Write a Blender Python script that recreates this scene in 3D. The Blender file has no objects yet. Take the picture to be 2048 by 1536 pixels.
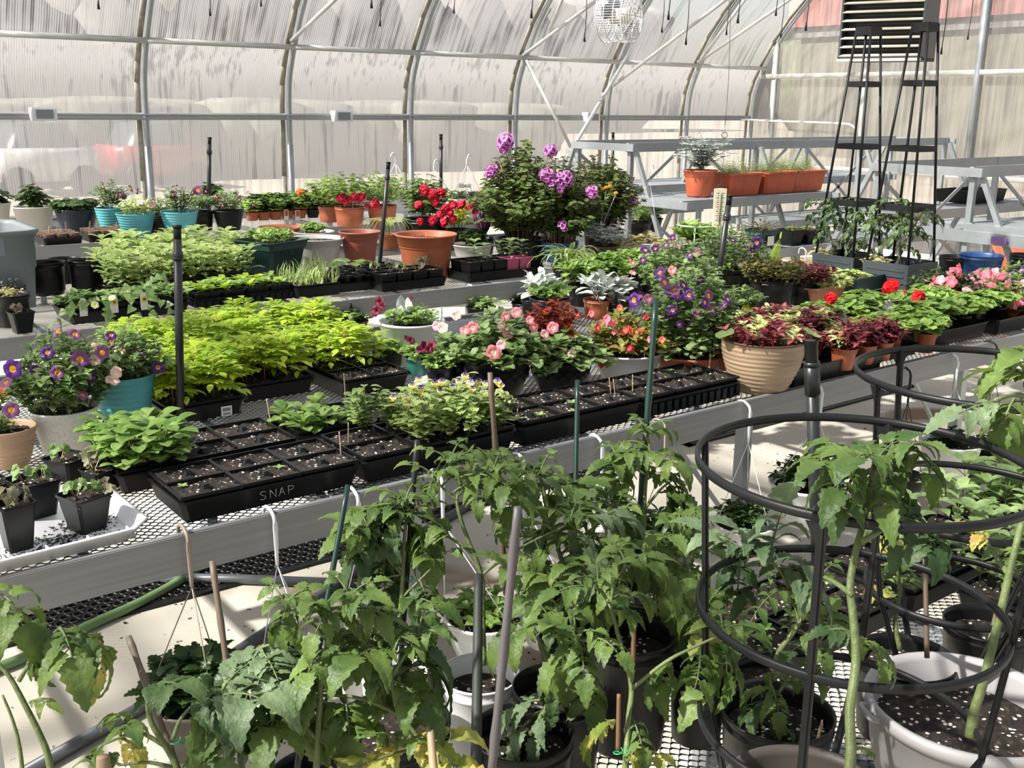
import bpy, math, random
from math import sin, cos, pi, radians, sqrt, atan2, hypot
from mathutils import Vector, Matrix
V = Vector
C = bpy.context.scene.collection
SC = bpy.context.scene

# ------------------------------------------------------------ camera
F, TH, AZ, RO, HC = 2080.0, radians(14.96), radians(52.5), radians(.63), 1.72
ct, st = cos(TH), sin(TH)
hv = V((cos(AZ), sin(AZ), 0)); rv = V((sin(AZ), -cos(AZ), 0)); zv = V((0, 0, 1))
FW = hv * ct - zv * st; U0 = hv * st + zv * ct
RT = rv * cos(RO) + U0 * sin(RO); UP = -rv * sin(RO) + U0 * cos(RO)
CAM = V((0, 0, HC))
cd = bpy.data.cameras.new('camera'); cam = bpy.data.objects.new('camera', cd); C.objects.link(cam)
m = Matrix((RT, UP, -FW)).transposed().to_4x4(); m.translation = CAM; cam.matrix_world = m
cd.sensor_width = 36; cd.lens = F / 2048 * 36; cd.clip_start = .05; cd.clip_end = 500
cd.dof.use_dof = False
SC.camera = cam

# ------------------------------------------------------------ light
SC.view_settings.view_transform = 'Standard'; SC.view_settings.look = 'None'
SC.view_settings.gamma = 1; SC.view_settings.use_curve_mapping = False
SC.view_settings.exposure = EXPO = 0.28
try:
    SC.cycles.use_denoising = True
    SC.cycles.max_bounces = 8; SC.cycles.diffuse_bounces = 3; SC.cycles.glossy_bounces = 2
    SC.cycles.transmission_bounces = 4; SC.cycles.transparent_max_bounces = 12
    SC.cycles.sample_clamp_indirect = 4
except Exception:
    pass
SUN = V((-.97 * .70, .24 * .70, .71)).normalized()
w = bpy.data.worlds.new('sky'); SC.world = w; w.use_nodes = True
nt = w.node_tree; bg = nt.nodes['Background']
sky = nt.nodes.new('ShaderNodeTexSky'); sky.sky_type = 'NISHITA'; sky.sun_disc = False
sky.sun_elevation = math.asin(SUN.z); sky.sun_rotation = atan2(SUN.x, SUN.y); sky.air_density = 1.2; sky.dust_density = 3
nt.links.new(sky.outputs[0], bg.inputs[0]); bg.inputs[1].default_value = .13
sl = bpy.data.lights.new('sun', 'SUN'); sl.energy = 13.5; sl.angle = radians(1.4); sl.color = (1, .975, .93)
so = bpy.data.objects.new('sun', sl); C.objects.link(so)
so.rotation_euler = SUN.to_track_quat('Z', 'Y').to_euler(); so.location = SUN * 30

# ------------------------------------------------------------ pixel -> world
def ray(x, y): return RT * ((x - 1024) / F) + UP * ((768 - y) / F) + FW
def P(x, y, z): d = ray(x, y); return CAM + d * ((z - HC) / d.z)
def PY(x, y, Y): d = ray(x, y); return CAM + d * (Y / d.y)
def PX(x, y, X): d = ray(x, y); return CAM + d * (X / d.x)
def Q(x, y, f): return CAM + ray(x, y) * f
def dep(p): return (p - CAM).dot(FW)
def toward(x):            # horizontal unit vector away from the viewer at column x
    d = ray(x, 500); d.z = 0; return d.normalized()
def onv(x, y, c):         # the point seen at x, y at the horizontal distance of c
    d = ray(x, y); n = V((c.x, c.y, 0)).normalized()
    return CAM + d * (V((c.x, c.y, 0)).dot(n) / V((d.x, d.y, 0)).dot(n))

# ------------------------------------------------------------ materials
def nodes(name):
    m = bpy.data.materials.new(name); m.use_nodes = True; t = m.node_tree
    b = t.nodes['Principled BSDF']; return m, t, b
def noise(t, scale, detail=3, vec=None, dist=0, coord='Object'):
    tc = t.nodes.new('ShaderNodeTexCoord'); mp = t.nodes.new('ShaderNodeMapping'); n = t.nodes.new('ShaderNodeTexNoise')
    t.links.new(tc.outputs[coord], mp.inputs[0]); t.links.new(mp.outputs[0], n.inputs['Vector'])
    if vec: mp.inputs['Scale'].default_value = vec
    n.inputs['Scale'].default_value = scale; n.inputs['Detail'].default_value = detail; n.inputs['Distortion'].default_value = dist
    return n.outputs['Fac']
def ramp(t, fac, stops):
    r = t.nodes.new('ShaderNodeValToRGB'); t.links.new(fac, r.inputs[0]); e = r.color_ramp.elements
    while len(e) < len(stops): e.new(.5)
    for i, (p, c) in enumerate(stops):
        e[i].position = p; e[i].color = (*c, 1) if len(c) == 3 else c
    return r.outputs[0]
def mul(c, k): return tuple(min(1, x * k) for x in c)
MC = {}
def mat(name, col, rough=.5, metal=0, var=.15, scale=8, vec=None, bump=0, spec=.5):
    if name in MC: return MC[name]
    m, t, b = nodes(name); MC[name] = m
    b.inputs['Roughness'].default_value = rough; b.inputs['Metallic'].default_value = metal
    b.inputs['Specular IOR Level'].default_value = spec
    f = noise(t, scale, 4, vec)
    t.links.new(ramp(t, f, [(.3, mul(col, 1 - var)), (.7, mul(col, 1 + var))]), b.inputs['Base Color'])
    if bump:
        bn = t.nodes.new('ShaderNodeBump'); bn.inputs['Strength'].default_value = bump; bn.inputs['Distance'].default_value = .003
        t.links.new(f, bn.inputs['Height']); t.links.new(bn.outputs[0], b.inputs['Normal'])
    return m
def leaf(name, c1, c2, tr=.35, rough=.45, scale=25, c3=None):
    if name in MC: return MC[name]
    m, t, b = nodes(name); MC[name] = m
    f = noise(t, scale, 3); oi = t.nodes.new('ShaderNodeObjectInfo')
    ad = t.nodes.new('ShaderNodeMath'); ad.operation = 'MULTIPLY_ADD'; t.links.new(oi.outputs['Random'], ad.inputs[0])
    ad.inputs[1].default_value = .16; t.links.new(f, ad.inputs[2])
    st_ = [(.38, c1), (.72, c2)]
    if c3: st_ = [(.38, c1), (.64, c2), (.74, c3)]
    col = ramp(t, ad.outputs[0], st_)
    t.links.new(col, b.inputs['Base Color']); b.inputs['Roughness'].default_value = rough
    b.inputs['Specular IOR Level'].default_value = .4
    tl = t.nodes.new('ShaderNodeBsdfTranslucent'); mx = t.nodes.new('ShaderNodeMixShader'); mx.inputs[0].default_value = tr
    hs = t.nodes.new('ShaderNodeHueSaturation'); hs.inputs['Hue'].default_value = .49; hs.inputs['Saturation'].default_value = 1.02; hs.inputs['Value'].default_value = 1.5
    t.links.new(col, hs.inputs['Color']); t.links.new(hs.outputs[0], tl.inputs[0])
    bn = t.nodes.new('ShaderNodeBump'); bn.inputs['Strength'].default_value = .5; bn.inputs['Distance'].default_value = .006
    t.links.new(noise(t, 90, 3), bn.inputs['Height']); t.links.new(bn.outputs[0], b.inputs['Normal'])
    out = t.nodes['Material Output']
    t.links.new(b.outputs[0], mx.inputs[1]); t.links.new(tl.outputs[0], mx.inputs[2]); t.links.new(mx.outputs[0], out.inputs[0])
    return m
GAL = mat('galvanized steel', (.36, .39, .41), .42, .55, .07, 14)
ALU = mat('brushed aluminium', (.25, .255, .26), .5, .4, .10, 3, (.6, 30, 30))
ALUP = mat('aluminium extrusion', (.6, .6, .58), .4, .5, .1, 6)
MESHM = mat('expanded steel mesh', (.15, .16, .17), .4, .6, .15, 20)
BLK = mat('black nursery plastic', (.006, .0065, .007), .36, 0, .3, 40, spec=.32)
BLK2 = mat('matte black plastic', (.010, .011, .012), .42, 0, .25, 30, spec=.28)
NAVY = mat('dark navy glaze', (.010, .016, .034), .3, 0, .3, 12)
TERRA = mat('terracotta plastic', (.40, .115, .05), .5, 0, .14, 9)
TERRAR = mat('orange red planter plastic', (.52, .11, .045), .45, 0, .14, 9)
TEAL = mat('teal resin', (.09, .36, .40), .45, 0, .1, 9)
WHITE = mat('white plastic', (.72, .73, .74), .4, 0, .05, 6)
CREAM = mat('cream plastic', (.66, .62, .54), .45, 0, .1, 6)
GREYP = mat('grey tote plastic', (.20, .225, .24), .5, 0, .06, 5)
PLANTER = mat('slate grey planter plastic', (.036, .044, .052), .45, 0, .08, 8)
LGREY = mat('pale grey pot plastic', (.52, .49, .45), .45, 0, .08, 5)
TUB = mat('silver grey tub plastic', (.34, .33, .335), .45, 0, .1, 5)
DKGREEN = mat('dark green plastic', (.015, .045, .04), .4, 0, .2, 12)
BLUEP = mat('blue plastic', (.02, .07, .22), .4, 0, .15, 8)
TAUPE = mat('taupe ribbed glaze', (.36, .26, .17), .42, 0, .22, 5, (1, 1, 12))
TAUPE2 = mat('dark taupe plastic', (.062, .052, .046), .5, 0, .15, 8)
PINKP = mat('pink plastic', (.52, .10, .20), .45, 0, .1, 8)
BROWN = mat('brown plastic', (.09, .05, .035), .45, 0, .2, 8)
BRONZE = mat('bronze pot foil', (.33, .20, .06), .35, .5, .25, 10)
PEACH = mat('peach ribbed pottery', (.50, .33, .21), .55, 0, .15, 7, (1, 1, 14))
PEAT = mat('peat fibre', (.16, .10, .07), .9, 0, .35, 90)
WOOD = mat('pale wood', (.62, .47, .30), .6, 0, .12, 20)
BAMBOO = mat('weathered bamboo', (.12, .085, .06), .55, 0, .3, 12, (1, 1, .3))
BAMBOOG = mat('grey bamboo', (.105, .095, .10), .5, 0, .3, 10, (1, 1, .3))
GSTAKE = mat('green coated stake', (.008, .032, .024), .35, 0, .2, 12)
PIPE = mat('black pvc pipe', (.02, .022, .025), .36, 0, .35, 25, (1, 1, .4))
HOSE = mat('green hose rubber', (.16, .27, .11), .5, 0, .1, 9)
WIREM = mat('dark wire', (.05, .05, .05), .5)
STRAP = mat('taupe plastic strap', (.27, .22, .18), .5)
PURPLE = mat('purple sticker', (.28, .14, .42), .5)
REDP = mat('orange plastic lounge', (.62, .12, .06), .45)
TAGW = mat('white tag card', (.78, .77, .74), .6, 0, .03)
TAGY = mat('yellow tag print', (.8, .55, .05), .6, 0, .3, 60)
TAGR = mat('red tag print', (.45, .12, .05), .6, 0, .4, 80)
STEMG = leaf('green stem', (.085, .12, .04), (.17, .21, .085), .15, .5, 15)
STEMB = mat('woody brown stem', (.20, .13, .08), .7, 0, .3, 40)
def soilmat():
    m, t, b = nodes('potting soil with perlite'); b.inputs['Roughness'].default_value = .9
    f = noise(t, 75, 5); base = ramp(t, f, [(.35, (.004, .003, .0025)), (.58, (.020, .012, .008)), (.74, (.10, .06, .038))])
    tc = t.nodes.new('ShaderNodeTexCoord'); vo = t.nodes.new('ShaderNodeTexVoronoi'); vo.inputs['Scale'].default_value = 80
    t.links.new(tc.outputs['Object'], vo.inputs['Vector'])
    k = ramp(t, vo.outputs['Distance'], [(.24, (1, 1, 1)), (.32, (0, 0, 0))])
    sp = t.nodes.new('ShaderNodeSeparateColor'); t.links.new(vo.outputs['Color'], sp.inputs[0])
    k2 = ramp(t, sp.outputs[0], [(.56, (0, 0, 0)), (.57, (1, 1, 1))])
    mm = t.nodes.new('ShaderNodeMath'); mm.operation = 'MULTIPLY'; t.links.new(k, mm.inputs[0]); t.links.new(k2, mm.inputs[1])
    mx = t.nodes.new('ShaderNodeMix'); mx.data_type = 'RGBA'; t.links.new(mm.outputs[0], mx.inputs[0]); t.links.new(base, mx.inputs[6])
    mx.inputs[7].default_value = (.72, .68, .60, 1); t.links.new(mx.outputs[2], b.inputs['Base Color'])
    bn = t.nodes.new('ShaderNodeBump'); bn.inputs['Strength'].default_value = .9; bn.inputs['Distance'].default_value = .008
    t.links.new(f, bn.inputs['Height']); t.links.new(bn.outputs[0], b.inputs['Normal'])
    return m
SOIL = soilmat()
# foliage colours
G_TOM = leaf('tomato leaf', (.05, .10, .024), (.15, .225, .055), .34, .5, 14)
G_TOMD = leaf('dark tomato leaf', (.03, .068, .022), (.085, .145, .048), .3, .5, 12)
G_TOMB = leaf('blue green tomato leaf', (.085, .14, .07), (.19, .26, .135), .26, .5, 12)
G_TOMY = leaf('yellowing tomato leaf', (.16, .23, .04), (.46, .43, .12), .4, .5, 18, (.40, .20, .05))
G_LIME = leaf('lime marigold leaf', (.18, .33, .02), (.50, .61, .07), .42, .45, 14)
G_MID = leaf('fresh green leaf', (.10, .20, .035), (.29, .42, .12), .38, .4, 20)
G_PALE = leaf('pale green leaf', (.19, .30, .08), (.46, .55, .22), .38, .4, 20)
G_PET = leaf('petunia leaf', (.07, .14, .035), (.27, .37, .15), .33, .42, 22)
G_DARK = leaf('dark green leaf', (.018, .05, .014), (.075, .13, .035), .28, .35, 20)
G_GER = leaf('geranium leaf', (.10, .20, .04), (.30, .43, .11), .35, .45, 16)
G_PEL = leaf('pelargonium leaf', (.035, .075, .02), (.17, .24, .06), .3, .5, 22)
G_SILV = leaf('silver leaf', (.38, .42, .38), (.66, .69, .66), .2, .8, 20)
G_FERN = leaf('yellow green fern', (.33, .45, .05), (.55, .68, .14), .45, .45, 20)
G_VAR = leaf('cream variegated leaf', (.18, .34, .06), (.72, .74, .36), .35, .4, 45)
G_DRY = leaf('dry straw leaf', (.42, .38, .16), (.66, .60, .34), .35, .7, 30)
G_VINE = leaf('vine leaf', (.11, .21, .06), (.32, .43, .18), .4, .45, 14)
R_COL = leaf('burgundy coleus leaf', (.06, .010, .014), (.20, .03, .045), .3, .45, 22)
R_COLP = leaf('pink coleus leaf', (.16, .02, .03), (.48, .15, .15), .3, .45, 30)
R_COLO = leaf('orange red coleus leaf', (.05, .010, .007), (.30, .055, .022), .35, .45, 30)
R_COLM = leaf('brown mottled coleus leaf', (.07, .035, .015), (.20, .20, .05), .3, .45, 30)
R_BEG = leaf('bronze begonia leaf', (.12, .17, .03), (.30, .36, .08), .35, .4, 28, (.38, .10, .04))
P_DARK = leaf('purple cordyline leaf', (.035, .012, .03), (.14, .05, .11), .2, .4, 20)
def petal(name, c, tr=.3): return leaf(name, mul(c, .8), mul(c, 1.2), tr, .5, 40)
F_PURP = petal('violet petal', (.095, .018, .22)); F_PURP2 = petal('faded purple petal', (.24, .08, .24))
F_DPUR = petal('dark plum petal', (.06, .012, .08)); F_YEL = petal('golden throat', (.85, .5, .03))
F_PINK = petal('coral pink petal', (.86, .23, .30)); F_LPINK = petal('soft pink petal', (.85, .38, .48)); F_PPINK = petal('pale peach pink petal', (.85, .55, .52))
F_RED = petal('scarlet petal', (.72, .02, .025)); F_RED2 = petal('crimson petal', (.68, .03, .07)); F_MAR = petal('maroon petal', (.13, .008, .03))
F_LILAC = petal('lilac petal', (.66, .28, .62)); F_WINE = petal('wine blotch', (.20, .01, .11)); F_ORA = petal('orange petal', (.85, .22, .04))
F_CRE = petal('cream petal', (.85, .80, .50)); F_WHT = petal('white petal', (.8, .8, .72)); F_LEM = petal('lemon petal', (.78, .78, .12))

# ------------------------------------------------------------ mesh builder
class MB:
    def __init__(s): s.v = []; s.f = []; s.m = []
    def add(s, vs, fs, mi=0):
        o = len(s.v); s.v.extend(vs)
        for i, f in enumerate(fs):
            s.f.append(tuple(o + k for k in f)); s.m.append(mi if isinstance(mi, int) else mi[i])
    def mesh(s, name, mats, smooth=True, bev=0):
        me = bpy.data.meshes.new(name); me.from_pydata([tuple(p) for p in s.v], [], s.f)
        for mm in (mats if isinstance(mats, (list, tuple)) else [mats]): me.materials.append(mm)
        me.polygons.foreach_set('material_index', s.m)
        me.polygons.foreach_set('use_smooth', [smooth] * len(s.f)); me.update(); return me
    def obj(s, name, mats, parent=None, smooth=True, loc=None):
        o = bpy.data.objects.new(name, s.mesh(name, mats, smooth)); C.objects.link(o)
        if parent: o.parent = parent
        if loc is not None: o.location = loc
        return o
def box(b, x0, x1, y0, y1, z0, z1, mi=0):
    v = [(x, y, z) for z in (z0, z1) for y in (y0, y1) for x in (x0, x1)]
    b.add(v, [(0, 2, 3, 1), (4, 5, 7, 6), (0, 1, 5, 4), (2, 6, 7, 3), (0, 4, 6, 2), (1, 3, 7, 5)], mi)
def frame_of(d):
    d = V(d).normalized(); a = V((0, 0, 1)) if abs(d.z) < .9 else V((1, 0, 0))
    x = d.cross(a).normalized(); return x, x.cross(d).normalized(), d
def tube(b, pts, r, n=6, mi=0, cap=True):
    pts = [V(p) for p in pts]; L = len(pts); rs = r if isinstance(r, (list, tuple)) else [r] * L
    vs = []; fs = []; x = None
    for i, p in enumerate(pts):
        d = (pts[min(i + 1, L - 1)] - pts[max(i - 1, 0)])
        if d.length < 1e-9: d = V((0, 0, 1))
        d.normalize()
        if x is None: x = frame_of(d)[0]
        else:
            x = x - d * x.dot(d); x = x.normalized() if x.length > 1e-6 else frame_of(d)[0]
        y = d.cross(x)
        for k in range(n): a = 2 * pi * k / n; vs.append(p + (x * cos(a) + y * sin(a)) * rs[i])
    for i in range(L - 1):
        for k in range(n): k2 = (k + 1) % n; fs.append((i * n + k, i * n + k2, (i + 1) * n + k2, (i + 1) * n + k))
    if cap: fs.append(tuple(range(n))[::-1]); fs.append(tuple((L - 1) * n + k for k in range(n)))
    b.add(vs, fs, mi)
def bar(b, p, q, w, h=None, mi=0, up=(0, 0, 1)):      # rectangular bar between two points
    p, q = V(p), V(q); d = (q - p).normalized(); h = h or w
    x = d.cross(V(up)); x = x.normalized() if x.length > 1e-6 else V((1, 0, 0)); y = x.cross(d)
    vs = [c + x * (a * w / 2) + y * (e * h / 2) for c in (p, q) for a, e in ((-1, -1), (1, -1), (1, 1), (-1, 1))]
    b.add(vs, [(3, 2, 1, 0), (4, 5, 6, 7)] + [(k, (k + 1) % 4, 4 + (k + 1) % 4, 4 + k) for k in range(4)], mi)
def lathe(b, prof, n=40, mi=0, c=(0, 0, 0), sx=1, sy=1, wob=None):
    vs = []; fs = []; ms = []; L = len(prof)
    for i, (r, z) in enumerate(prof):
        for k in range(n):
            a = 2 * pi * k / n; rr = r * (wob(a, z) if wob else 1); vs.append((c[0] + rr * cos(a) * sx, c[1] + rr * sin(a) * sy, c[2] + z))
    for i in range(L - 1):
        for k in range(n):
            k2 = (k + 1) % n; fs.append((i * n + k, i * n + k2, (i + 1) * n + k2, (i + 1) * n + k)); ms.append(mi if isinstance(mi, int) else mi[i])
    b.add(vs, fs, ms)
def sqf(b, prof, mi=0, c=(0, 0, 0), rd=.12):         # square lathe: prof of (half-width, half-depth, z)
    vs = []; fs = []; L = len(prof); per = []
    for hx, hy, z in prof:
        q = min(hx, hy) * rd
        for sx_, sy_ in ((1, -1), (1, 1), (-1, 1), (-1, -1)):
            if sx_ * sy_ < 0: e = ((sx_ * (hx - q), sy_ * hy), (sx_ * hx, sy_ * (hy - q)))
            else: e = ((sx_ * hx, sy_ * (hy - q)), (sx_ * (hx - q), sy_ * hy))
            for ex, ey in e: vs.append((c[0] + ex, c[1] + ey, c[2] + z))
    for i in range(L - 1):
        for k in range(8): k2 = (k + 1) % 8; fs.append((i * 8 + k, i * 8 + k2, (i + 1) * 8 + k2, (i + 1) * 8 + k))
    b.add(vs, fs, mi)
def tag(o, label=None, cat=None, group=None, kind=None):
    if label: o['label'] = label
    if cat: o['category'] = cat
    if group: o['group'] = group
    if kind: o['kind'] = kind
    return o
def thing(name, label, cat, loc=(0, 0, 0), rz=0, group=None):
    o = bpy.data.objects.new(name, None); o.empty_display_size = .05; C.objects.link(o)
    o.location = loc; o.rotation_euler = (0, 0, rz); return tag(o, label, cat, group)
def inst(name, me, parent, loc, rz=0, s=1, rot=None):
    o = bpy.data.objects.new(name, me); C.objects.link(o); o.parent = parent; o.location = loc
    o.rotation_euler = rot if rot is not None else (0, 0, rz); o.scale = (s, s, s) if not hasattr(s, '__len__') else s; return o
def copy_thing(root, loc, rz=0, label=None, group=None):
    r = root.copy(); C.objects.link(r); r.location = loc; r.rotation_euler = (0, 0, rz)
    if label: r['label'] = label
    if group: r['group'] = group
    for ch in list(root.children):
        c = ch.copy(); C.objects.link(c); c.parent = r
        for g in list(ch.children): e = g.copy(); C.objects.link(e); e.parent = c
    return r

# ------------------------------------------------------------ foliage
PR = dict(
    ov=[.0, .62, .95, 1, .85, .5, .04], la=[.15, .55, .9, 1, .8, .45, .02], rd=[.25, .85, 1, 1, .95, .7, .15],
    ht=[.35, 1, .98, .8, .55, .28, .02], st=[.6, .85, 1, 1, .9, .6, .02], sp=[.15, .4, .8, 1, 1, .8, .1],
    co=[.1, .75, .62, 1, .78, .98, .6, .7, .35, .38, .03],
    to=[.12, .72, .6, 1, .80, .96, .68, .80, .50, .54, .28, .26, .02],
    si=[.1, .55, .25, .8, .35, 1, .4, .9, .35, .6, .05])
def lf(b, o, d, n, L, W, pr='ov', mi=0, fold=.25, droop=.6, mid=None, quilt=0, rg=random):
    prof = PR[pr]; k = len(prof); d = V(d).normalized(); n = V(n); n = n - d * n.dot(d)
    n = n.normalized() if n.length > 1e-5 else frame_of(d)[1]
    s = d.cross(n); p = V(o); dt = L / (k - 1); vs = []; fs = []; ms = []; a = -droop * .25
    cols = 3 if mid is None and not quilt else 5
    for i, wf in enumerate(prof):
        dd = d * cos(a) - n * sin(a); nn = n * cos(a) + d * sin(a); hw = W / 2 * wf
        if cols == 3: offs = (-1, 0, 1)
        else: offs = (-1, -.5, 0, .5, 1)
        for u in offs:
            q = 0
            if quilt and abs(u) == .5: q = quilt * L * (.6 + .4 * (i % 2))
            vs.append(p + s * (hw * u) + nn * (fold * hw * abs(u) + q) + (dd * (-.35 * hw * abs(u)) if pr in ('to', 'ht') else V((0, 0, 0))))
        p = p + dd * dt; a += droop / (k - 1) * 1.4
    for i in range(k - 1):
        for j in range(cols - 1):
            fs.append((i * cols + j, i * cols + j + 1, (i + 1) * cols + j + 1, (i + 1) * cols + j))
            ms.append(mid if (mid is not None and j in (1, 2) and i < k - 2) else mi)
    b.add(vs, fs, ms)
def disc(b, o, n, R, mi=0, cup=.2, lob=7, amp=.07, mid=None, rg=random):      # round scalloped leaf
    n = V(n).normalized(); x, y, _ = frame_of(n); o = V(o); N = 14; a0 = rg.random() * 6.3
    vs = [o - n * (cup * R * .5)]; fs = []; ms = []
    for rr in (.55, 1):
        for k in range(N):
            a = 2 * pi * k / N; r2 = R * rr * (1 + (amp * cos(lob * a) if rr == 1 else 0)) * (.35 if k == 0 else 1)
            vs.append(o + (x * cos(a + a0) + y * sin(a + a0)) * r2 + n * (cup * R * (rr - .6) + .05 * R * sin(3 * a)))
    for k in range(N):
        k2 = (k + 1) % N; fs.append((0, 1 + k, 1 + k2)); ms.append(mi if mid is None else mid)
        fs.append((1 + k, 1 + N + k, 1 + N + k2, 1 + k2)); ms.append(mi)
    b.add(vs, fs, ms)
def rdir(rg, e0=-.3, e1=1.2):
    a = rg.uniform(0, 2 * pi); e = rg.uniform(e0, e1); return V((cos(a) * cos(e), sin(a) * cos(e), sin(e)))
def bez(a, b_, c, k=6): return [a * (1 - t) ** 2 + b_ * (2 * t * (1 - t)) + c * t * t for t in [i / (k - 1) for i in range(k)]]
def bush(seed, R, H, ns, ll, lw, pr='ov', per=5, mi=0, sm=1, r0=.3, up=.5, droop=.6, low=0, mid=None, rnd=False, mis=None, sr=.0016, fold=.25, flat=0, tip=3, quilt=0):
    rg = random.Random(seed); b = MB()
    for i in range(ns):
        a = 2.399963 * i + rg.uniform(-.4, .4); u = sqrt((i + .5) / ns); rr = R * u * rg.uniform(.8, 1.08)
        z1 = H * (1 - .45 * u * u * (1 - flat)) * rg.uniform(.82, 1.1) + low * u * rg.uniform(.5, 1.2)
        p0 = V((cos(a), sin(a), 0)) * (R * r0 * u); p2 = V((cos(a) * rr, sin(a) * rr, z1)); p1 = V((p0.x * 1.4, p0.y * 1.4, max(z1, H * .4) * .75))
        pts = bez(p0, p1, p2); tube(b, pts, sr, 3, sm, False)
        m_ = mi if not mis else rg.choice(mis)
        for j in range(per + 1):
            t = .25 + .75 * (j / per); q = pts[min(5, int(t * 5))].lerp(pts[min(5, int(t * 5) + 1)], t * 5 - int(t * 5))
            nl = 2 if j < per else tip
            az0 = rg.uniform(0, 6.3)
            for l in range(nl):
                az = az0 + 2 * pi * l / nl + rg.uniform(-.4, .4); o = V((cos(az), sin(az), 0))
                out = V((cos(a), sin(a), 0)) * (.6 * u); e = rg.uniform(.0, .6) * up * 2 + (.35 if j == per else 0)
                d = (o + out + V((0, 0, e))).normalized(); n_ = V((0, 0, 1)) + out * .4 + rdir(rg) * .25
                s_ = rg.uniform(.7, 1.15) * (.75 if j == per else 1)
                if rnd: 
                    pq = q + d * ll * s_; tube(b, [q, pq], sr * .7, 3, sm, False); disc(b, pq, n_ + d * .5, lw * .5 * s_, m_, mid=mid, rg=rg)
                else: lf(b, q, d, n_, ll * s_, lw * s_, pr, m_, fold, droop * rg.uniform(.5, 1.4), mid, quilt, rg)
    return b
def pinnate(b, o, d, n, L, W, k, mi, rg, pr='la', lfw=.3, curl=.12):                  # feathery leaf (marigold, fern, dusty miller)
    d = V(d).normalized(); n = V(n); p = V(o); s = d.cross(n).normalized(); a = 0
    for i in range(k):
        dd = d * cos(a) - n * sin(a); p = p + dd * (L / k); t = (i + 1) / k; l = W * sin(pi * min(.97, .25 + .72 * t)) 
        for sg in (-1, 1): lf(b, p, (s * sg + dd * .7), n, l, l * lfw, pr, mi, .2, .4, rg=rg)
        a += curl
    lf(b, p, d * cos(a) - n * sin(a), n, W, W * lfw, pr, mi, .2, .3, rg=rg)
def stem_of(b, pts, r0, r1, mi=1, n=6):
    L = len(pts); tube(b, pts, [r0 + (r1 - r0) * i / (L - 1) for i in range(L)], n, mi)
def smooth(pts, k=4):
    pts = [V(p) for p in pts]
    if len(pts) < 3: return pts
    out = []; q = [pts[0] * 2 - pts[1]] + pts + [pts[-1] * 2 - pts[-2]]
    for i in range(1, len(q) - 2):
        for j in range(k):
            t = j / k; a, b_, c, d = q[i - 1:i + 3]
            out.append(.5 * ((2 * b_) + (c - a) * t + (2 * a - 5 * b_ + 4 * c - d) * t * t + (3 * b_ - a - 3 * c + d) * t ** 3))
    return out + [pts[-1]]
def tleaf(b, o, d, L, s, rg, mi=0, sm=1, droop=1.0, pairs=3):
    s = s * .80                 # compound tomato leaf
    d = V(d).normalized(); up = V((0, 0, 1)); n = up - d * up.dot(d)
    n = n.normalized() if n.length > .05 else -hv.copy()
    side = d.cross(n).normalized(); pts = [V(o)]; a = -.15; N = 8
    for i in range(N):
        dd = (d * cos(a) - n * sin(a)); pts.append(pts[-1] + dd * (L / N)); a += droop / N
    tube(b, pts, [.0024 * (1 - .6 * i / N) for i in range(N + 1)], 5, sm, False)
    for k in range(pairs):
        t = .3 + .55 * k / max(1, pairs - 1) if pairs > 1 else .55; q = pts[int(t * N)]; ds = (pts[int(t * N) + 1] - q).normalized()
        for sg in (-1, 1):
            l = s * (.62 + .38 * (k + 1) / pairs) * rg.uniform(.75, 1.1); dr = (side * sg + ds * rg.uniform(.3, .8) + V((0, 0, rg.uniform(-.6, .05)))).normalized()
            q2 = q + dr * (.14 * l); tube(b, [q, q2], .0011, 3, sm, False)
            lf(b, q2, dr, up * .7 + n * .3 + rdir(rg) * .3, l, l * .56, 'to', mi, .22, rg.uniform(.5, 1.6), quilt=.032, rg=rg)
        if k < pairs - 1:
            t2 = t + .2 / pairs; q = pts[int(t2 * N)]
            for sg in (-1, 1): lf(b, q, side * sg + V((0, 0, -.2)), up, s * .26, s * .16, 'ov', mi, .2, .5, rg=rg)
    ds = (pts[-1] - pts[-2]).normalized()
    lf(b, pts[-1], ds, up * .7 + n * .5 + rdir(rg) * .2, s * 1.12, s * .70, 'to', mi, .22, rg.uniform(.4, 1.3), quilt=.032, rg=rg)

# ------------------------------------------------------------ flowers (shared meshes)
FM = {}
def fl_petunia(c, th, R=.03, edge=None):
    key = ('p', c.name, th.name, R)
    if key in FM: return FM[key]
    b = MB(); N = 25; rings = ((.06, -.8), (.17, -.28), (.34, -.02), (.8, .05), (1.0, -.03)); vs = []; fs = []; ms = []
    for i, (rr, z) in enumerate(rings):
        for k in range(N):
            a = 2 * pi * k / N; lo = 1 - (.16 * abs(cos(2.5 * a)) ** 6 if i > 2 else 0); wv = .09 * sin(5 * a + 1) * rr if i > 1 else 0
            vs.append(V((cos(a) * rr * lo, sin(a) * rr * lo, z + wv)) * R)
    for i in range(4):
        for k in range(N): k2 = (k + 1) % N; fs.append((i * N + k, i * N + k2, (i + 1) * N + k2, (i + 1) * N + k)); ms.append(1 if i < 2 else 0)
    b.add(vs, fs, ms); tube(b, [(0, 0, -.7 * R), (0, 0, -1.6 * R)], [R * .12, R * .05], 5, 2)
    FM[key] = b.mesh('flower', [c, th, G_MID]); return FM[key]
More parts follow.
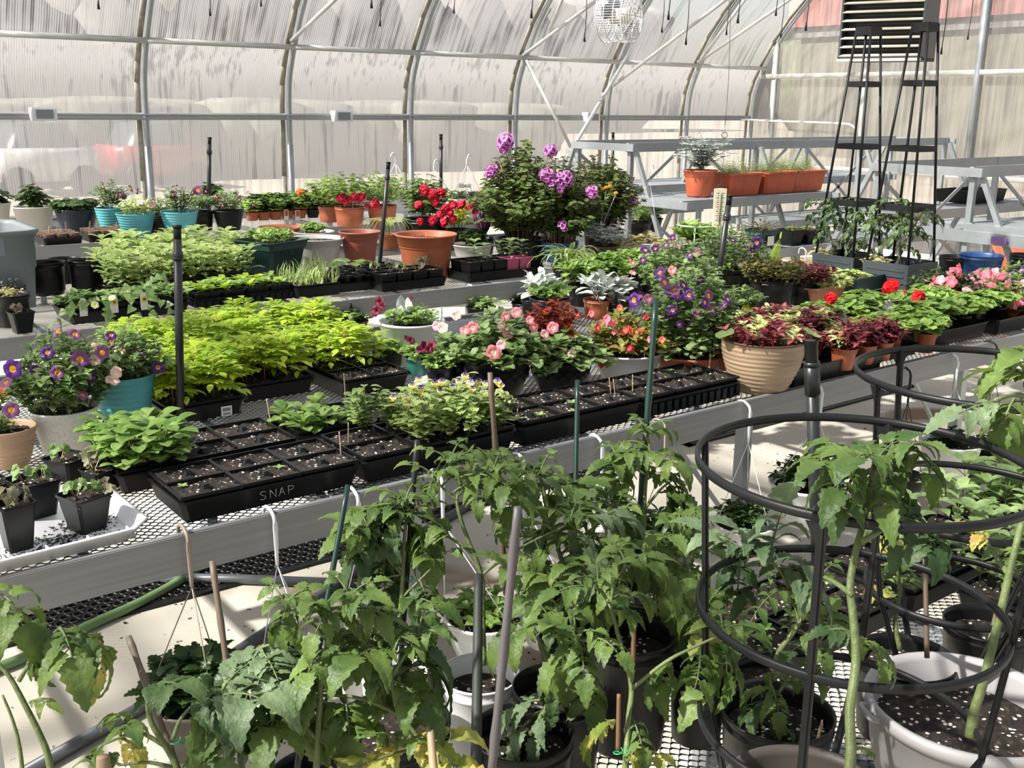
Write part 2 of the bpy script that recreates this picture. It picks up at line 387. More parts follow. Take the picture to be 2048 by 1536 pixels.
def fl_star(c, th, R=.022):          # small five petalled flower with a dark or gold eye
    key = ('s', c.name, th.name, R)
    if key in FM: return FM[key]
    b = MB()
    for k in range(5):
        a = 2 * pi * k / 5; d = V((cos(a), sin(a), .12)); lf(b, d * (R * .1), d, (0, 0, 1), R, R * .95, 'rd', 0, .1, .5, mid=None)
        lf(b, d * (R * .08) + V((0, 0, R * .05)), d, (0, 0, 1), R * .42, R * .3, 'ov', 1, .1, .2)
    b.add([(R * .14 * cos(i * 1.05), R * .14 * sin(i * 1.05), R * .12) for i in range(6)], [(0, 1, 2, 3, 4, 5)], 1)
    tube(b, [(0, 0, 0), (0, 0, -R)], R * .05, 4, 2); FM[key] = b.mesh('flower', [c, th, G_MID]); return FM[key]
def fl_umbel(c, R=.035, seed=1, blot=None, n=26):
    key = ('u', c.name, R, blot.name if blot else 0)
    if key in FM: return FM[key]
    rg = random.Random(seed); b = MB(); g = 2.399963
    for i in range(n):
        z = 1 - 1.35 * (i + .5) / n; r = sqrt(max(0, 1 - z * z)); d = V((r * cos(g * i), r * sin(g * i), z)); o = V((d.x, d.y, d.z * .6)) * (R * .8 * rg.uniform(.6, 1.25))
        x, y, _ = frame_of(d)
        for k in range(5):
            a = 2 * pi * k / 5 + rg.random(); e = (x * cos(a) + y * sin(a) + d * .35)
            lf(b, o, e, d, R * .58, R * .52, 'rd', 0, .15, .5, rg=rg)
            if blot and k < 3: lf(b, o + d * (R * .04), e, d, R * .34, R * .26, 'rd', 1, .15, .4, rg=rg)
    tube(b, [(0, 0, R * .4), (0, 0, -R * 1.4)], R * .05, 4, 2); FM[key] = b.mesh('flower', [c, blot or c, G_MID]); return FM[key]
def fl_bell(c, R=.02):
    key = ('b', c.name, R)
    if key in FM: return FM[key]
    b = MB()
    for k in range(4):
        a = pi / 2 * k; d = V((cos(a) * .45, sin(a) * .45, -1)); lf(b, (0, 0, 0), d, (cos(a), sin(a), .3), R * 1.5, R, 'ov', 0, .3, -.5)
    tube(b, [(0, 0, 0), (R * .3, 0, R)], R * .05, 4, 1); FM[key] = b.mesh('flower', [c, G_MID]); return FM[key]
def face_rot(rg, tilt=.8, face=True):       # flower heads turn up and towards the aisle
    v = V((-cos(AZ) * tilt + rg.uniform(-.9, .9), -sin(AZ) * tilt + rg.uniform(-.9, .9), rg.uniform(.1, 1))).normalized()
    return v.to_track_quat('Z', 'Y').to_euler()
def flowers(parent, cen, meshes, pts, rad=0, seed=1, tilt=.8, name='flower', fwd=.3, up=False):
    rg = random.Random(seed); base = V(parent.location)
    for q in pts:
        x, y = q[0], q[1]; s = q[2] if len(q) > 2 else 1
        p = onv(x, y, cen - toward(x) * (rad * rg.uniform(fwd, 1)))
        me = meshes[0] if len(meshes) == 1 else rg.choice(meshes)
        inst(name, me, parent, Matrix.Rotation(-parent.rotation_euler.z, 3, 'Z') @ (p - base), s=s * rg.uniform(.85, 1.15), rot=(0, 0, rg.random() * 6) if up else face_rot(rg, tilt))
# ============================================================ SETTING
def st_(o, name=None):
    o['kind'] = 'structure'; return o
def panelmat(name, ax, cl=.36, al=1.0, vs=(1, 1, .05)):
    m = bpy.data.materials.new(name); m.use_nodes = True; t = m.node_tree; t.nodes.clear()
    out = t.nodes.new('ShaderNodeOutputMaterial'); tr = t.nodes.new('ShaderNodeBsdfTransparent'); tl = t.nodes.new('ShaderNodeBsdfTranslucent')
    df = t.nodes.new('ShaderNodeBsdfDiffuse'); gl = t.nodes.new('ShaderNodeBsdfGlossy'); gl.inputs['Roughness'].default_value = .25
    f = noise(t, 20, 5, vs); f2 = noise(t, 2.2, 3, (1, 1, .35)); f3 = noise(t, 1.0, 2, (.25, .25, 1.2))
    # twin-wall flutes, a thin line every centimetre or so
    tc = t.nodes.new('ShaderNodeTexCoord'); sp = t.nodes.new('ShaderNodeSeparateXYZ'); t.links.new(tc.outputs['Object'], sp.inputs[0])
    mu = t.nodes.new('ShaderNodeMath'); mu.operation = 'MULTIPLY'; mu.inputs[1].default_value = 2 * pi / .021; t.links.new(sp.outputs[0 if ax == 'X' else 1], mu.inputs[0])
    sn = t.nodes.new('ShaderNodeMath'); sn.operation = 'SINE'; t.links.new(mu.outputs[0], sn.inputs[0])
    fl = t.nodes.new('ShaderNodeMath'); fl.operation = 'MULTIPLY_ADD'; fl.inputs[1].default_value = .11; t.links.new(sn.outputs[0], fl.inputs[0])
    mix = t.nodes.new('ShaderNodeMath'); mix.operation = 'ADD'; t.links.new(f, mix.inputs[0])
    s2 = t.nodes.new('ShaderNodeMath'); s2.operation = 'MULTIPLY_ADD'; s2.inputs[1].default_value = .7; s2.inputs[2].default_value = -.35; t.links.new(f2, s2.inputs[0]); t.links.new(s2.outputs[0], mix.inputs[1])
    t.links.new(mix.outputs[0], fl.inputs[2])
    clear = ramp(t, fl.outputs[0], [(.30, (cl * .4,) * 3), (.48, (cl * .8,) * 3), (.60, (cl * 1.15,) * 3), (.75, (cl * 1.7,) * 3)])
    col = ramp(t, mix.outputs[0], [(.3, mul((.36, .35, .34), al)), (.55, mul((.48, .465, .455), al)), (.75, mul((.385, .38, .38), al))])
    t.links.new(col, tl.inputs[0]); t.links.new(col, df.inputs[0]); tr.inputs[0].default_value = (*mul((.97, .96, .93), 1), 1)
    a = t.nodes.new('ShaderNodeMixShader'); a.inputs[0].default_value = .25; t.links.new(tl.outputs[0], a.inputs[1]); t.links.new(df.outputs[0], a.inputs[2])
    c = t.nodes.new('ShaderNodeMixShader'); c.inputs[0].default_value = .06; t.links.new(a.outputs[0], c.inputs[1]); t.links.new(gl.outputs[0], c.inputs[2])
    k = t.nodes.new('ShaderNodeMixShader'); t.links.new(clear, k.inputs[0]); t.links.new(c.outputs[0], k.inputs[1]); t.links.new(tr.outputs[0], k.inputs[2])
    t.links.new(k.outputs[0], out.inputs[0]); return m
PANX = panelmat('twin wall polycarbonate', 'X'); PANY = panelmat('end wall polycarbonate', 'Y', .34, .8); PANC = panelmat('roof polycarbonate', 'X', .56, .78, (1, .04, .04))
PROF = [(10.06, 0), (10.06, 1.0), (10.05, 1.6), (10.02, 1.9), (9.96, 2.08), (9.86, 2.28), (9.66, 2.6), (9.44, 2.86), (9.12, 3.18), (8.6, 3.58), (7.8, 4.06), (6.6, 4.56), (5.4, 4.86), (4, 5.0)]
FULL = PROF + [(8 - y, z) for y, z in PROF[-2::-1]]
XE, X0 = 11.92, -7.0
def sheet(prof, x0, x1):
    b = MB(); vs = [(x, y, z) for y, z in prof for x in (x0, x1)]
    b.add(vs, [(2 * i, 2 * i + 1, 2 * i + 3, 2 * i + 2) for i in range(len(prof) - 1)]); return b
i6 = 6
st_(sheet(PROF[:i6], X0, XE).obj('wall_side', PANX)); st_(sheet(FULL[-i6:], X0, XE).obj('wall_aisle', PANX))
st_(sheet(FULL[i6 - 1:-(i6 - 1)], X0, XE).obj('ceiling', PANC))
for nm, x in (('wall_end', XE), ('wall_entry', X0)):
    b = MB(); b.add([(x, y, z) for y, z in FULL], [tuple(range(len(FULL)))]); st_(b.obj(nm, PANY, smooth=False))
# floor
def floormat():
    m, t, b = nodes('dusty concrete'); b.inputs['Roughness'].default_value = .75
    f = noise(t, 1.3, 6); f2 = noise(t, 22, 3); f3 = noise(t, .55, 4, dist=.6)
    c = ramp(t, f, [(.3, (.44, .405, .34)), (.5, (.58, .545, .47)), (.72, (.68, .645, .57))])
    c2 = ramp(t, f3, [(.40, (0, 0, 0)), (.33, (1, 1, 1))]) if 0 else ramp(t, f3, [(.34, (1, 1, 1)), (.38, (0, 0, 0))])
    mx = t.nodes.new('ShaderNodeMix'); mx.data_type = 'RGBA'; t.links.new(c2, mx.inputs[0]); t.links.new(c, mx.inputs[6]); mx.inputs[7].default_value = (.24, .16, .09, 1)
    sp = ramp(t, f2, [(.70, (0, 0, 0)), (.72, (1, 1, 1))]); my = t.nodes.new('ShaderNodeMix'); my.data_type = 'RGBA'
    t.links.new(sp, my.inputs[0]); t.links.new(mx.outputs[2], my.inputs[6]); my.inputs[7].default_value = (.10, .07, .05, 1)
    t.links.new(my.outputs[2], b.inputs['Base Color']); bn = t.nodes.new('ShaderNodeBump'); bn.inputs['Strength'].default_value = .25
    t.links.new(f, bn.inputs['Height']); t.links.new(bn.outputs[0], b.inputs['Normal']); return m
b = MB(); box(b, X0, XE, -2.06, 10.06, -.1, 0); st_(b.obj('floor', floormat(), smooth=False))
# ribs, purlins, sills
RIBX = [3.34 + 1.443 * k for k in range(-7, 6)] + [11.86]
RP = [(y - .055 if y > 4 else y + .055, z) for y, z in FULL]
def rib(x, r=.028):
    b = MB(); pts = smooth([V((x, y - (.02 if y > 5 else -.02) * (z > 0), z)) for y, z in RP], 3); tube(b, pts, r, 10)
    for y0 in (9.985, -1.985): tube(b, [(x, y0, 0), (x, y0, 1.32)], r * 1.15, 10)
    return b
n_t = 0
def trim(b, m):
    global n_t; n_t += 1; return st_(b.obj('trim_%d' % n_t, m))
for x in RIBX:
    trim(rib(x), GAL)
    b = MB()                                        # flat glazing bar behind the round tube
    for (y, z), (y2, z2) in zip(PROF[:-1], PROF[1:]): bar(b, (x - .045, y - .012, z), (x - .045, y2 - .012, z2), .05, .018, up=(0, -.7, .7))
    trim(b, mat('weathered glazing bar', (.36, .33, .27), .5, .2, .2, 20))
b = MB()
for xa, xb in zip(RIBX[:-1], RIBX[1:]): bar(b, (xa, 9.80, 2.255), (xb, 9.80, 2.255), .07, .05)
trim(b, ALUP)
b = MB(); bar(b, (X0, 10, 1.60), (XE, 10, 1.60), .04, .05); trim(b, ALUP)
b = MB(); bar(b, (X0, 10, .72), (XE, 10, .72), .02, .04); trim(b, ALUP)
for z in (4.0, 4.9):
    b = MB(); yy = 7.75 if z < 4.5 else 4; bar(b, (X0, yy, z), (XE, yy, z), .06, .05); trim(b, ALUP)
# end-wall framing
for y in (9.62, 8.18, 6.68, 5.2, 3.7, 2.2, .7):
    b = MB(); zt = 3.2 if y > 9 else 4.5; w_ = .1 if y == 6.68 else .06; zt = {9.62: 2.6, 8.18: 3.8}.get(y, 4.6)
    bar(b, (XE - .06, y, 0), (XE - .06, y, zt), w_, .06, up=(0, 1, 0)); trim(b, GAL if y == 6.68 else ALUP)
for z in (2.15, .97):
    b = MB(); bar(b, (XE - .09, -1.9, z), (XE - .09, 9.85, z), .035, .06); trim(b, ALUP)
# truss tubes that lean across the bays
TR = [((583, 82, 9.75), (690, -20, 8.9)), ((1045, 112, 9.78), (1210, -12, 8.9)), ((1052, 120, 9.76), (1160, 330, 9.4)), ((1125, 330, 9.0), (1255, 112, 9.6)),
      ((1225, 172, 9.86), (1470, -15, 8.6)), ((1395, 125, 9.72), (1600, -15, 8.4)), ((1400, 122, 9.6), (1500, -15, 8.8)), ((1100, 60, 9.5), (1130, -15, 9.1))]
for (x, y, Y), (x2, y2, Y2) in TR:
    b = MB(); tube(b, [PY(x, y, Y), PY(x2, y2, Y2)], .021, 8); trim(b, ALUP)

# electrical conduit and sockets
t_ = thing('electrical_conduit', 'pair of grey metal conduits running level along the translucent side wall', 'conduit', (0, 9.93, 1.57))
for dz in (0, .035):
    b = MB(); tube(b, [(X0 + .3, 0, dz), (XE - .3, 0, dz)], .011, 6); b.obj('conduit_run', GAL, t_)
b = MB(); tube(b, smooth([(XE - .35, 0, 0), (XE - .2, -.05, 0), (XE - .12, -.3, -.01), (XE - .12, -1.4, -.02), (XE - .12, -1.66, -.05), (XE - .12, -1.72, -.18), (XE - .12, -1.72, -.75)]), .014, 6); b.obj('bent_end', WHITE, t_)
for i, (x, y, l) in enumerate(((86, 228, 'white weatherproof socket box on the wall conduit at far left'), (683, 232, 'white weatherproof socket box on the conduit above the kalanchoe row'), (1182, 234, 'white socket box on the conduit behind the leaning truss tubes'))):
    p = PY(x, y, 9.89); t_ = thing('outlet_box', l, 'socket', p, 0, 'socket boxes on the wall conduit')
    b = MB(); sqf(b, [(.10, .05, -.055), (.105, .055, -.04), (.105, .055, .04), (.10, .05, .055)]); box(b, -.1, .1, -.05, .05, -.05, .05); b.obj('box_body', WHITE, t_, False)
    b = MB(); box(b, -.07, .07, -.064, -.05, -.038, .038); b.obj('hinged_cover', GREYP, t_, False)

# ============================================================ OUTDOORS seen through the sheeting
b = MB(); box(b, -120, 160, -90, 260, -.22, -.12)
st_(b.obj('ground', mat('pale gravel yard', (.36, .315, .25), .9, 0, .18, .35), smooth=False))
def tline(name, label, pts, h, dz, m, seed):
    rg = random.Random(seed); b = MB(); t = thing(name, label, name.replace('_', ' '), (pts[0][0], pts[0][1], -.12))
    n = 70; A = V((*pts[0], 0)); B = V((*pts[1], 0)); d = (B - A)
    for i in range(n):
        c = d * ((i + .5) / n) + V((rg.uniform(-1, 1), rg.uniform(-1.5, 1.5), 0)); r = d.length / n * rg.uniform(2.4, 3.0); hh = h * rg.uniform(.96, 1.03)
        lathe(b, [(r * .5, 0), (r, hh * .25), (r * 1.1, hh * .5), (r * 1.1, hh * .93), (r * .7, hh), (0, hh * 1.02)], 9, 0, c, wob=lambda a, z, s=rg.random() * 9: 1 + .25 * sin(3 * a + s + z))
    b.obj('crown', m, t); return t
HEDGE = mat('dull brown green hedge', (.13, .13, .10), .9, 0, .4, 1.5)
BARE = mat('grey winter trees', (.20, .185, .175), .9, 0, .3, .8)
tline('clipped_hedge', 'dark clipped hedge beyond the yard, blurred through the side wall', ((-12, 26), (22, 28)), 1.9, 0, HEDGE, 3)
tline('tree_belt', 'grey brown belt of bare trees far behind the side wall', ((-35, 60), (62, 66)), 9.5, 0, BARE, 5)
tline('tree_belt', 'green grey belt of trees beyond the end wall', ((78, 58), (88, -20)), 7.5, 0, mat('olive trees', (.17, .18, .12), .9, 0, .3, .8), 8)
t_ = thing('red_building', 'long low building with pink red fascia seen through the end wall', 'building', (36, 20, -.12))
b = MB(); box(b, 0, 9, -24, 8, 0, 4.6); b.obj('wall_block', mat('olive grey wall', (.19, .18, .14), .8, 0, .1, .5), t_, False)
b = MB(); box(b, -.4, 9.4, -24.4, 8.4, 5.0, 6.4); b.obj('fascia', mat('faded red fascia', (.42, .17, .15), .7, 0, .1, .5), t_, False)
b = MB(); box(b, -.2, 9.2, -24.2, 8.2, 4.6, 5.0); b.obj('gutter_band', mat('grey band', (.2, .2, .2), .7), t_, False)
for i, (x, y, c, l) in enumerate(((5.4, 23, (.6, .6, .62), 'silver car parked outside, blurred behind the left panels'), (7.9, 23.5, (.30, .05, .05), 'red car parked outside, blurred behind the left panels'))):
    t_ = thing('parked_car', l, 'car', (x, y, -.12), .1, 'cars parked in the yard')
    b = MB(); sqf(b, [(.9, .8, .3), (1.05, .88, .5), (1.05, .88, .85), (.95, .8, .95)], rd=.3); b.obj('car_body', mat('car paint %d' % i, c, .3), t_)
    b = MB(); sqf(b, [(.75, .75, .93), (.5, .66, 1.4), (.45, .6, 1.42), (.1, .1, 1.44)], rd=.3); b.obj('cabin', mat('car glass', (.05, .06, .07), .2), t_)
    for sx in (-1, 1):
        for sy in (-1, 1):
            b = MB(); tube(b, [(sx * .65, sy * .78, .3), (sx * .65, sy * .9, .3)], .3, 16); b.obj('wheel', BLK2, t_)

# ============================================================ BENCHES
def expanded(x0, x1, y0, y1, z, cx=.030, cy=.0125, w=.0030, h=.003):
    b = MB(); v = b.v; f = b.f; nx = int((x1 - x0) / cx); ny = int((y1 - y0) / cy)
    for j in range(ny):
        yy = y0 + j * cy
        for i in range(nx):
            xx = x0 + i * cx + (cx / 2 if j % 2 else 0)
            # one wavy strand: up, flat, down, flat
            p = ((xx, yy), (xx + cx * .38, yy + cy * .92), (xx + cx * .5, yy + cy), (xx + cx * .5 + cx * .0, yy + cy), (xx + cx * .62, yy + cy * .92), (xx + cx, yy))
            o = len(v)
            for k, (a, c) in enumerate((p[0], p[1], p[4], p[5])):
                v.append((a, c - w / 2, z)); v.append((a, c + w / 2, z + h * (.2 + .8 * (k in (1, 2)))))
            for k in range(3): f.append((o + 2 * k, o + 2 * k + 2, o + 2 * k + 3, o + 2 * k + 1))
    b.m = [0] * len(f); return b
def patmesh():
    m, t, b = nodes('expanded steel sheet'); b.inputs['Base Color'].default_value = (.20, .215, .23, 1); b.inputs['Metallic'].default_value = .6; b.inputs['Roughness'].default_value = .4
    tc = t.nodes.new('ShaderNodeTexCoord'); s = t.nodes.new('ShaderNodeSeparateXYZ'); t.links.new(tc.outputs['Object'], s.inputs[0])
    def mth(op, a, c=None):
        n = t.nodes.new('ShaderNodeMath'); n.operation = op
        for i, q in enumerate((a, c)):
            if q is None: continue
            if isinstance(q, (int, float)): n.inputs[i].default_value = q
            else: t.links.new(q, n.inputs[i])
        return n.outputs[0]
    u = mth('MULTIPLY', s.outputs[0], 2 * pi / .034); v = mth('MULTIPLY', s.outputs[1], 2 * pi / .026)
    val = mth('ABSOLUTE', mth('ADD', mth('COSINE', u), mth('COSINE', v)))
    a = mth('LESS_THAN', val, .62); t.links.new(a, b.inputs['Alpha']); return m
SHEETM = patmesh()
def bench(label, x0, x1, y0, y1, z, legs, geo=False, rot=0, rail=.085, low=None):
    t = thing('plant_bench', label, 'bench', (x0, y0, 0), rot); W, D = x1 - x0, y1 - y0
    b = MB()
    for yy, sg in ((0, 1), (D, -1)):
        box(b, 0, W, yy - .0035, yy + .0035, z - rail, z + .012); box(b, 0, W, min(yy, yy + .02 * sg), max(yy, yy + .02 * sg), z + .006, z + .012); box(b, 0, W, min(yy, yy + .025 * sg), max(yy, yy + .025 * sg), z - rail, z - rail + .006)
    for xx in (0, W): box(b, xx - .004, xx + .004, 0, D, z - rail, z + .012)
    b.obj('side_rails', ALU, t, False)
    b = MB(); k = 0.3
    while k < W: box(b, k - .012, k + .012, .01, D - .01, z - .045, z - .012); k += .62
    b.obj('cross_bars', GAL, t, False)
    if geo: b = expanded(.01, W - .01, .022, D - .02, z - .006); b.obj('mesh_top', MESHM, t, False)
    else: b = MB(); b.add([(.01, .02, z - .004), (W - .01, .02, z - .004), (W - .01, D - .02, z - .004), (.01, D - .02, z - .004)], [(0, 1, 2, 3)]); b.obj('mesh_top', SHEETM, t, False)
    for lx in legs:
        for yy in (.12, D - .12):
            b = MB(); box(b, lx - x0 - .022, lx - x0 + .022, yy - .022, yy + .022, .0, z - .04); box(b, lx - x0 - .04, lx - x0 + .04, yy - .04, yy + .04, 0, .006); b.obj('leg', GAL, t, False)
        b = MB(); (bar(b, (lx - x0, .12, .14), (lx - x0, D - .12, .14), .03) if not geo else None); (bar(b, (lx - x0 - .02, .14, .2), (lx - x0 - .4, .14, z - .08), .014, .014, up=(0, 1, 0)) if lx > 2.5 and geo else None)
        if b.f: b.obj('leg_brace', GAL, t, False)
    return t
ZB, ZF = .72, .48
bench('long low aluminium bench of expanded mesh carrying marigold trays and petunia pots', -.35, 6.35, 2.28, 4.12, ZB, (.33, 1.48, 2.93, 4.42, 5.9), True)
bench('aluminium mesh bench behind the marigold bench, with seedling flats and terracotta pots', .2, 5.6, 4.80, 6.75, ZB, (.6, 1.9, 3.0, 4.6, 5.45), False, radians(-.6))
bench('far aluminium bench along the translucent side wall', .2, 8.6, 7.82, 9.72, ZB, (.8, 2.2, 3.6, 5.0, 6.4, 8.0))
bench('lower mesh bench close to the aisle carrying tomato pots and cages', .12, 4.6, .12, 1.56, ZF, (.3, 1.7, 3.2, 4.4), True, 0, .05)

# galvanised stepped display racks
def rack(label, X, XR, tiers, frames, fy, group='stepped galvanised display racks'):
    t = thing('display_rack', label, 'rack', (X, fy, 0), 0, group)
    for (y0, y1, z, xa, xb, ribbed) in tiers:
        b = MB()
        for y in (y0, y1): bar(b, (xa, y, z - .035), (xb, y, z - .035), .03, .07)
        b.obj('shelf_beam', GAL, t, False)
        b = MB(); n = int((xb - xa) / .06)
        for i in range(n):
            if ribbed: box(b, xa + .03 + i * .06, xa + .065 + i * .06, y0 + .015, y1 - .015, z - .018, z - .004)
        if ribbed: box(b, xa + .02, xb - .02, y0 + .015, y1 - .015, z - .022, z - .016)
        if ribbed: b.obj('shelf_deck', GAL, t, False)
        for xx in (xa, xb):
            b = MB(); bar(b, (xx, y0 - .08, z - .035), (xx, y1 + .03, z - .035), .03, .055); b.obj('end_rail', GAL, t, False)
    ys = sorted({q for tt in tiers[:1] for q in tt[:2]}); zt = tiers[0][2]
    for fx in frames:
        for y in ys:
            b = MB(); bar(b, (fx, y, 0), (fx, y, zt), .038, .038); b.obj('upright', GAL, t, False)
        b = MB(); bar(b, (fx, ys[0] - .05, zt - .05), (fx, ys[0] - .72, 0), .032, .032, up=(1, 0, 0)); b.obj('slanted_leg', GAL, t, False)
        b = MB(); bar(b, (fx, ys[1] + .05, zt - .05), (fx, ys[1] + .72, 0), .032, .032, up=(1, 0, 0)); b.obj('slanted_leg', GAL, t, False)
    for fx, fx2 in zip(frames[:-1], frames[1:]):
        for a, c in ((zt - .1, .55), (.55, zt - .1)):
            b = MB(); bar(b, (fx, ys[1], a), (fx2 - .3, ys[1], c), .03, .008, up=(0, 1, 0)); b.obj('cross_brace', GAL, t, False)
    return t
# beams are given relative to the rack's base
rack('long stepped galvanised rack holding the orange window boxes', 5.72, 10.2,
     [(0, .62, 1.455, -.02, 4.5, False), (-.62, -.02, 1.06, -.05, 1.75, True), (.64, 1.25, 1.06, -.05, 4.5, True), (.05, .6, .74, 1.9, 4.5, True), (-1.10, -.62, .725, .0, 4.3, True)], (.02, 1.5, 3.0, 4.45), 6.0)
rack('stepped galvanised rack at the right edge with a purple sticker on its rail', 6.5, 11,
     [(0, .7, 1.375, -.02, 4.6, False), (.72, .98, 1.0, -.05, 4.6, True), (-.62, -.02, 1.02, .0, 4.6, True)], (.02, 1.6, 3.2), 3.62)
# ============================================================ POTS
def potprof(style, r, h, sl=.86):
    sr = r * .9
    P_ = dict(
        nursery=[(0, 0), (.80, 0), (.82, .02), (.90, .5), (.955, .86), (.985, .87), (.985, .90), (.965, .91), (.975, .97), (1.0, .98), (1.0, 1), (.965, 1), (.93, .93), (.89, sl)],
        terra=[(0, 0), (.66, 0), (.70, .04), (.84, .70), (.86, .74), (.90, .76), (.95, .95), (1.0, .965), (1.0, 1), (.95, 1), (.92, .95), (.86, sl)],
        plain=[(0, 0), (.66, 0), (.70, .02), (.95, .93), (1.0, .95), (1.0, 1), (.95, 1), (.92, .95), (.86, sl)],
        bowl=[(0, 0), (.55, 0), (.66, .05), (.84, .45), (.94, .92), (1.0, .94), (1.0, 1), (.95, 1), (.92, .93), (.86, sl)],
        wide=[(0, 0), (.70, 0), (.78, .08), (.90, .5), (.95, .85), (1.0, .88), (1.02, .93), (1.0, 1), (.95, 1), (.91, .94), (.88, sl)])
    if style in P_: return [(a * r, z * h) for a, z in P_[style]]
    n = 9 if style == 'ribbed' else 11; out = [(0, 0), (.58 * r, 0)]
    for i in range(n * 4 + 1):
        t = i / (n * 4); base = (.60 + .37 * (t ** .75)) if style == 'ribbed' else (.60 + .38 * sin(t * pi / 2) ** .9)
        out.append((r * (base + (.018 if style == 'ribbed' else .010) * cos(2 * pi * t * n)), h * (.02 + .93 * t)))
    return out + [(r, .97 * h), (r, h), (.95 * r, h), (.92 * r, .95 * h), (.87 * r, sl * h)]
def soil_disc(r, z, seed=0, parent=None, sq=None):
    rg = random.Random(seed); b = MB(); N = 22; vs = [(0, 0, z + .006)]; fs = []
    for j, rr in enumerate((.35, .7, 1.0)):
        for k in range(N): a = 2 * pi * k / N; vs.append((cos(a) * r * rr, sin(a) * r * rr, z + rg.uniform(-.004, .006) * (rr < 1)))
    for k in range(N):
        k2 = (k + 1) % N; fs.append((0, 1 + k, 1 + k2))
        for j in range(2): fs.append((1 + j * N + k, 1 + (j + 1) * N + k, 1 + (j + 1) * N + k2, 1 + j * N + k2))
    b.add(vs, fs); return b.obj('soil', SOIL, parent)
def fit(x, yb, yr, wpx, z0, rb=.7):
    r = .12
    for _ in range(4):
        c = P(x, yb, z0) + toward(x) * (r * rb); r = wpx / 2 * dep(c) / F
    q = onv(x, yr, c); return V((c.x, c.y, z0)), r, max(.03, q.z - z0)
def pot(name, label, cat, x, yb, yr, wpx, style, m, z0=ZB, sl=.86, group=None, seed=1, sc=None, name2='pot', c=None, r=None, h=None, sq=False, wob=None, soil=True, rb=.7):
    if c is None: c, r_, h_ = fit(x, yb, yr, wpx, z0, rb); r = r or r_; h = h or h_
    t = thing(name, label, cat, c, 0, group); b = MB()
    if sq:
        pr = [(a, a, z) for a, z in potprof(style, r, h, sl)]; sqf(b, pr)
    else: lathe(b, potprof(style, r, h, sl), 48, wob=wob)
    b.obj(name2, m, t, not sq)
    if soil:
        if sq: bb = MB(); q = r * .86; bb.add([(-q, -q, sl * h), (q, -q, sl * h), (q, q, sl * h), (-q, q, sl * h)], [(0, 1, 2, 3)]); bb.obj('soil', SOIL, t)
        else: soil_disc(r * .89, sl * h, seed, t)
    t['r'] = r; t['h'] = h; return t, V(c), r, h
def plant(t, b, mats, z, s=1, name='foliage', loc=(0, 0)):
    o = b.obj(name, mats, t, loc=(loc[0], loc[1], z)); o.scale = (s, s, s); return o
def marker(t, loc, h=.07, m=None, lean=(0, 0), w=.012, rz=.8, name='plant_label', label=None):
    b = MB(); box(b, -w / 2, w / 2, -.0009, .0009, -.02, h); b.f and None
    b.add([(-w / 2, 0, h), (w / 2, 0, h), (w * .25, 0, h + w * .4), (-w * .25, 0, h + w * .4)], [(0, 1, 2, 3)])
    o = b.obj(name, m or WOOD, t, False, loc=loc); o.rotation_euler = (lean[0], lean[1], rz)
    if label: o['label'] = label
    return o
def stick(label, x, y, x2, y2, f, f2, m, r=.005, cap=None, name='bamboo_stake', cat='stake', group=None, knots=0):
    a, c = Q(x, y, f), Q(x2, y2, f2); t = thing(name, label, cat, c, 0, group); b = MB(); d = a - c; L = 12
    pts = [d * (i / L) for i in range(L + 1)]; rs = [r * (1 + (.22 if knots and i % knots == 2 else 0)) * (1 - .12 * i / L) for i in range(L + 1)]
    tube(b, pts, rs, 8); b.obj('cane', m, t); return t

# ------------------------------------------------------------ flats and cell packs
def tray(label, cx, cy, W, D, h=.055, z0=ZB, m=None, slots=False, name='seedling_flat', rz=0, group=None, ribs=True):
    t = thing(name, label, 'tray', (cx, cy, z0), rz, group); b = MB(); w, d = W / 2, D / 2
    sqf(b, [(w * .93, d * .90, .004), (w * .985, d * .975, h - .004), (w, d, h - .003), (w, d, h), (w * .97, d * .95, h), (w * .965, d * .94, h - .006), (w * .92, d * .88, .006)], rd=.10)
    box(b, -w * .92, w * .92, -d * .88, d * .88, 0, .005)
    b.obj('tray_body', m or BLK, t, False)
    if slots:
        b = MB(); n = int(W / .035)
        for i in range(n):
            xx = -w + .025 + i * (W - .05) / (n - 1)
            for s in (-1, 1): box(b, xx - .010, xx + .010, min(s * d * .93, s * (d + .003)), max(s * d * .93, s * (d + .003)), .010, h - .012)
        n = int(D / .035)
        for i in range(n):
            yy = -d + .025 + i * (D - .05) / (n - 1)
            for s in (-1, 1): box(b, min(s * w * .95, s * (w + .003)), max(s * w * .95, s * (w + .003)), yy - .010, yy + .010, .010, h - .012)
        b.obj('slotted_side', BLK2, t, False)
    return t
PK = {}
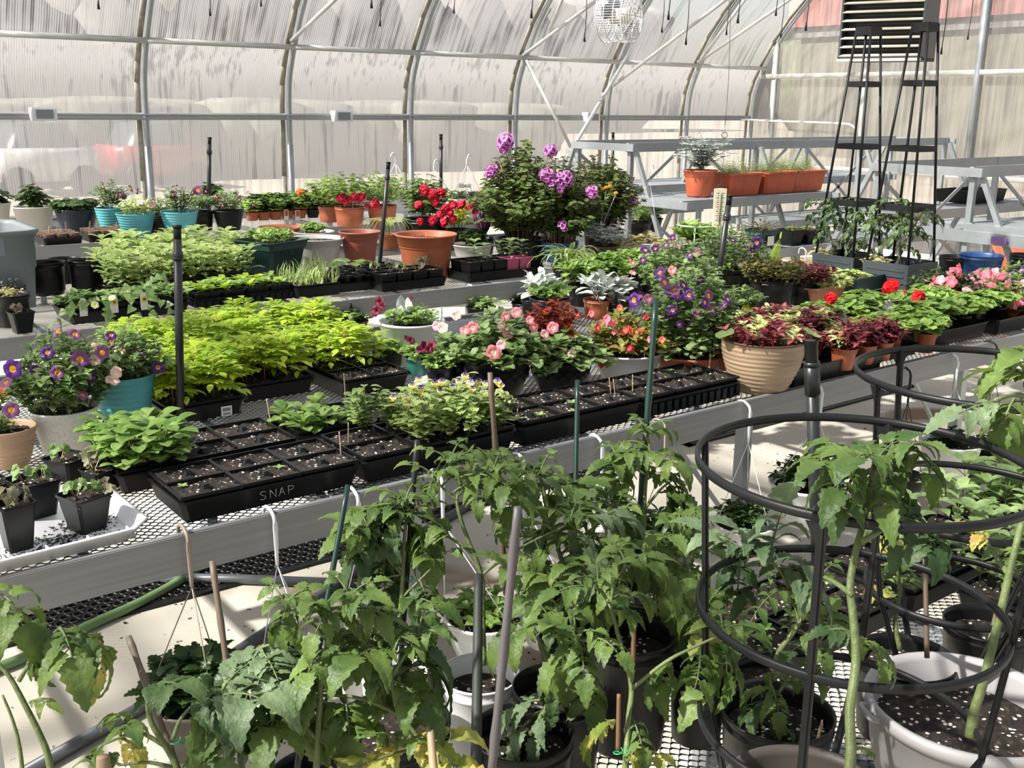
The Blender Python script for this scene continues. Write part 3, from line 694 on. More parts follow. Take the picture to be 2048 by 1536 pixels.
def packmesh(w, d, h, nx, ny, key=0):
    k = (w, d, h, nx, ny, key)
    if k in PK: return PK[k]
    b = MB(); t = .0045; il = h if key else h - .016; cw, cdp = w / nx, d / ny                # rim grid
    for i in range(nx + 1):
        xx = -w / 2 + i * cw; q = t if i in (0, nx) else t * .7; hh = h if i in (0, nx) else il; box(b, xx - q / 2, xx + q / 2, -d / 2, d / 2, hh - .008, hh)
    for j in range(ny + 1):
        yy = -d / 2 + j * cdp; q = t if j in (0, ny) else t * .7; hh = h if j in (0, ny) else il; box(b, -w / 2, w / 2, yy - q / 2, yy + q / 2, hh - .008, hh)
    for i in range(nx):
        for j in range(ny):
            cx, cy = -w / 2 + (i + .5) * cw, -d / 2 + (j + .5) * cdp
            sqf(b, [(cw * .36, cdp * .36, 0), (cw * .495, cdp * .495, h - (.004 if key else .018))], c=(cx, cy, 0), rd=.2)
            b.add([(cx - cw * .36, cy - cdp * .36, .001), (cx + cw * .36, cy - cdp * .36, .001), (cx + cw * .36, cy + cdp * .36, .001), (cx - cw * .36, cy + cdp * .36, .001)], [(0, 3, 2, 1)])
    sqf(b, [(w * .42, d * .42, .004), (w * .497, d * .497, h - .004)], rd=.08)
    for i in range(1, nx):
        for j in range(1, ny):
            cx, cy = -w / 2 + i * cw, -d / 2 + j * cdp; sqf(b, [(.016, .016, h - .014), (.009, .009, h + .002), (.001, .001, h + .002)], c=(cx, cy, 0), rd=.5)
    body = b.mesh('cell_body', [BLK], False)
    rg = random.Random(len(PK)); b = MB(); z = h - .011; n = 12
    vs = []; 
    for i in range(n + 1):
        for j in range(n + 1): vs.append((-w / 2 * .97 + w * .97 * i / n, -d / 2 * .97 + d * .97 * j / n, z + rg.uniform(-.005, .005)))
    b.add(vs, [(i * (n + 1) + j, (i + 1) * (n + 1) + j, (i + 1) * (n + 1) + j + 1, i * (n + 1) + j + 1) for i in range(n) for j in range(n)])
    PK[k] = (body, b.mesh('soil', [SOIL])); return PK[k]
def pack(label, x, y, z, w, d, h=.055, nx=2, ny=2, rz=0, plants=None, pname='seedling', ps=(.8, 1.15), seed=0, group=None, fill=1.0, name='cell_pack', soil=True, jit=.15, per=1):
    body, so_ = packmesh(w, d, h, nx, ny, 0 if soil else 1); t = thing(name, label, 'seedling pack', (x, y, z), rz, group)
    inst('cell_body', body, t, (0, 0, 0)); rg = random.Random(seed * 7 + 3)
    if soil: inst('soil', so_, t, (0, 0, 0))
    if plants:
        for i in range(nx):
            for j in range(ny):
                if rg.random() > fill: continue
                for _ in range(per):
                    inst(pname, rg.choice(plants), t, (-w / 2 + (i + .5 + rg.uniform(-jit, jit)) * w / nx, -d / 2 + (j + .5 + rg.uniform(-jit, jit)) * d / ny, h - .012), rg.random() * 6.3, rg.uniform(*ps))
    return t
ORD = ['leftmost', 'second from left', 'third from left', 'fourth from left', 'fifth from left', 'sixth from left']
def packs(desc, where, cx, cy, nx, ny, w, d, z, gap=.004, rz=0, rows=None, group=None, **k):
    """a grid of packs standing in one flat; rows counted from the camera's side"""
    out = []; rows = rows or (['front row', 'back row'] if ny == 2 else ['front row', 'middle row', 'back row'] if ny == 3 else ['only row'])
    ca, sa = cos(rz), sin(rz); seed = k.pop('seed', 0); fills = k.pop('fills', None); pl = k.pop('plants', None); pls = k.pop('plmap', {})
    for j in range(ny):
        for i in range(nx):
            lx = (i - (nx - 1) / 2) * (w + gap); ly = (j - (ny - 1) / 2) * (d + gap)
            kk = dict(k)
            if fills: kk['fill'] = fills[j][i]
            rw = rows[j].replace(' row', ''); co = {2: ['left', 'right'], 3: ['left', 'centre', 'right']}[nx][i]
            out.append(pack('%s, %s %s, %s' % (desc, rw, co, where), cx + lx * ca - ly * sa, cy + lx * sa + ly * ca, z, w, d, rz=rz, plants=pls.get((j, i), pl), seed=seed + i + 10 * j, group=group, **kk))
    return out

# ------------------------------------------------------------ seedling meshes
def seedlings(kind, n=4):
    out = []
    for s in range(n):
        rg = random.Random(s * 13 + len(kind)); b = MB()
        if kind == 'marigold':
            H = .085; tube(b, [(0, 0, 0), (0, 0, H * .6), (.004, 0, H)], [.0018, .0015, .001], 4, 1)
            for i in range(11):
                a = 2.4 * i + rg.random(); z = H * (.35 + .65 * i / 12); e = .15 + .8 * i / 12
                pinnate(b, (0, 0, z), (cos(a), sin(a), e), (0, 0, 1), .040 * rg.uniform(.8, 1.2) * (1.15 - .35 * i / 12), .030, 4, 0, rg, 'la', .46)
            out.append(b.mesh('marigold_seedling', [G_LIME, mat('reddish stem', (.28, .10, .05), .5)]))
        elif kind in ('zinnia', 'pepper', 'snap'):
            H = {'zinnia': .13, 'pepper': .13, 'snap': .07}[kind]; L = {'zinnia': .075, 'pepper': .075, 'snap': .035}[kind]
            tube(b, [(0, 0, 0), (0, 0, H * .7), (.004, .002, H)], .0016, 4, 1); k = 4
            for i in range(k):
                z = H * (.3 + .7 * i / (k - 1)); a0 = rg.random() * 6
                for l in range(2 if i < k - 1 else 4):
                    a = a0 + i * 1.57 + l * (pi if i < k - 1 else pi / 2); lf(b, (0, 0, z), (cos(a), sin(a), .35 + .5 * i / k), (0, 0, 1), L * rg.uniform(.8, 1.15), L * (.42 if kind != 'pepper' else .5), 'ov', 0, .3, .7, rg=rg)
            out.append(b.mesh(kind + '_seedling', [{'zinnia': G_PALE, 'pepper': G_PET, 'snap': G_MID}[kind], STEMG]))
        elif kind == 'rosette':
            for i in range(11):
                a = 2.4 * i; e = .25 + .9 * i / 11; lf(b, (0, 0, .004 + i * .003), (cos(a), sin(a), e), (0, 0, 1), .055 * rg.uniform(.7, 1.1), .032, 'sp', 0, .15, .8, rg=rg)
            out.append(b.mesh('petunia_seedling', [G_MID, STEMG]))
        elif kind == 'pansy':
            for i in range(16):
                a = 2.4 * i; z = .015 + .05 * i / 16; q = V((cos(a) * .02, sin(a) * .02, z)); tube(b, [(0, 0, 0), q], .0009, 3, 1)
                lf(b, q, (cos(a), sin(a), .3 + .4 * rg.random()), (0, 0, 1), .034 * rg.uniform(.7, 1.3), .023, 'sp', 0, .15, .9, quilt=.02, rg=rg)
            out.append(b.mesh('pansy_seedling', [G_MID, STEMG]))
        elif kind == 'grass':
            for i in range(11):
                a = rg.random() * 6.3; lf(b, (rg.uniform(-.012, .012), rg.uniform(-.012, .012), 0), (cos(a) * .5, sin(a) * .5, 1.2), (cos(a), sin(a), .2), .14 * rg.uniform(.6, 1.2), .006, 'st', 0, .3, rg.uniform(.6, 2.6), rg=rg)
            out.append(b.mesh('grass_seedling', [G_PALE, STEMG]))
        elif kind == 'lettuce':
            for i in range(9):
                a = 2.4 * i; lf(b, (0, 0, .01 + .002 * i), (cos(a), sin(a), .5 + .5 * rg.random()), (0, 0, 1), .04 * rg.uniform(.7, 1.2), .026, 'rd', 0, .1, .8, quilt=.03, rg=rg)
            out.append(b.mesh('leafy_seedling', [G_LIME if s % 2 else G_MID, STEMG]))
        elif kind == 'wilt':
            for i in range(7):
                a = rg.random() * 6.3; q = V((cos(a) * .02, sin(a) * .02, rg.uniform(.02, .05))); tube(b, [(0, 0, 0), q], .0013, 3, 1)
                disc(b, q, (cos(a), sin(a), .6), .015 * rg.uniform(.6, 1.3), 0, .5, 5, .15, rg=rg)
            out.append(b.mesh('small_ivy', [G_VINE if s % 2 else leaf('dull purple green leaf', (.16, .14, .10), (.30, .30, .18), .3), mat('pale stem', (.42, .34, .2), .6)]))
        elif kind == 'viola':
            for i in range(9):
                a = rg.random() * 6.3; H = rg.uniform(.05, .10); r = rg.uniform(.01, .04); top = V((cos(a) * r, sin(a) * r, H)); tube(b, bez(V((0, 0, 0)), V((0, 0, H * .6)), top, 4), .0011, 3, 1)
                for j in range(5):
                    q = top * (.3 + .7 * j / 4); e = rg.random() * 6.3; lf(b, q, (cos(e), sin(e), .4), (0, 0, 1), .032 * rg.uniform(.7, 1.2), .015, 'sp', 0, .2, .6, rg=rg)
            out.append(b.mesh('viola_plant', [G_PALE, STEMG]))
        elif kind == 'tomseed':
            tube(b, [(0, 0, 0), (.003, 0, .13)], .002, 4, 1)
            for i in range(5): a = 2.4 * i + s; tleaf(b, (0, 0, .05 + .02 * i), (cos(a), sin(a), .6), .10, .04, rg, 0, 1, 1.2, 2)
            out.append(b.mesh('tomato_seedling', [G_TOM, STEMG]))
        elif kind == 'twoleaf':
            tube(b, [(0, 0, 0), (.004, 0, .05)], .0016, 4, 1)
            for l in range(3): a = s + 2.1 * l; disc(b, (cos(a) * .022, sin(a) * .022, .055), (cos(a) * .3, sin(a) * .3, 1), .019, 0, .2, 3, .05, rg=rg)
            out.append(b.mesh('squash_seedling', [G_MID, STEMG]))
        elif kind == 'speck':
            for l in range(4): a = s + 1.6 * l; lf(b, (0, 0, .003), (cos(a), sin(a), .5), (0, 0, 1), .017, .010, 'ov', 0, .2, .5, rg=rg)
            out.append(b.mesh('tiny_sprout', [G_VAR if s % 2 else G_MID, STEMG]))
    return out
S_MAR, S_ZIN, S_PEP, S_SNAP, S_ROS, S_PAN, S_GRA, S_LET, S_WIL, S_VIO, S_TOM, S_TWO, S_SPK = [seedlings(k, n) for k, n in
    (('marigold', 5), ('zinnia', 5), ('pepper', 4), ('snap', 4), ('rosette', 4), ('pansy', 4), ('grass', 5), ('lettuce', 4), ('wilt', 4), ('viola', 4), ('tomseed', 3), ('twoleaf', 3), ('speck', 4))]
def viola_flower():
    b = MB()
    for k, (a, mi) in enumerate(((1.57 - .45, 0), (1.57 + .45, 0), (.1, 1), (pi - .1, 1), (-1.57, 2))):
        d = V((cos(a), sin(a), .05)); lf(b, d * .001, d, (0, 0, 1), .013, .013, 'rd', mi, .1, .3)
    tube(b, [(0, 0, 0), (0, -.006, -.012), (0, -.012, -.04)], .0008, 3, 3); return b.mesh('flower', [F_PURP, F_CRE, F_YEL, STEMG])
FV = viola_flower()
# ============================================================ BENCH 1 (front aluminium bench)
T1z = ZB + .010
# --- shallow white tray with spilled soil and the black pots
t = thing('serving_tray', 'shallow white plastic tray with spilled soil at the left end of the bench', 'tray', (.34, 2.49, ZB + .008), radians(2)); b = MB(); w, d = .37, .19
sqf(b, [(w - .02, d - .02, 0), (w, d, .030), (w + .006, d + .006, .034), (w + .006, d + .006, .037), (w - .006, d - .006, .036), (w - .03, d - .03, .006)], rd=.25); box(b, -w + .03, w - .03, -d + .03, d - .03, .0, .0065)
for i in range(8): box(b, -w + .06 + i * .09, -w + .064 + i * .09, -d + .012, -d + .04, .006, .030)
b.obj('tray_body', WHITE, t)
b = MB(); rg = random.Random(5)
def crumb(b, x, y, z, s, rg):
    vs = [(x + s * rg.uniform(-1, 1), y + s * rg.uniform(-1, 1), z + s * rg.uniform(0, .9)) for _ in range(5)]; b.add(vs, [(0, 1, 2), (0, 2, 3), (1, 3, 4), (0, 3, 4), (2, 1, 4)])
for i in range(1500):
    cx, cy, sp = rg.choice(((.22, -.09, .05), (.27, -.02, .035), (.08, -.13, .06), (-.05, -.14, .07), (-.25, -.1, .08))); crumb(b, cx + rg.gauss(0, sp), max(-d + .04, cy + rg.gauss(0, sp * .55)), .0065, rg.uniform(.002, .006), rg)
tag(b.obj('spilled_soil', mat('loose dark compost', (.02, .013, .01), .9, 0, .4, 60), t, False), kind='stuff')
def sqpot(label, x, yb, yr, wpx, rz, z0, plant_=None, m=None, h=None, group=None, cell=1, dd=(0, 0)):
    c, r, hh = fit(x, yb, yr, wpx, z0, .6); r *= .74; h = h or hh; t = thing('square_pot', label, 'pot', (c.x + dd[0], c.y + dd[1], z0), rz, group); b = MB()
    sqf(b, [(r * .66, r * .66, 0), (r * .93, r * .93, h * .93), (r, r, h * .94), (r, r, h), (r * .95, r * .95, h), (r * .9, r * .9, h * .84)], rd=.16); b.add([(-r * .66, -r * .66, .001), (r * .66, -r * .66, .001), (r * .66, r * .66, .001), (-r * .66, r * .66, .001)], [(0, 3, 2, 1)])
    b.obj('pot_body', m or BLK, t, False); b = MB(); n = 6; q = r * .9; rg = random.Random(int(x))
    vs = [(-q + 2 * q * i / n, -q + 2 * q * j / n, h * .84 + rg.uniform(-.004, .006)) for i in range(n + 1) for j in range(n + 1)]
    b.add(vs, [(i * (n + 1) + j, (i + 1) * (n + 1) + j, (i + 1) * (n + 1) + j + 1, i * (n + 1) + j + 1) for i in range(n) for j in range(n)]); b.obj('soil', SOIL, t)
    for k, (me, sc) in enumerate(plant_ or []): inst('plant', me, t, ((-.3 + .6 * k) * r, (.2 - .4 * k) * r, h * .85), k * 2, sc)
    return t
zt = ZB + .016
sqpot('black square pot with a drooping pale sprig, nearest the left edge on the white tray', 38, 1105, 1000, 92, .1, zt, [(S_WIL[0], .9), (S_WIL[2], .8)])
sqpot('black square pot of thin bent stems standing behind the other tray pots', 75, 1040, 955, 118, .15, zt, [(S_WIL[1], .9), (S_WIL[3], .8)])
sqpot('black square pot with purple tinged ivy at the right end of the white tray', 176, 1068, 985, 112, .3, zt, [(S_WIL[3], .95), (S_WIL[1], .75), (S_WIL[2], .7)])
sqpot('black square pot cut off by the left edge on the white tray', -14, 1030, 962, 90, .1, zt, [(S_WIL[0], .8)])
sqpot('black square pot with a small grey green sprig, behind the white tray', 140, 965, 912, 100, .5, ZB + .008, [(S_WIL[1], .9)])
sqpot('black square pot with bark chips, half hidden behind the ivy pot', 205, 985, 935, 88, .3, ZB + .008, [(S_WIL[2], 1.1)])
# --- pots at the left end
FP = [fl_petunia(F_PURP, F_YEL, .024), fl_petunia(F_PURP2, F_YEL, .023), fl_petunia(F_PURP, F_YEL, .020)]
FPINK = [fl_petunia(F_PINK, F_CRE, .021), fl_petunia(F_LPINK, F_CRE, .020), fl_petunia(F_PPINK, F_CRE, .018)]
t, c, r, h = pot('potted_petunia', 'white speckled tapering pot with a bushy purple petunia and gold throats', 'potted plant', 137, 912, 812, 132, 'plain', mat('speckled white resin', (.72, .72, .70), .55, 0, .16, 160), rb=.6)
plant(t, bush(11, .165, .25, 52, .044, .019, 'la', 8, low=-.05, up=.7, r0=.5), [G_PET, STEMG], h * .86)
flowers(t, c, FP, [(72, 740, 1.1), (112, 662), (205, 705), (115, 745, .9), (160, 718, 1.1), (150, 668, .8), (25, 738, 1.1), (165, 790, .7), (100, 790, .8), (22, 820, .9), (95, 705, .9), (12, 765, .9), (180, 755, .8)], .13, 3)
flowers(t, c, [fl_petunia(F_PPINK, F_CRE, .02)], [(190, 720), (225, 760), (232, 745)], .12, 4)
t, c, r, h = pot('potted_petunia', 'large teal ribbed pot with a pale flowering petunia behind the speckled white pot', 'potted plant', 256, 868, 745, 124, 'ribbed', TEAL, rb=.6)
plant(t, bush(12, .14, .16, 34, .044, .020, 'la', 7, low=-.02, up=.7, r0=.5), [G_PET, STEMG], h * .86)
flowers(t, c, [fl_petunia(F_PPINK, F_CRE, .022), fl_petunia(F_PURP2, F_YEL, .02)], [(283, 705), (222, 683, .8), (240, 700), (192, 700), (270, 730, .8)], .1, 5)
flowers(t, c, [FP[0]], [(316, 735, .8), (222, 670, .7)], .1, 6)
t, c, r, h = pot('potted_bedding_plant', 'peach coloured ribbed pottery bowl with a small mounded seedling, at the left edge', 'potted plant', 24, 940, 852, 108, 'ribbed', PEACH, rb=.6)
plant(t, bush(13, .05, .05, 12, .02, .01, 'ov', 4), [G_MID, STEMG], h * .86, loc=(-.02, 0))
t, c, r, h = pot('potted_bedding_plant', 'white rimmed pot holding an orange flower, behind the peach bowl', 'potted plant', -6, 890, 812, 90, 'terra', WHITE, rb=.6)
plant(t, bush(14, .06, .05, 8, .03, .014, 'ov', 4), [G_MID, STEMG], h * .86)
inst('flower', fl_umbel(F_ORA, .024), t, (.03, .02, h + .035))

# --- marigold flats (lime green seedlings), two packs wide and three deep
def flat(lab, where, cx, cy, nx, ny, pw, pd, h=.055, W=None, D=None, tz=ZB + .004, slots=False, tm=None, rz=0, rows=None, desc='black cell pack', lift=.007, th=None, **k):
    tray(lab, cx, cy, W or nx * (pw + .004) + .016, D or ny * (pd + .004) + .016, th or h * .92, tz, m=tm, slots=slots, rz=rz)
    return packs(desc, where, cx, cy, nx, ny, pw, pd, tz + lift, rz=rz, rows=rows, h=h, **k)
mk = dict(plants=S_MAR, pname='marigold_seedling', desc='cell pack of lime green marigold seedlings', ps=(.95, 1.35), jit=.2)
r3 = ['front row', 'middle row', 'back row']
def mflat(where, lab, cx, cy, seed, fills=None, per=1, rows=r3, ny=3):
    flat(lab, where, cx, cy, 2, ny, .125, .15, h=.06, seed=seed, fills=fills, per=per, rows=rows, plants=S_MAR, pname='marigold_seedling', desc='cell pack of lime marigolds', ps=(1.3, 1.85), jit=.15)
mflat('in the labelled marigold flat', 'black marigold flat with a white barcode label, beside the teal pot', 1.18, 3.39, 1)
mflat('in the flat behind the labelled marigold flat', 'black marigold flat behind the labelled one, next to the bench back', 1.24, 3.86, 2, rows=['front row', 'back row'], ny=2)
mflat('in the centre marigold flat', 'black marigold flat in the centre of the lime green block', 1.49, 3.50, 3)
mflat('in the flat behind the centre one', 'black marigold flat at the back of the lime green block', 1.57, 3.93, 4, rows=['front row', 'back row'], ny=2)
mflat('in the thinly planted flat', 'black flat with thinning marigolds and many empty cells', 1.80, 3.36, 5, [[0, 0], [.25, .4], [1, .8]], 1)
mflat('in the flat right of the block', 'black marigold flat at the right back of the lime green block', 1.88, 3.84, 6, [[.9, .6], [1, .9]], 1, ['front row', 'back row'], 2)
t = thing('barcode_label', 'small white barcode sticker on the front of the marigold flat', 'label', (1.235, 3.128, ZB + .035), 0); b = MB(); box(b, -.018, .018, -.001, .001, -.016, .016); o = b.obj('label_card', TAGW, t, False)
b = MB()
for i in range(9): box(b, -.013 + i * .003, -.0115 + i * .003, -.0016, -.001, .0, .011)
box(b, -.013, .013, -.0016, -.001, -.008, -.006); box(b, -.013, .013, -.0016, -.001, -.012, -.0105); b.obj('barcode_print', BLK2, t, False)

# --- pansy seedlings and soil flat behind the SNAP flat
RR2 = ['front row', 'back row']
tray('black flat half full of pansy seedlings, behind the flat marked SNAP', .995, 2.77, .52, .27, .055, ZB + .004)
pm = {}
packs('cell pack in the pansy flat', 'behind the SNAP flat', .995, 2.77, 3, 2, .165, .122, ZB + .011, rows=RR2, h=.058, seed=21, fills=[[1, 0, 0], [1, .0, .25]], plants=S_PAN, pname='pansy_seedling', ps=(1.2, 1.7), per=4, jit=.25)
# --- SNAP flat
tray('black flat of bare soil cells with SNAP chalked on its front', 1.045, 2.474, .50, .252, .058, ZB + .004, name='seedling_flat')
packs('soil filled cell pack', 'in the flat chalked SNAP', 1.045, 2.474, 3, 2, .158, .116, ZB + .014, rows=RR2, h=.062, seed=31, fills=[[.3, .3, 0], [0, 0, 0]], plants=S_SPK, pname='tiny_sprout', ps=(.9, 1.5), jit=.3)
t = thing('chalk_lettering', 'white chalk letters SNAP on the black flat front', 'lettering', (1.03, 2.347, ZB + .038))
strokes = dict(S=[(.8, .9), (.3, 1), (0, .8), (.3, .55), (.7, .4), (.8, .15), (.4, 0), (0, .1)], N=[(0, 0), (0, 1), (.8, 0), (.8, 1)], A=[(0, 0), (.4, 1), (.8, 0)], A2=[(.15, .4), (.65, .4)], P=[(0, 0), (0, 1), (.7, .9), (.7, .55), (0, .45)])
b = MB()
for i, (L_, x0) in enumerate((('S', 0), ('N', .028), ('A', .052), ('A2', .052), ('P', .078))):
    ps_ = [V((x0 - .03 + q[0] * .020, -.0003 * q[1], (q[1] - .5) * .022)) for q in strokes[L_]]
    for a_, c_ in zip(ps_[:-1], ps_[1:]): tube(b, [a_, c_], 0.0008, 5)
b.obj('letter_strokes', LGREY, t)
# --- viola flat (deep solid tray)
tray('deep solid black tray carrying the flowering viola packs', 1.56, 2.475, .53, .27, .062, ZB + .003)
packs('cell pack in the viola tray', 'of the deep viola tray', 1.56, 2.475, 3, 2, .168, .122, ZB + .016, rows=RR2, h=.064, seed=41, fills=[[0, 1, 1], [.1, 1, 1]], plants=S_VIO, pname='viola_plant', ps=(1.0, 1.4), per=2, jit=.2)
t = thing('viola_clump', 'cluster of tiny purple and white violas standing above their pale leaves', 'viola flowers', (1.66, 2.48, ZB + .07), 0)
b = bush(42, .15, .085, 26, .03, .014, 'sp', 6, low=0, up=.8, flat=1, r0=.9); b.obj('foliage', [G_PALE, STEMG], t, loc=(0, 0, 0))
rg = random.Random(9)
for x, y in ((838, 752), (884, 757), (882, 776), (918, 757), (930, 745), (958, 757), (972, 762), (945, 772), (995, 757), (1005, 782), (978, 785), (824, 765), (812, 790), (842, 772), (830, 800), (850, 808), (864, 788), (890, 797), (968, 778), (786, 789), (905, 770), (1002, 765), (870, 760), (940, 760), (918, 772)):
    p = PY(x, y + 6, 2.48 + rg.uniform(-.06, .06)); inst('flower', FV, t, p - V(t.location), rot=face_rot(rg, 1.3), s=rg.uniform(.8, 1.1))
    b = MB(); tube(b, [p - V(t.location), V((rg.uniform(-.1, .12), rg.uniform(-.05, .05), .02))], .0008, 3); b.obj('flower_stalk', STEMG, t)
# --- small leafy packs between viola and marigolds
tray('black flat of young petunia rosettes in front of the empty cells', 1.47, 2.80, .40, .24, .05, ZB + .004)
packs('cell pack of petunia rosettes', 'before the empty cells', 1.47, 2.80, 3, 2, .125, .108, ZB + .012, rows=RR2, h=.056, seed=51, fills=[[1, .8, 0], [.6, .3, 0]], plants=S_ROS, pname='petunia_seedling', ps=(.8, 1.2))
tray('black flat with scattered yellowing sprouts beside the small petunia rosettes', 1.83, 2.83, .27, .24, .05, ZB + .004)
packs('cell pack of sparse sprouts', 'beside the petunia rosettes', 1.83, 2.83, 2, 2, .125, .108, ZB + .012, rows=RR2, h=.056, seed=55, fills=[[.3, .4], [.2, 0]], plants=S_SPK, pname='tiny_sprout', ps=(.8, 1.4))
# --- third and fourth flats
tray('deep solid black tray of soil packs with a few yellow purple leaves', 2.09, 2.478, .51, .27, .062, ZB + .003)
packs('cell pack of soil', 'of the right deep tray', 2.09, 2.478, 3, 2, .16, .122, ZB + .020, rows=RR2, h=.062, seed=61, fills=[[.8, .6, 0], [.4, 0, 0]], plants=[S_SPK[1], S_SPK[3]], pname='tiny_sprout', ps=(1.0, 1.8), jit=.3)
tray('slatted open black tray of soil packs left of the taupe ribbed pot', 2.585, 2.478, .50, .27, .058, ZB + .003, slots=True)
packs('cell pack of soil', 'in the slatted tray', 2.585, 2.478, 3, 2, .158, .122, ZB + .030, rows=RR2, h=.050, seed=71, fills=[[.2, .4, .2], [.2, 0, .3]], plants=S_SPK, pname='tiny_sprout', ps=(.5, 1), jit=.3)
# wooden plant labels standing in cells
for i, (x, y, z, lab) in enumerate(((540, 836, .79, 'wooden label in the soil pack at the back of the pansy flat'), (682, 905, .79, 'wooden label at the right end of the SNAP flat'), (697, 885, .79, 'wooden label in the front left pack of the viola tray'), (655, 850, .78, 'wooden label among the young petunia rosettes'), (690, 782, .77, 'wooden label in the nearly empty cells'),
                                     (1034, 840, .79, 'short wooden label in the left pack of the right deep tray'), (1230, 792, .79, 'wooden label leaning in the right pack of the deep tray'), (1265, 782, .79, 'wooden label in the front of the slatted tray'), (1418, 740, .79, 'wooden label at the back of the slatted tray'), (1222, 790, .785, 'wooden label between the deep tray and slatted tray'))):
    p = P(x, y, z); t = thing('plant_label', lab, 'plant label', p, 0, 'wooden plant labels'); b = MB(); box(b, -.0055, .0055, -.0009, .0009, -.02, .055 if i != 5 else .03)
    tube(b, [(0, -.0009, .055 if i != 5 else .03), (0, .0009, .055 if i != 5 else .03)], .0055, 8); o = b.obj('wooden_slat', WOOD, t, False); o.rotation_euler = (radians(-8 + 5 * (i % 3)), radians(6 - 5 * (i % 4)), .9)

# --- white foam base with small pots, white wave bowl
t = thing('foam_packing', 'crumpled white foam packing under the small burgundy petunia pots', 'foam', (2.08, 3.02, ZB + .006), .3); b = MB(); rg = random.Random(3)
sqf(b, [(.15, .10, 0), (.155, .11, .03), (.15, .10, .045), (.10, .07, .050), (.09, .05, .03), (.02, .01, .028)], rd=.2); b.obj('foam_body', WHITE, t, False)
def simple(name, label, cat, x, yb, yr, wpx, style, m, fol, mats, fl=None, z0=ZB, s=1, group=None, **k):
    t, c, r, h = pot(name, label, cat, x, yb, yr, wpx, style, m, z0=z0, group=group, **k)
    if fol: plant(t, fol, mats, h * .86, s)
    return t, c, r, h
LF = [G_PET, STEMG]
t, c, r, h = simple('potted_petunia', 'small black pot of maroon petunia on the white foam packing', 'potted plant', 880, 768, 728, 58, 'nursery', BLK, bush(81, .07, .05, 14, .036, .022, 'sp', 5, low=-.02), [G_MID, STEMG], z0=ZB + .05)
flowers(t, c, [fl_petunia(F_MAR, F_MAR, .02)], [(862, 690), (848, 690, .9), (822, 680, .9), (815, 676, .7), (858, 698), (842, 697)], .07, 3)
simple('potted_petunia', 'small teal green pot beside the maroon petunia', 'potted plant', 835, 752, 714, 50, 'terra', mat('green glaze', (.02, .14, .11), .4), bush(82, .065, .05, 14, .036, .022, 'sp', 5, low=-.01), [G_MID, STEMG], z0=ZB + .05)
simple('potted_petunia', 'small black pot of leafy petunia squeezed against the embossed black pot', 'potted plant', 915, 758, 718, 46, 'nursery', BLK, bush(83, .07, .05, 14, .036, .022, 'sp', 5, low=-.01), [G_MID, STEMG], z0=ZB + .05)
simple('potted_petunia', 'black pot of broad leaved petunia at the right of the sparse marigolds', 'potted plant', 775, 740, 700, 62, 'nursery', BLK, bush(84, .08, .045, 16, .045, .026, 'sp', 5, low=-.01), [G_MID, STEMG])
t, c, r, h = pot('petunia_bowl', 'white bowl with moulded waves, maroon petunia and one upright silver leaf', 'potted plant', 824, 735, 640, 134, 'plain', WHITE, wob=lambda a, z: 1 + (.012 * sin(a * 9) if .05 < z < .14 else 0))
plant(t, bush(85, .13, .08, 26, .036, .017, 'sp', 6, low=-.01), [G_MID, STEMG], h * .86)
b = MB(); 
for k, (a, L_) in enumerate(((.5, .10), (2.2, .08), (3.6, .075), (5, .07), (1.4, .11))): lf(b, (.0, 0, 0), (cos(a) * .5, sin(a) * .5, 1), (cos(a), sin(a), .2), L_, .04, 'sp', 0, .3, .5)
plant(t, b, [G_SILV, STEMG], h * .95, name='silver_leaves', loc=(-.02, .02))
flowers(t, c, [fl_petunia(F_MAR, F_MAR, .022)], [(758, 604), (752, 620), (764, 612), (748, 628, .8), (822, 596, .7)], .15, 8)
marker(t, (.095, -.075, h), .05, TAGW, w=.022, name='plant_tag')

# --- two embossed black pots with coral petunias
EMB = lambda a, z: 1 + .008 * (abs(sin(a * 10)) > .5) * (.1 < z < .17)
t, c, r, h = pot('potted_petunia', 'left black pot with embossed band under coral pink petunias', 'potted plant', 993, 803, 716, 140, 'bowl', BLK2)
b = MB()
for k in range(16):
    a = 2 * pi * k / 16
    for sg in (-1, 1): tube(b, [V((cos(a + sg * s_ * .19) * r * (.885 + .05 * q_), sin(a + sg * s_ * .19) * r * (.885 + .05 * q_), h * (.5 + .28 * q_))) for s_, q_ in ((0, 0), (.6, .35), (1, .5), (.6, .75), (0, 1))], .0022, 4)
b.obj('embossed_band', BLK2, t)
plant(t, bush(91, .235, .17, 50, .055, .036, 'sp', 6, low=-.075, up=.6, r0=.5), LF, h * .9)
flowers(t, c, FPINK, [(885, 655, 1.15), (912, 630), (945, 655, .9), (1012, 632, .9), (987, 705, 1.2), (1002, 690, .8), (960, 712, .9), (930, 660, .9), (1033, 625, .9), (1016, 668, .9), (1003, 652, .8), (872, 652, 1), (965, 700, .8)], .21, 12, 1.2)
t, c, r, h = pot('potted_petunia', 'right black pot with embossed band, coral petunias and a rusty coleus', 'potted plant', 1120, 793, 716, 128, 'bowl', BLK2)
b = MB()
for k in range(16):
    a = 2 * pi * k / 16
    for sg in (-1, 1): tube(b, [V((cos(a + sg * s_ * .19) * r * (.885 + .05 * q_), sin(a + sg * s_ * .19) * r * (.885 + .05 * q_), h * (.5 + .28 * q_))) for s_, q_ in ((0, 0), (.6, .35), (1, .5), (.6, .75), (0, 1))], .0022, 4)
b.obj('embossed_band', BLK2, t)
plant(t, bush(92, .19, .12, 36, .055, .038, 'sp', 6, low=-.09, up=.6, r0=.5), LF, h * .9)
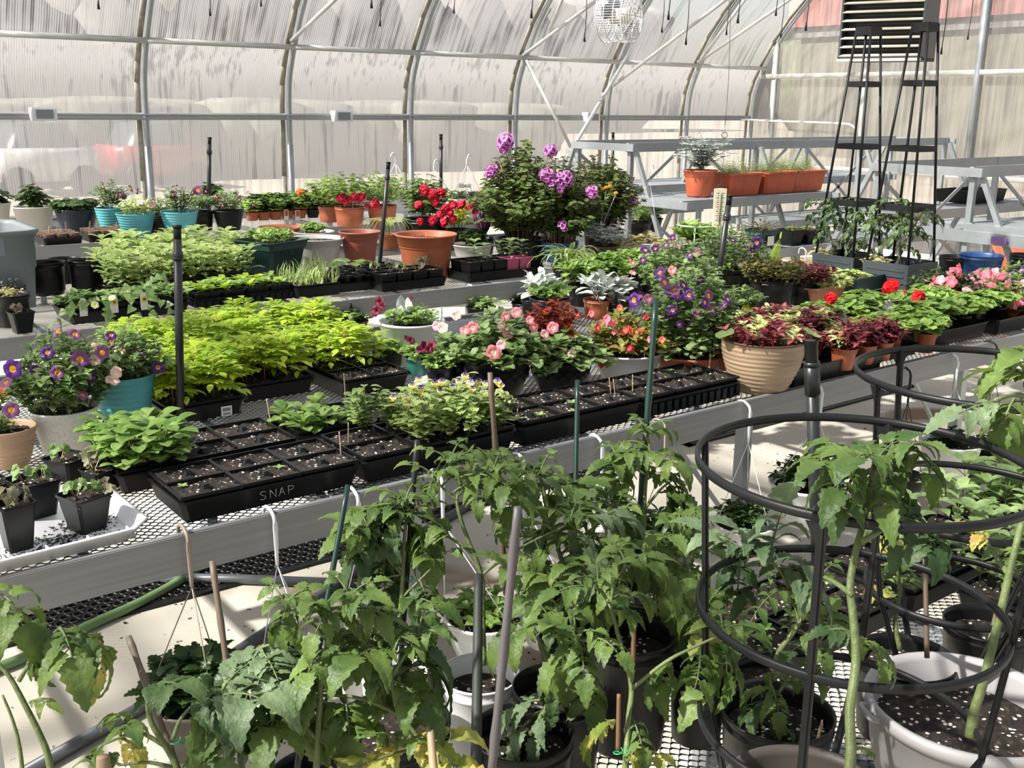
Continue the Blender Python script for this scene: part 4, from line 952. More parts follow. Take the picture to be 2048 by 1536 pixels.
plant(t, bush(93, .10, .19, 16, .055, .026, 'si', 8, up=.8, low=.03), [R_COLO, STEMG], h * .9, name='rusty_coleus', loc=(.02, .07))
flowers(t, c, FPINK, [(1078, 712, 1.2), (1106, 655, 1), (1068, 655, .9), (1130, 705, 1.1), (1090, 668, .8), (1144, 708, .9), (1060, 640, .8)], .19, 13, 1.2)
# --- white bowl of begonia, terracotta bowl of purple petunia
FB = [fl_bell(F_PINK, .02), fl_bell(F_RED2, .02), fl_bell(petal('coral bell petal', (.85, .18, .12)), .022)]
t, c, r, h = pot('begonia_bowl', 'white smooth bowl of bronze leaved begonia with drooping coral bells', 'potted plant', 1252, 770, 700, 146, 'bowl', WHITE)
plant(t, bush(94, .175, .15, 34, .06, .027, 'la', 5, low=-.03, up=.5, r0=.5), [R_BEG, mat('red stem', (.35, .07, .05), .5)], h * .9)
flowers(t, c, FB, [(1256, 650, 1.3), (1280, 655, 1), (1205, 720, 1.2), (1230, 657, 1), (1195, 648), (1183, 620), (1155, 625), (1212, 685, .9), (1255, 690, .7), (1215, 628, 1.3), (1222, 637, 1.2), (1292, 628, .8), (1325, 672), (1262, 690), (1302, 670), (1240, 608)], .17, 14, up=True, fwd=.5)
marker(t, (-.02, -r * .8, h), .035, TAGW, w=.014, name='plant_tag')
t, c, r, h = pot('petunia_bowl', 'wide terracotta bowl with a tall mass of violet petunias', 'potted plant', 1375, 765, 706, 128, 'wide', TERRA)
plant(t, bush(951, .19, .13, 40, .045, .026, 'sp', 4, low=-.02, up=.5, r0=.8, flat=.6), LF, h * .88, name='lower_foliage'); plant(t, bush(95, .19, .34, 60, .04, .022, 'sp', 10, low=0, up=.7, r0=.6), LF, h * .9)
flowers(t, c, FP, [(1268, 600, 1.2), (1282, 592), (1297, 598), (1330, 565, 1.3), (1350, 580), (1340, 585, 1.2), (1355, 590, 1.1), (1378, 590), (1400, 560), (1410, 605), (1408, 640, 1.3), (1376, 660, 1.3), (1345, 620, 1.1), (1402, 678, 1.1), (1338, 628), (1425, 618), (1395, 625, .9), (1367, 570, .9), (1418, 592), (1455, 598), (1448, 610, .8), (1320, 545, 1.1), (1385, 640, .8), (1360, 648, .7)], .2, 15, 1.1)
# --- taupe ribbed pot with coleus
t, c, r, h = pot('coleus_pot', 'taupe glazed pot with wavy ribs, planted with mixed red and variegated coleus', 'potted plant', 1519, 793, 676, 166, 'taupe', TAUPE, wob=lambda a, z: 1 + .006 * sin(3 * a + 40 * z), rb=.62)
b = MB(); tube(b, [V((cos(k * pi / 24) * r, sin(k * pi / 24) * r, h)) for k in range(49)], .004, 6); b.obj('dark_rim', BROWN, t)
plant(t, bush(96, .17, .09, 40, .045, .024, 'co', 5, low=0, up=.6, r0=.6, mis=[0, 0, 2, 0, 3]), [R_COL, STEMG, R_COLP, G_VAR], h * .85)
b = MB(); 
for a, e in ((5.6, .3), (5.9, .1), (2.9, .4), (5.2, .5)): disc(b, (cos(a) * .17, sin(a) * .17, .02 + .05 * e), (cos(a) * .4, sin(a) * .4, 1), .035, 0, .2, 3, .04)
plant(t, b, [G_VINE, STEMG], h * .95, name='round_leaves')

# --- coleus in terracotta cones, geraniums, impatiens (right part of the bench)
def smallpot(label, x, yb, yr, wpx, fol, mats, m=TERRA, fl=None, style='terra', z0=ZB + .03, group=None, cat='potted plant', name='potted_coleus', s=1, r=None, h=None):
    t, c, r, h = pot(name, label, cat, x, yb, yr, wpx, style, m, z0=z0, group=group, r=r, h=h); plant(t, fol, mats, h * .9, s); return t, c, r, h
CO = [R_COL, STEMG]
tray('long black tray of terracotta coleus cones beside the taupe pot', 3.36, 2.44, .60, .28, .075, ZB + .003)
tray('black saucer tray under the terracotta geranium pots', 3.82, 2.50, .32, .30, .05, ZB + .003)
tray('black carrier of geranium pots near the black hanger hook', 4.30, 2.52, .56, .28, .07, ZB + .003)
tray('black carrier of dark geranium pots next to the terracotta impatiens', 4.80, 2.50, .36, .28, .07, ZB + .003)
i = 0
for x, yb, yr, w_, d_ in ((1684, 742, 694, 56, 'nearest the black pvc riser'), (1727, 730, 688, 48, 'middle of the three cones'), (1762, 722, 682, 44, 'right of the three cones')):
    i += 1; smallpot('terracotta cone of burgundy coleus, ' + d_, x, yb, yr, w_, bush(100 + i, .09, .10, 18, .05, .022, 'co', 6, low=-.02, mis=[0, 0, 0, 2] if i != 1 else [2, 2, 3, 0]), [R_COL, STEMG, R_COLP, G_VAR])
for k, (X, Y, g) in enumerate(((3.12, 2.50, 1), (3.24, 2.56, 0), (3.38, 2.56, 0), (3.52, 2.56, 1), (3.05, 2.60, 2), (3.62, 2.62, 0), (3.20, 2.74, 2), (3.36, 2.74, 1), (3.52, 2.76, 0), (3.06, 2.86, 2))):
    c = V((X, Y, ZB + .02)); mats = [[R_COL, STEMG, R_COLP, G_VAR], [R_COLM, STEMG, G_VAR, R_COL], [G_VAR, STEMG, R_COLM, R_COLP]][g]
    t, c, r, h = pot('potted_coleus', ['terracotta pot of deep red coleus', 'terracotta pot of brown mottled coleus', 'terracotta pot of cream edged coleus'][g] + ', ' + ['behind the taupe pot rim', 'behind the left cone', 'behind the middle cone', 'behind the right cone', 'against the taupe pot back', 'next to the first geranium', 'second row behind the taupe pot', 'second row behind the cones', 'second row beside geraniums', 'third row behind the taupe pot'][k], 'potted plant', 0, 0, 0, 0, 'terra', TERRA, c=c, r=.05, h=.085)
    plant(t, bush(110 + k, .10, .10, 17, .055, .024, 'co', 6, low=0, mis=[0, 0, 2, 3]), mats, .075)
wh = ['at the front left of the saucer tray', 'front right of the saucer tray', 'standing alone on the mesh beside the saucer tray', 'first in the carrier', 'second in the carrier', 'black pot first beside the hanger', 'black pot by the hanger hook', 'black pot last in the row', 'back row behind the cones', 'back row, tallest flower head', 'back row centre', 'back row before the grey planters', 'back row right', 'far back right', 'far back behind the carrier', 'second row left', 'second row centre', 'second row right']
FR = fl_umbel(F_RED, .034); FRs = fl_umbel(F_RED, .022, 2)
gp = [(3.72, 2.42, 0), (3.86, 2.42, 0), (4.02, 2.36, 0), (4.12, 2.50, 0), (4.28, 2.48, 0), (4.46, 2.46, 1), (4.62, 2.48, 1), (4.80, 2.48, 1), (3.72, 2.72, 0), (3.86, 2.76, 0), (4.05, 2.72, 0), (4.20, 2.80, 1), (4.42, 2.70, 1), (4.66, 2.72, 1)]
GER = []
for k, (X, Y, g) in enumerate(gp):
    t, c, r, h = pot('potted_geranium', ('terracotta' if g == 0 else 'dark') + ' pot of green geranium, ' + wh[k], 'potted plant', 0, 0, 0, 0, 'terra' if g == 0 else 'nursery', TERRA if g == 0 else BLK, c=V((X, Y, ZB + (.02 if k != 2 else .008))), r=.05, h=.085)
    plant(t, bush(130 + k, .10, .068, 13, .03, .062, 'rd', 4, low=0, rnd=True, up=.7, sr=.0018), [G_GER, STEMG], .085); GER.append((t, c))
def stalked(t, x, y, me, s=1, rad=0, d=.0):
    c = V(t.location); p = onv(x, y, c - toward(x) * rad); rg = random.Random(int(x + y)); q = p - c
    inst('flower', me, t, q, s=s, rot=face_rot(rg, .4)); b = MB(); tube(b, bez(V((0, 0, .1)), V((q.x * .3, q.y * .3, q.z * .8)), q, 5), .0018, 5); b.obj('flower_stalk', STEMG, t)
for k, x, y, s in ((8, 1661, 597, .75), (9, 1781, 573, 1.0), (11, 1836, 597, 1.05), (13, 1912, 590, .6), (3, 1865, 628, .5), (12, 1810, 585, .4)):
    stalked(GER[k][0], x, y, FR, s)
FI = [fl_star(F_LPINK, F_CRE, .028), fl_star(F_PINK, F_LPINK, .026)]
for k, (x, yb, yr, w_, m_, pts, lab) in enumerate(((2032, 648, 615, 52, TERRA, [(2020, 600), (2035, 592), (2040, 565), (2010, 582), (2044, 580), (2030, 608), (2016, 568), (2041, 602), (2005, 595)], 'terracotta pot of pink impatiens at the right edge of the bench'),
        (2000, 640, 606, 50, TERRA, [(2003, 575), (1985, 590), (1978, 575), (1972, 600), (1990, 560), (2012, 552), (1966, 585), (1958, 572)], 'terracotta pot of pink impatiens, second from the right edge'),
        (1965, 628, 600, 50, TERRA, [(1953, 560), (1962, 545), (1975, 548), (1948, 575), (1935, 570), (1990, 545), (1942, 555), (1925, 560), (1969, 560)], 'terracotta pot of dense pink impatiens left of the violet petunias'),
        (1905, 640, 605, 50, BLK, [(1885, 566), (1880, 585), (1912, 545), (1910, 540), (1902, 563), (1918, 538), (1935, 583)], 'pot of tall pink impatiens behind the geraniums'),
        (1860, 640, 600, 50, BLK, [(1856, 563), (1878, 590, .8), (1872, 560)], 'pot of dark leaved impatiens with a single pink bloom'))):
    t, c, r, h = pot('potted_impatiens', lab, 'potted plant', x, yb, yr, w_, 'terra', m_, rb=.7)
    plant(t, bush(160 + k, .13, .15, 24, .045, .022, 'ov', 6, low=0, up=.7, r0=.5), [G_DARK if k in (3, 4) else G_PET, STEMG], h * .9)
    flowers(t, c, FI, pts, .13, 30 + k, 1.0); flowers(t, c, FI, [(x_ + 9 - 18 * (j % 2), y_ + 10 - 5 * (j % 3)) + ((.8,)) for j, (x_, y_, *_r) in enumerate(pts)], .13, 70 + k, 1.0)
t, c, r, h = pot('potted_petunia', 'pot of violet petunia behind the impatiens at the right edge', 'potted plant', 2035, 615, 580, 60, 'nursery', BLK); plant(t, bush(166, .12, .16, 20, .04, .02, 'sp', 6), LF, h * .9)
flowers(t, c, FP, [(2030, 545), (2044, 558), (2020, 552), (2042, 540)], .1, 33)
# --- back half of bench 1: leafy flats, dusty miller, ferns, ivy box, obelisk planters
def mass(name, label, cat, x, yb, wpx, Hm, fol, mats, m=BLK, style='nursery', yr=None, flo=None, fpts=None, z0=ZB, group=None, frad=.12, seed=1, tilt=1.0, name2='pot'):
    t, c, r, h = pot(name, label, cat, x, yb, yr or yb - wpx * .7, wpx, style, m, z0=z0, group=group, name2=name2)
    plant(t, fol, mats, h * .9)
    if flo: flowers(t, c, flo, fpts, frad, seed, tilt)
    return t, c, r, h
for k, (x, y, l) in enumerate(((1165, 612, 'left'), (1215, 600, 'centre left'), (1262, 592, 'centre right'), (1300, 590, 'right by the violet petunias'))):
    mass('potted_petunia', 'black pot of bright green flowerless petunia leaves, ' + l, 'potted plant', x, y, 62, 0, bush(170 + k, .135, .12, 30, .06, .034, 'sp', 5, up=.8, r0=.5, low=.02), [G_MID, STEMG], group=None)
DM = lambda s, R=.09, H=.11: bush(s, R, H, 9, .085, .042, 'sp', 2, up=1.2, r0=.3, fold=.2, sr=.003)
mass('dusty_miller', 'black pot of white felted dusty miller left of the coral begonias', 'potted plant', 1075, 645, 66, 0, DM(180), [G_SILV, G_SILV])
mass('dusty_miller', 'pot of white felted dusty miller above the rusty coleus', 'potted plant', 1195, 640, 60, 0, DM(181, .1, .12), [G_SILV, G_SILV], m=TERRA)
mass('dusty_miller', 'pot of white felted dusty miller beside the violet petunias', 'potted plant', 1232, 640, 56, 0, DM(182, .08, .1), [G_SILV, G_SILV])
mass('potted_petunia', 'navy bowl of light green leaves under the silver dusty miller', 'potted plant', 1100, 655, 86, 0, bush(183, .13, .08, 26, .035, .018, 'sp', 6, low=0), [G_MID, STEMG], m=NAVY, style='bowl')
pp = [(1330, 640), (1362, 630)]
t, c, r, h = mass('potted_petunia', 'black pot of trailing petunia with violet and coral blooms behind the terracotta bowl', 'potted plant', 1345, 640, 90, 0, bush(185, .22, .26, 56, .042, .022, 'sp', 8, low=-.05, r0=.6), LF)
flowers(t, c, FP, [(1332, 490, 1.2), (1356, 490, 1.2), (1290, 500), (1285, 520), (1380, 510), (1370, 525), (1395, 505, .8), (1310, 497, .8), (1345, 475, .8)], .2, 40); flowers(t, c, FPINK, [(1265, 525), (1266, 545), (1345, 540, 1.1), (1415, 532, .9)], .2, 41)
t, c, r, h = mass('potted_petunia', 'black pot of coral and violet petunia beside the long black riser', 'potted plant', 1450, 600, 90, 0, bush(186, .24, .24, 60, .042, .022, 'sp', 8, low=-.04, r0=.6), LF)
flowers(t, c, FP, [(1513, 485, 1.2), (1505, 500, 1.0), (1465, 480, .8), (1498, 492, .8)], .2, 42); flowers(t, c, FPINK, [(1480, 557, 1.3), (1508, 508, .8), (1486, 540, .6)], .2, 43)
mass('potted_petunia', 'black pot of silvery green leaves in front of the burgundy coleus mat', 'potted plant', 1475, 655, 70, 0, bush(187, .13, .08, 26, .045, .02, 'la', 5, r0=.5), LF, flo=[fl_umbel(F_LEM, .02, 5)], fpts=[(1502, 622, 1.3), (1492, 618, 1.1)])
mass('potted_coleus', 'low dark mat of burgundy coleus behind the taupe pot', 'potted plant', 1540, 622, 92, 0, bush(188, .18, .10, 46, .045, .022, 'co', 5, r0=.7, flat=.8), [R_COLM, STEMG, R_COL], m=BLK)
mass('potted_coleus', 'second dark mat of burgundy coleus beside the ivy box', 'potted plant', 1605, 612, 70, 0, bush(189, .15, .09, 34, .045, .022, 'co', 5, r0=.7, flat=.8), [R_COL, STEMG], m=BLK)
# fern with one upright lime frond
t, c, r, h = pot('potted_fern', 'pot of fern with one tall upright lime frond', 'potted plant', 1530, 590, 555, 60, 'nursery', BLK)
rg = random.Random(4); b = MB()
for k in range(16):
    a = 2.4 * k; pinnate(b, (0, 0, 0), (cos(a), sin(a), .35), (0, 0, 1), .22, .035, 14, 0, rg, 'st', .3)
plant(t, b, [G_DARK, STEMG], h * .9)
b = MB(); p0 = onv(1535, 560, c) - c; p1 = onv(1562, 480, c) - c; pinnate(b, p0, (p1 - p0), -hv, (p1 - p0).length * 1.02, .045, 24, 0, rg, 'st', .24, .012); plant(t, b, [G_FERN, STEMG], 0, name='upright_frond')
mass('potted_fern', 'dark trailing fern left of the grey planters', 'potted plant', 1590, 575, 60, 0, (lambda b: ([pinnate(b, (0, 0, 0), (cos(2.4 * k), sin(2.4 * k), .3), (0, 0, 1), .2, .03, 12, 0, rg, 'st', .3) for k in range(14)], b)[1])(MB()), [G_VINE, STEMG])
# terracotta window box of variegated ivy
def wbox(name, label, cx, cy, W, D, H, m, z0, fol, mats, rz=0, zf=.85, cat='window box'):
    t = thing(name, label, cat, (cx, cy, z0), rz); b = MB(); w, d = W / 2, D / 2
    sqf(b, [(w * .86, d * .74, 0), (w * .96, d * .92, H * .9), (w, d, H * .91), (w, d, H), (w * .97, d * .9, H), (w * .93, d * .85, H * .8)], rd=.18)
    b.add([(-w * .86, -d * .74, .001), (w * .86, -d * .74, .001), (w * .86, d * .74, .001), (-w * .86, d * .74, .001)], [(0, 3, 2, 1)]); b.obj('box_body', m, t, False)
    b = MB(); b.add([(-w * .93, -d * .85, H * .8), (w * .93, -d * .85, H * .8), (w * .93, d * .85, H * .8), (-w * .93, d * .85, H * .8)], [(0, 1, 2, 3)]); b.obj('soil', SOIL, t)
    if fol: o = fol.obj('foliage', mats, t, loc=(0, 0, H * .8)); o.scale = (W / .4, 1, 1)
    return t
wbox('window_box', 'terracotta window box of cream variegated ivy behind the geraniums', 4.78, 3.42, .62, .24, .10, mat('light terracotta plastic', (.55, .22, .12), .5), ZB, bush(190, .19, .06, 50, .035, .03, 'ht', 4, flat=.7, r0=.9, up=.5), [G_VAR, STEMG], .1)
wbox('window_box', 'dark green window box of yellow green ivy in front of the grey planters', 5.02, 3.36, .5, .2, .13, DKGREEN, ZB, None, None, .1)
t = thing('variegated_ivy', 'spreading variegated ivy spilling around the terracotta window box', 'ivy', (4.55, 3.85, ZB)); b = bush(191, .28, .07, 70, .04, .034, 'ht', 5, flat=.6, r0=.9); b.obj('foliage', [G_VAR, STEMG], t); lathe_b = MB(); lathe(lathe_b, [(0, 0), (.12, 0), (.15, .1), (.14, .1), (0, .09)], 20); lathe_b.obj('pot', BLK, t)
# grey square planters with obelisk trellises and tomatoes
def obelisk(lab1, lab2, px_l, px_m, px_r, yb, yt, top, X0_, Yc):
    # corner seen nearest the camera at px_m
    z0 = ZB; A_ = P(px_m, yb, z0); H = onv(px_m, yt, A_).z - z0; L_ = P(px_l, yb - 22, z0); wX = .40
    W_ = .29; cx = A_.x + W_ / 2; cy = A_.y + W_ / 2; t = thing('square_planter', lab1, 'planter', (cx, cy, z0)); b = MB(); w = W_ / 2
    sqf(b, [(w * .92, w * .92, 0), (w, w, H), (w * .96, w * .96, H), (w * .93, w * .93, H * .7)], rd=.02); b.obj('planter_body', PLANTER, t, False)
    b = MB()
    for z in (.45, .62, .78):
        for s in (-1, 1): box(b, min(s * w * .96, s * w * 1.005), max(s * w * .96, s * w * 1.005), -w * .8, w * .8, H * z, H * z + .008); box(b, -w * .8, w * .8, min(s * w * .96, s * w * 1.005), max(s * w * .96, s * w * 1.005), H * z, H * z + .008)
    b.obj('raised_bands', PLANTER, t, False); b = MB(); q = w * .93; b.add([(-q, -q, H * .7), (q, -q, H * .7), (q, q, H * .7), (-q, q, H * .7)], [(0, 1, 2, 3)]); b.obj('soil', SOIL, t)
    tx, ty = top; ptop = onv(tx, ty, V((cx, cy, 0))); u = thing('obelisk_trellis', lab2, 'trellis', (cx, cy, z0 + H * .7)); o = V((cx, cy, z0 + H * .7)); tp = ptop - o; HH = tp.z; off = V((tp.x, tp.y, 0)) * .0
    def corner(sx, sy, f): s_ = w * .90 * (1 - f) + .045 * f; return V((sx * s_, sy * s_, HH * f))
    for sx in (-1, 1):
        for sy in (-1, 1): b = MB(); tube(b, [corner(sx, sy, 0), corner(sx, sy, 1)], .0075, 8); b.obj('upright_rod', BLK2, u)
    for f, hh in ((.27, .035), (.51, .03), (.77, .03), (.985, .04)):
        s_ = w * .90 * (1 - f) + .045 * f + .006; b = MB(); z = HH * f
        sqf(b, [(s_, s_, z - hh / 2), (s_, s_, z + hh / 2), (s_ - .012, s_ - .012, z + hh / 2), (s_ - .012, s_ - .012, z - hh / 2), (s_, s_, z - hh / 2)], rd=.04); b.obj('square_band', BLK2, u, False)
    b = MB(); s_ = .05; sqf(b, [(s_, s_, HH), (s_, s_, HH + .006), (0.001, .001, HH + .006)], rd=.1); b.obj('top_cap', BLK2, u, False)
    return t, V((cx, cy, z0)), H
def tomato_small(t, name_seed, c, H, stems, mats):
    rg = random.Random(name_seed); b = MB()
    for s in stems:
        pts = smooth([onv(x, y, c) - c for x, y in s], 3); tube(b, pts, [.006 * (1 - .6 * i / len(pts)) for i in range(len(pts))], 6, 1)
        for i in range(2, len(pts)):
            a = 2.4 * i; [tleaf(b, pts[i], (cos(a + q), sin(a + q), .35), rg.uniform(.10, .17), .06, rg, 0, 1, 1.6, 3) for q in (0, 2)]
    b.obj('tomato_plant', mats, t)
t1, c1, H1 = obelisk('slate grey square planter, the left and farther of two, with a tomato', 'black obelisk trellis in the left grey planter', 1620, 1702, 1735, 580, 516, (1722, 56), 0, 0)
tomato_small(t1, 5, c1, H1, [[(1672, 520), (1660, 470), (1650, 430), (1640, 400)], [(1690, 515), (1710, 470), (1700, 430), (1690, 400)], [(1700, 515), (1725, 490), (1735, 450)]], [G_TOMD, STEMG])
t2, c2, H2 = obelisk('slate grey square planter, the right and nearer of two, with a tall tomato', 'black obelisk trellis in the right grey planter', 1728, 1810, 1868, 602, 531, (1832, 48), 0, 0)
tomato_small(t2, 8, c2, H2, [[(1798, 528), (1800, 480), (1797, 440), (1790, 400)], [(1800, 500), (1830, 450), (1845, 420)], [(1797, 470), (1765, 440), (1745, 430)]], [G_TOMD, STEMG])
for tt, cc, hh, xy in ((t1, c1, H1, (1640, 522)), (t2, c2, H2, (1752, 528))):
    q = onv(*xy, cc) - cc; o = bush(195, .09, .06, 12, .03, .022, 'ov', 4, low=-.02).obj('dried_plant', [G_DRY, STEMG], tt, loc=(q.x, q.y, hh * .8))
# black risers on bench 1
def riser(label, x, y, x2, y2, p2, Ytop, r=.0125, cap=True):
    c = V(p2); a = onv(x, y, c) if Ytop is None else PY(x, y, Ytop); t = thing('irrigation_riser', label, 'pipe', c); b = MB(); d = a - c
    tube(b, [(0, 0, 0), d], r, 14); b.obj('pipe_shaft', PIPE, t); b = MB(); u = d.normalized()
    tube(b, [d - u * r * 5, d - u * r * 3], r * 1.28, 12); tube(b, [d - u * r * 4.9, d - u * r * 4.4], r * 1.4, 12); b.obj('pipe_collar', PIPE, t)
    if cap: b = MB(); tube(b, [d, d + u * r * 3.2], r * .95, 12); tube(b, [d + u * r * 2.6, d + u * r * 3.4], r * 1.1, 12); b.obj('threaded_cap', BLK2, t)
    return t
riser('black riser pipe standing between the pansy flat and the marigolds', 355, 478, 362, 858, P(362, 858, ZB), None)
riser('black leaning riser pipe among the violet petunias near the thermometer', 1457, 410, 1425, 610, P(1425, 640, ZB), None, .014)
# ============================================================ BENCH 2
RB = radians(-.6)
# grey tote
def tote(label, x, yb, yr, wpx):
    c, r, h = fit(x, yb, yr, wpx, ZB, .6); t = thing('storage_tote', label, 'storage tote', c, .0); b = MB(); w, d = .21, .30
    sqf(b, [(w * .84, d * .88, 0), (w * .90, d * .93, h * .5), (w * .93, d * .95, h * .52), (w * .95, d * .97, h * .93), (w, d, h * .94), (w * 1.04, d * 1.03, h * .97), (w * 1.04, d * 1.03, h), (w * .96, d * .97, h), (w * .92, d * .95, h * .95), (w * .82, d * .86, .02)], rd=.28)
    box(b, -w * .8, w * .8, -d * .84, d * .84, 0, .01); b.obj('tote_body', GREYP, t)
    b = MB(); box(b, -.045, .045, -d * .97, -d * .90, h * .70, h * .93); b.obj('handle_grip', GREYP, t, False)
    b = MB(); box(b, -w * 1.0, -w * .93, -.05, .05, h * .55, h * .75); o = b.obj('paper_label', mat('blue printed label', (.10, .28, .48), .5, 0, .3, 40), t, False); return t
tote('grey plastic storage tote at the left end of the middle bench', -22, 612, 452, 122)
for k, (x, yb, yr, w_, l) in enumerate(((98, 592, 523, 72, 'empty black nursery pot, front left of three'), (178, 590, 519, 68, 'empty black nursery pot, right of three'), (133, 568, 516, 62, 'empty black nursery pot standing behind two others'))):
    t, c, r, h = pot('nursery_pot', l, 'pot', x, yb, yr, w_, 'nursery', BLK, sl=.12)
t, c, r, h = pot('nursery_pot', 'round black pot with withered grey green sprigs at the left end of the middle bench', 'pot', 28, 655, 587, 74, 'nursery', BLK); plant(t, bush(201, .06, .05, 8, .025, .014, 'ov', 4), [G_DRY, STEMG], h * .86)
t, c, r, h = pot('nursery_pot', 'round black pot with a pale wilting plant in front of the grey tote', 'pot', 22, 625, 573, 66, 'nursery', BLK); plant(t, bush(202, .06, .07, 8, .02, .014, 'ov', 4), [G_SILV, STEMG], h * .86)
sqpot('small square black pot with a drooping blossom sprig beside the vine flat', 46, 668, 622, 60, .1, ZB, [(S_WIL[0], .9)])
# vine flat
t = tray('wide black flat of broad leaved vines with yellow flower tags', 1.52, 5.10, .58, .30, .055, ZB + .003)
for k in range(4):
    c0 = V((1.32 + .14 * k, 5.03, ZB + .012)); tt = pack('black pack of heart leaved vine, ' + ORD[k] + ' in the tagged vine flat', c0.x, c0.y, c0.z, .125, .13, .07, 1, 1)
    b = bush(210 + k, .11, .06, 13, .05, .042, 'ht', 4, low=-.01, up=.6, r0=.5); b.obj('vine_foliage', [G_VINE, STEMG], tt, loc=(0, .03, .06))
    if k < 3: marker(tt, (-.02, -.085, .05), .05, TAGW, w=.035, name='flower_tag', rz=.1); bb = MB(); box(bb, -.013, .013, -.0018, -.001, .055, .082); o = bb.obj('tag_picture', TAGY, tt, False, loc=(-.02, -.085, .012)); o.rotation_euler = (0, 0, .1); bb = MB(); tube(bb, [(-.02, -.088, .082), (-.02, -.0892, .082)], .006, 8); bb.obj('tag_flower_eye', BROWN, tt)
t = thing('trailing_vine', 'heart leaved vine trailing over the rail of the middle bench', 'vine', (1.60, 4.86, ZB + .05)); b = MB(); rg = random.Random(6)
for x0, y0, pts in ((0, 0, [(238, 560), (260, 600), (275, 640), (285, 665)]), (0, 0, [(300, 560), (300, 610), (303, 650), (310, 668)]), (0, 0, [(310, 590), (345, 620), (380, 650), (395, 642), (405, 658)]), (0, 0, [(215, 590), (210, 625), (225, 640)]), (0, 0, [(330, 545), (300, 560), (270, 590)]), (0, 0, [(180, 600), (150, 610), (120, 625)])):
    pp = smooth([PY(x, y, 4.80 + rg.uniform(-.05, 0)) - V((1.60, 4.86, ZB + .05)) for x, y in pts], 3); tube(b, pp, .0014, 4, 1)
    for i in range(1, len(pp), 1): a = rg.random() * 6.3; lf(b, pp[i], (cos(a) * .7, -.5, rg.uniform(-.9, .1)), (0, -.8, .6), rg.uniform(.035, .06), .042, 'ht', 0, .15, .3, rg=rg)
b.obj('vine_foliage', [G_VINE, STEMG], t)
for x, y in ((224, 595), (252, 580), (261, 590), (190, 610)): p = PY(x, y, 4.80) - V(t.location); inst('flower', fl_petunia(F_CRE, F_LEM, .018), t, p, rot=face_rot(rg))
# zinnia flats
def zflat(n, cx, cy, lab, pl=None, nx=2, ny=3, w=.125, d=.15, fills=None, desc='cell pack of pale green zinnias', pn='zinnia_seedling', ps=(.85, 1.25), per=1, **k):
    flat(lab, 'in the ' + n.replace('nearest the black nursery pots', 'by the black pots'), cx, cy, nx, ny, w, d, h=.055, seed=int(cx * 100), fills=fills, plants=pl or S_ZIN, pname=pn, desc=desc, ps=ps, per=per, rows=r3 if ny == 3 else RR2, **k)
zflat('zinnia flat nearest the black nursery pots', 1.70, 5.62, 'black flat of zinnias nearest the black nursery pots')
zflat('second zinnia flat', 1.98, 5.66, 'black flat of zinnias, second from the nursery pots')
zflat('third zinnia flat', 2.27, 5.72, 'black flat of zinnias in front of the fluted green pot')
zflat('back left zinnia flat', 1.93, 6.24, 'black flat of tall pale zinnias at the back left of the middle bench')
zflat('back centre zinnia flat', 2.22, 6.26, 'black flat of zinnias at the back, centre')
zflat('back right zinnia flat', 2.52, 6.28, 'black flat of thin zinnias at the back beside the fluted pot', fills=[[.6, .5], [.6, .6], [.8, .7]])
flat('slotted black flat of small lime leafy seedlings', 'in the slotted flat right of the vines', 1.99, 5.12, 2, 2, .125, .115, h=.055, seed=5, plants=S_LET, pname='leafy_seedling', desc='cell pack of lime leafy seedlings', ps=(.9, 1.4), rows=RR2, slots=True, lift=.025)
flat('slotted black flat of low leafy seedlings next to the grass seedlings', 'in the slotted flat next to the grasses', 2.26, 5.14, 2, 2, .125, .115, h=.055, seed=6, plants=S_LET, pname='leafy_seedling', desc='cell pack of low leafy seedlings', ps=(.8, 1.3), rows=RR2, slots=True, lift=.025)
flat('black flat of grassy seedlings with a barcode label', 'in the grassy flat', 2.52, 5.12, 2, 2, .125, .13, h=.062, seed=7, plants=S_GRA, pname='grass_seedling', desc='cell pack of grassy seedlings', ps=(.7, 1.2), rows=RR2)
# round cup carrier
t = tray('low black carrier of round cups with a white care label', 2.76, 5.16, .32, .27, .05, ZB + .003)
k = 0
for j in range(3):
    for i in range(4):
        c0 = V((2.65 + .075 * i, 5.07 + .085 * j, ZB + .012)); t, c, r, h = pot('seedling_cup', 'round black cup in the low carrier, %s, %s' % (r3[j], ORD[i]), 'seedling cup', 0, 0, 0, 0, 'nursery', BLK, c=c0, r=.036, h=.075, sl=.8, group='round black cups in the low carrier')
        if (i + j) % 2 == 0: inst('squash_seedling', S_TWO[(i + j) % 3], t, (0, 0, .06), i, 1.4)
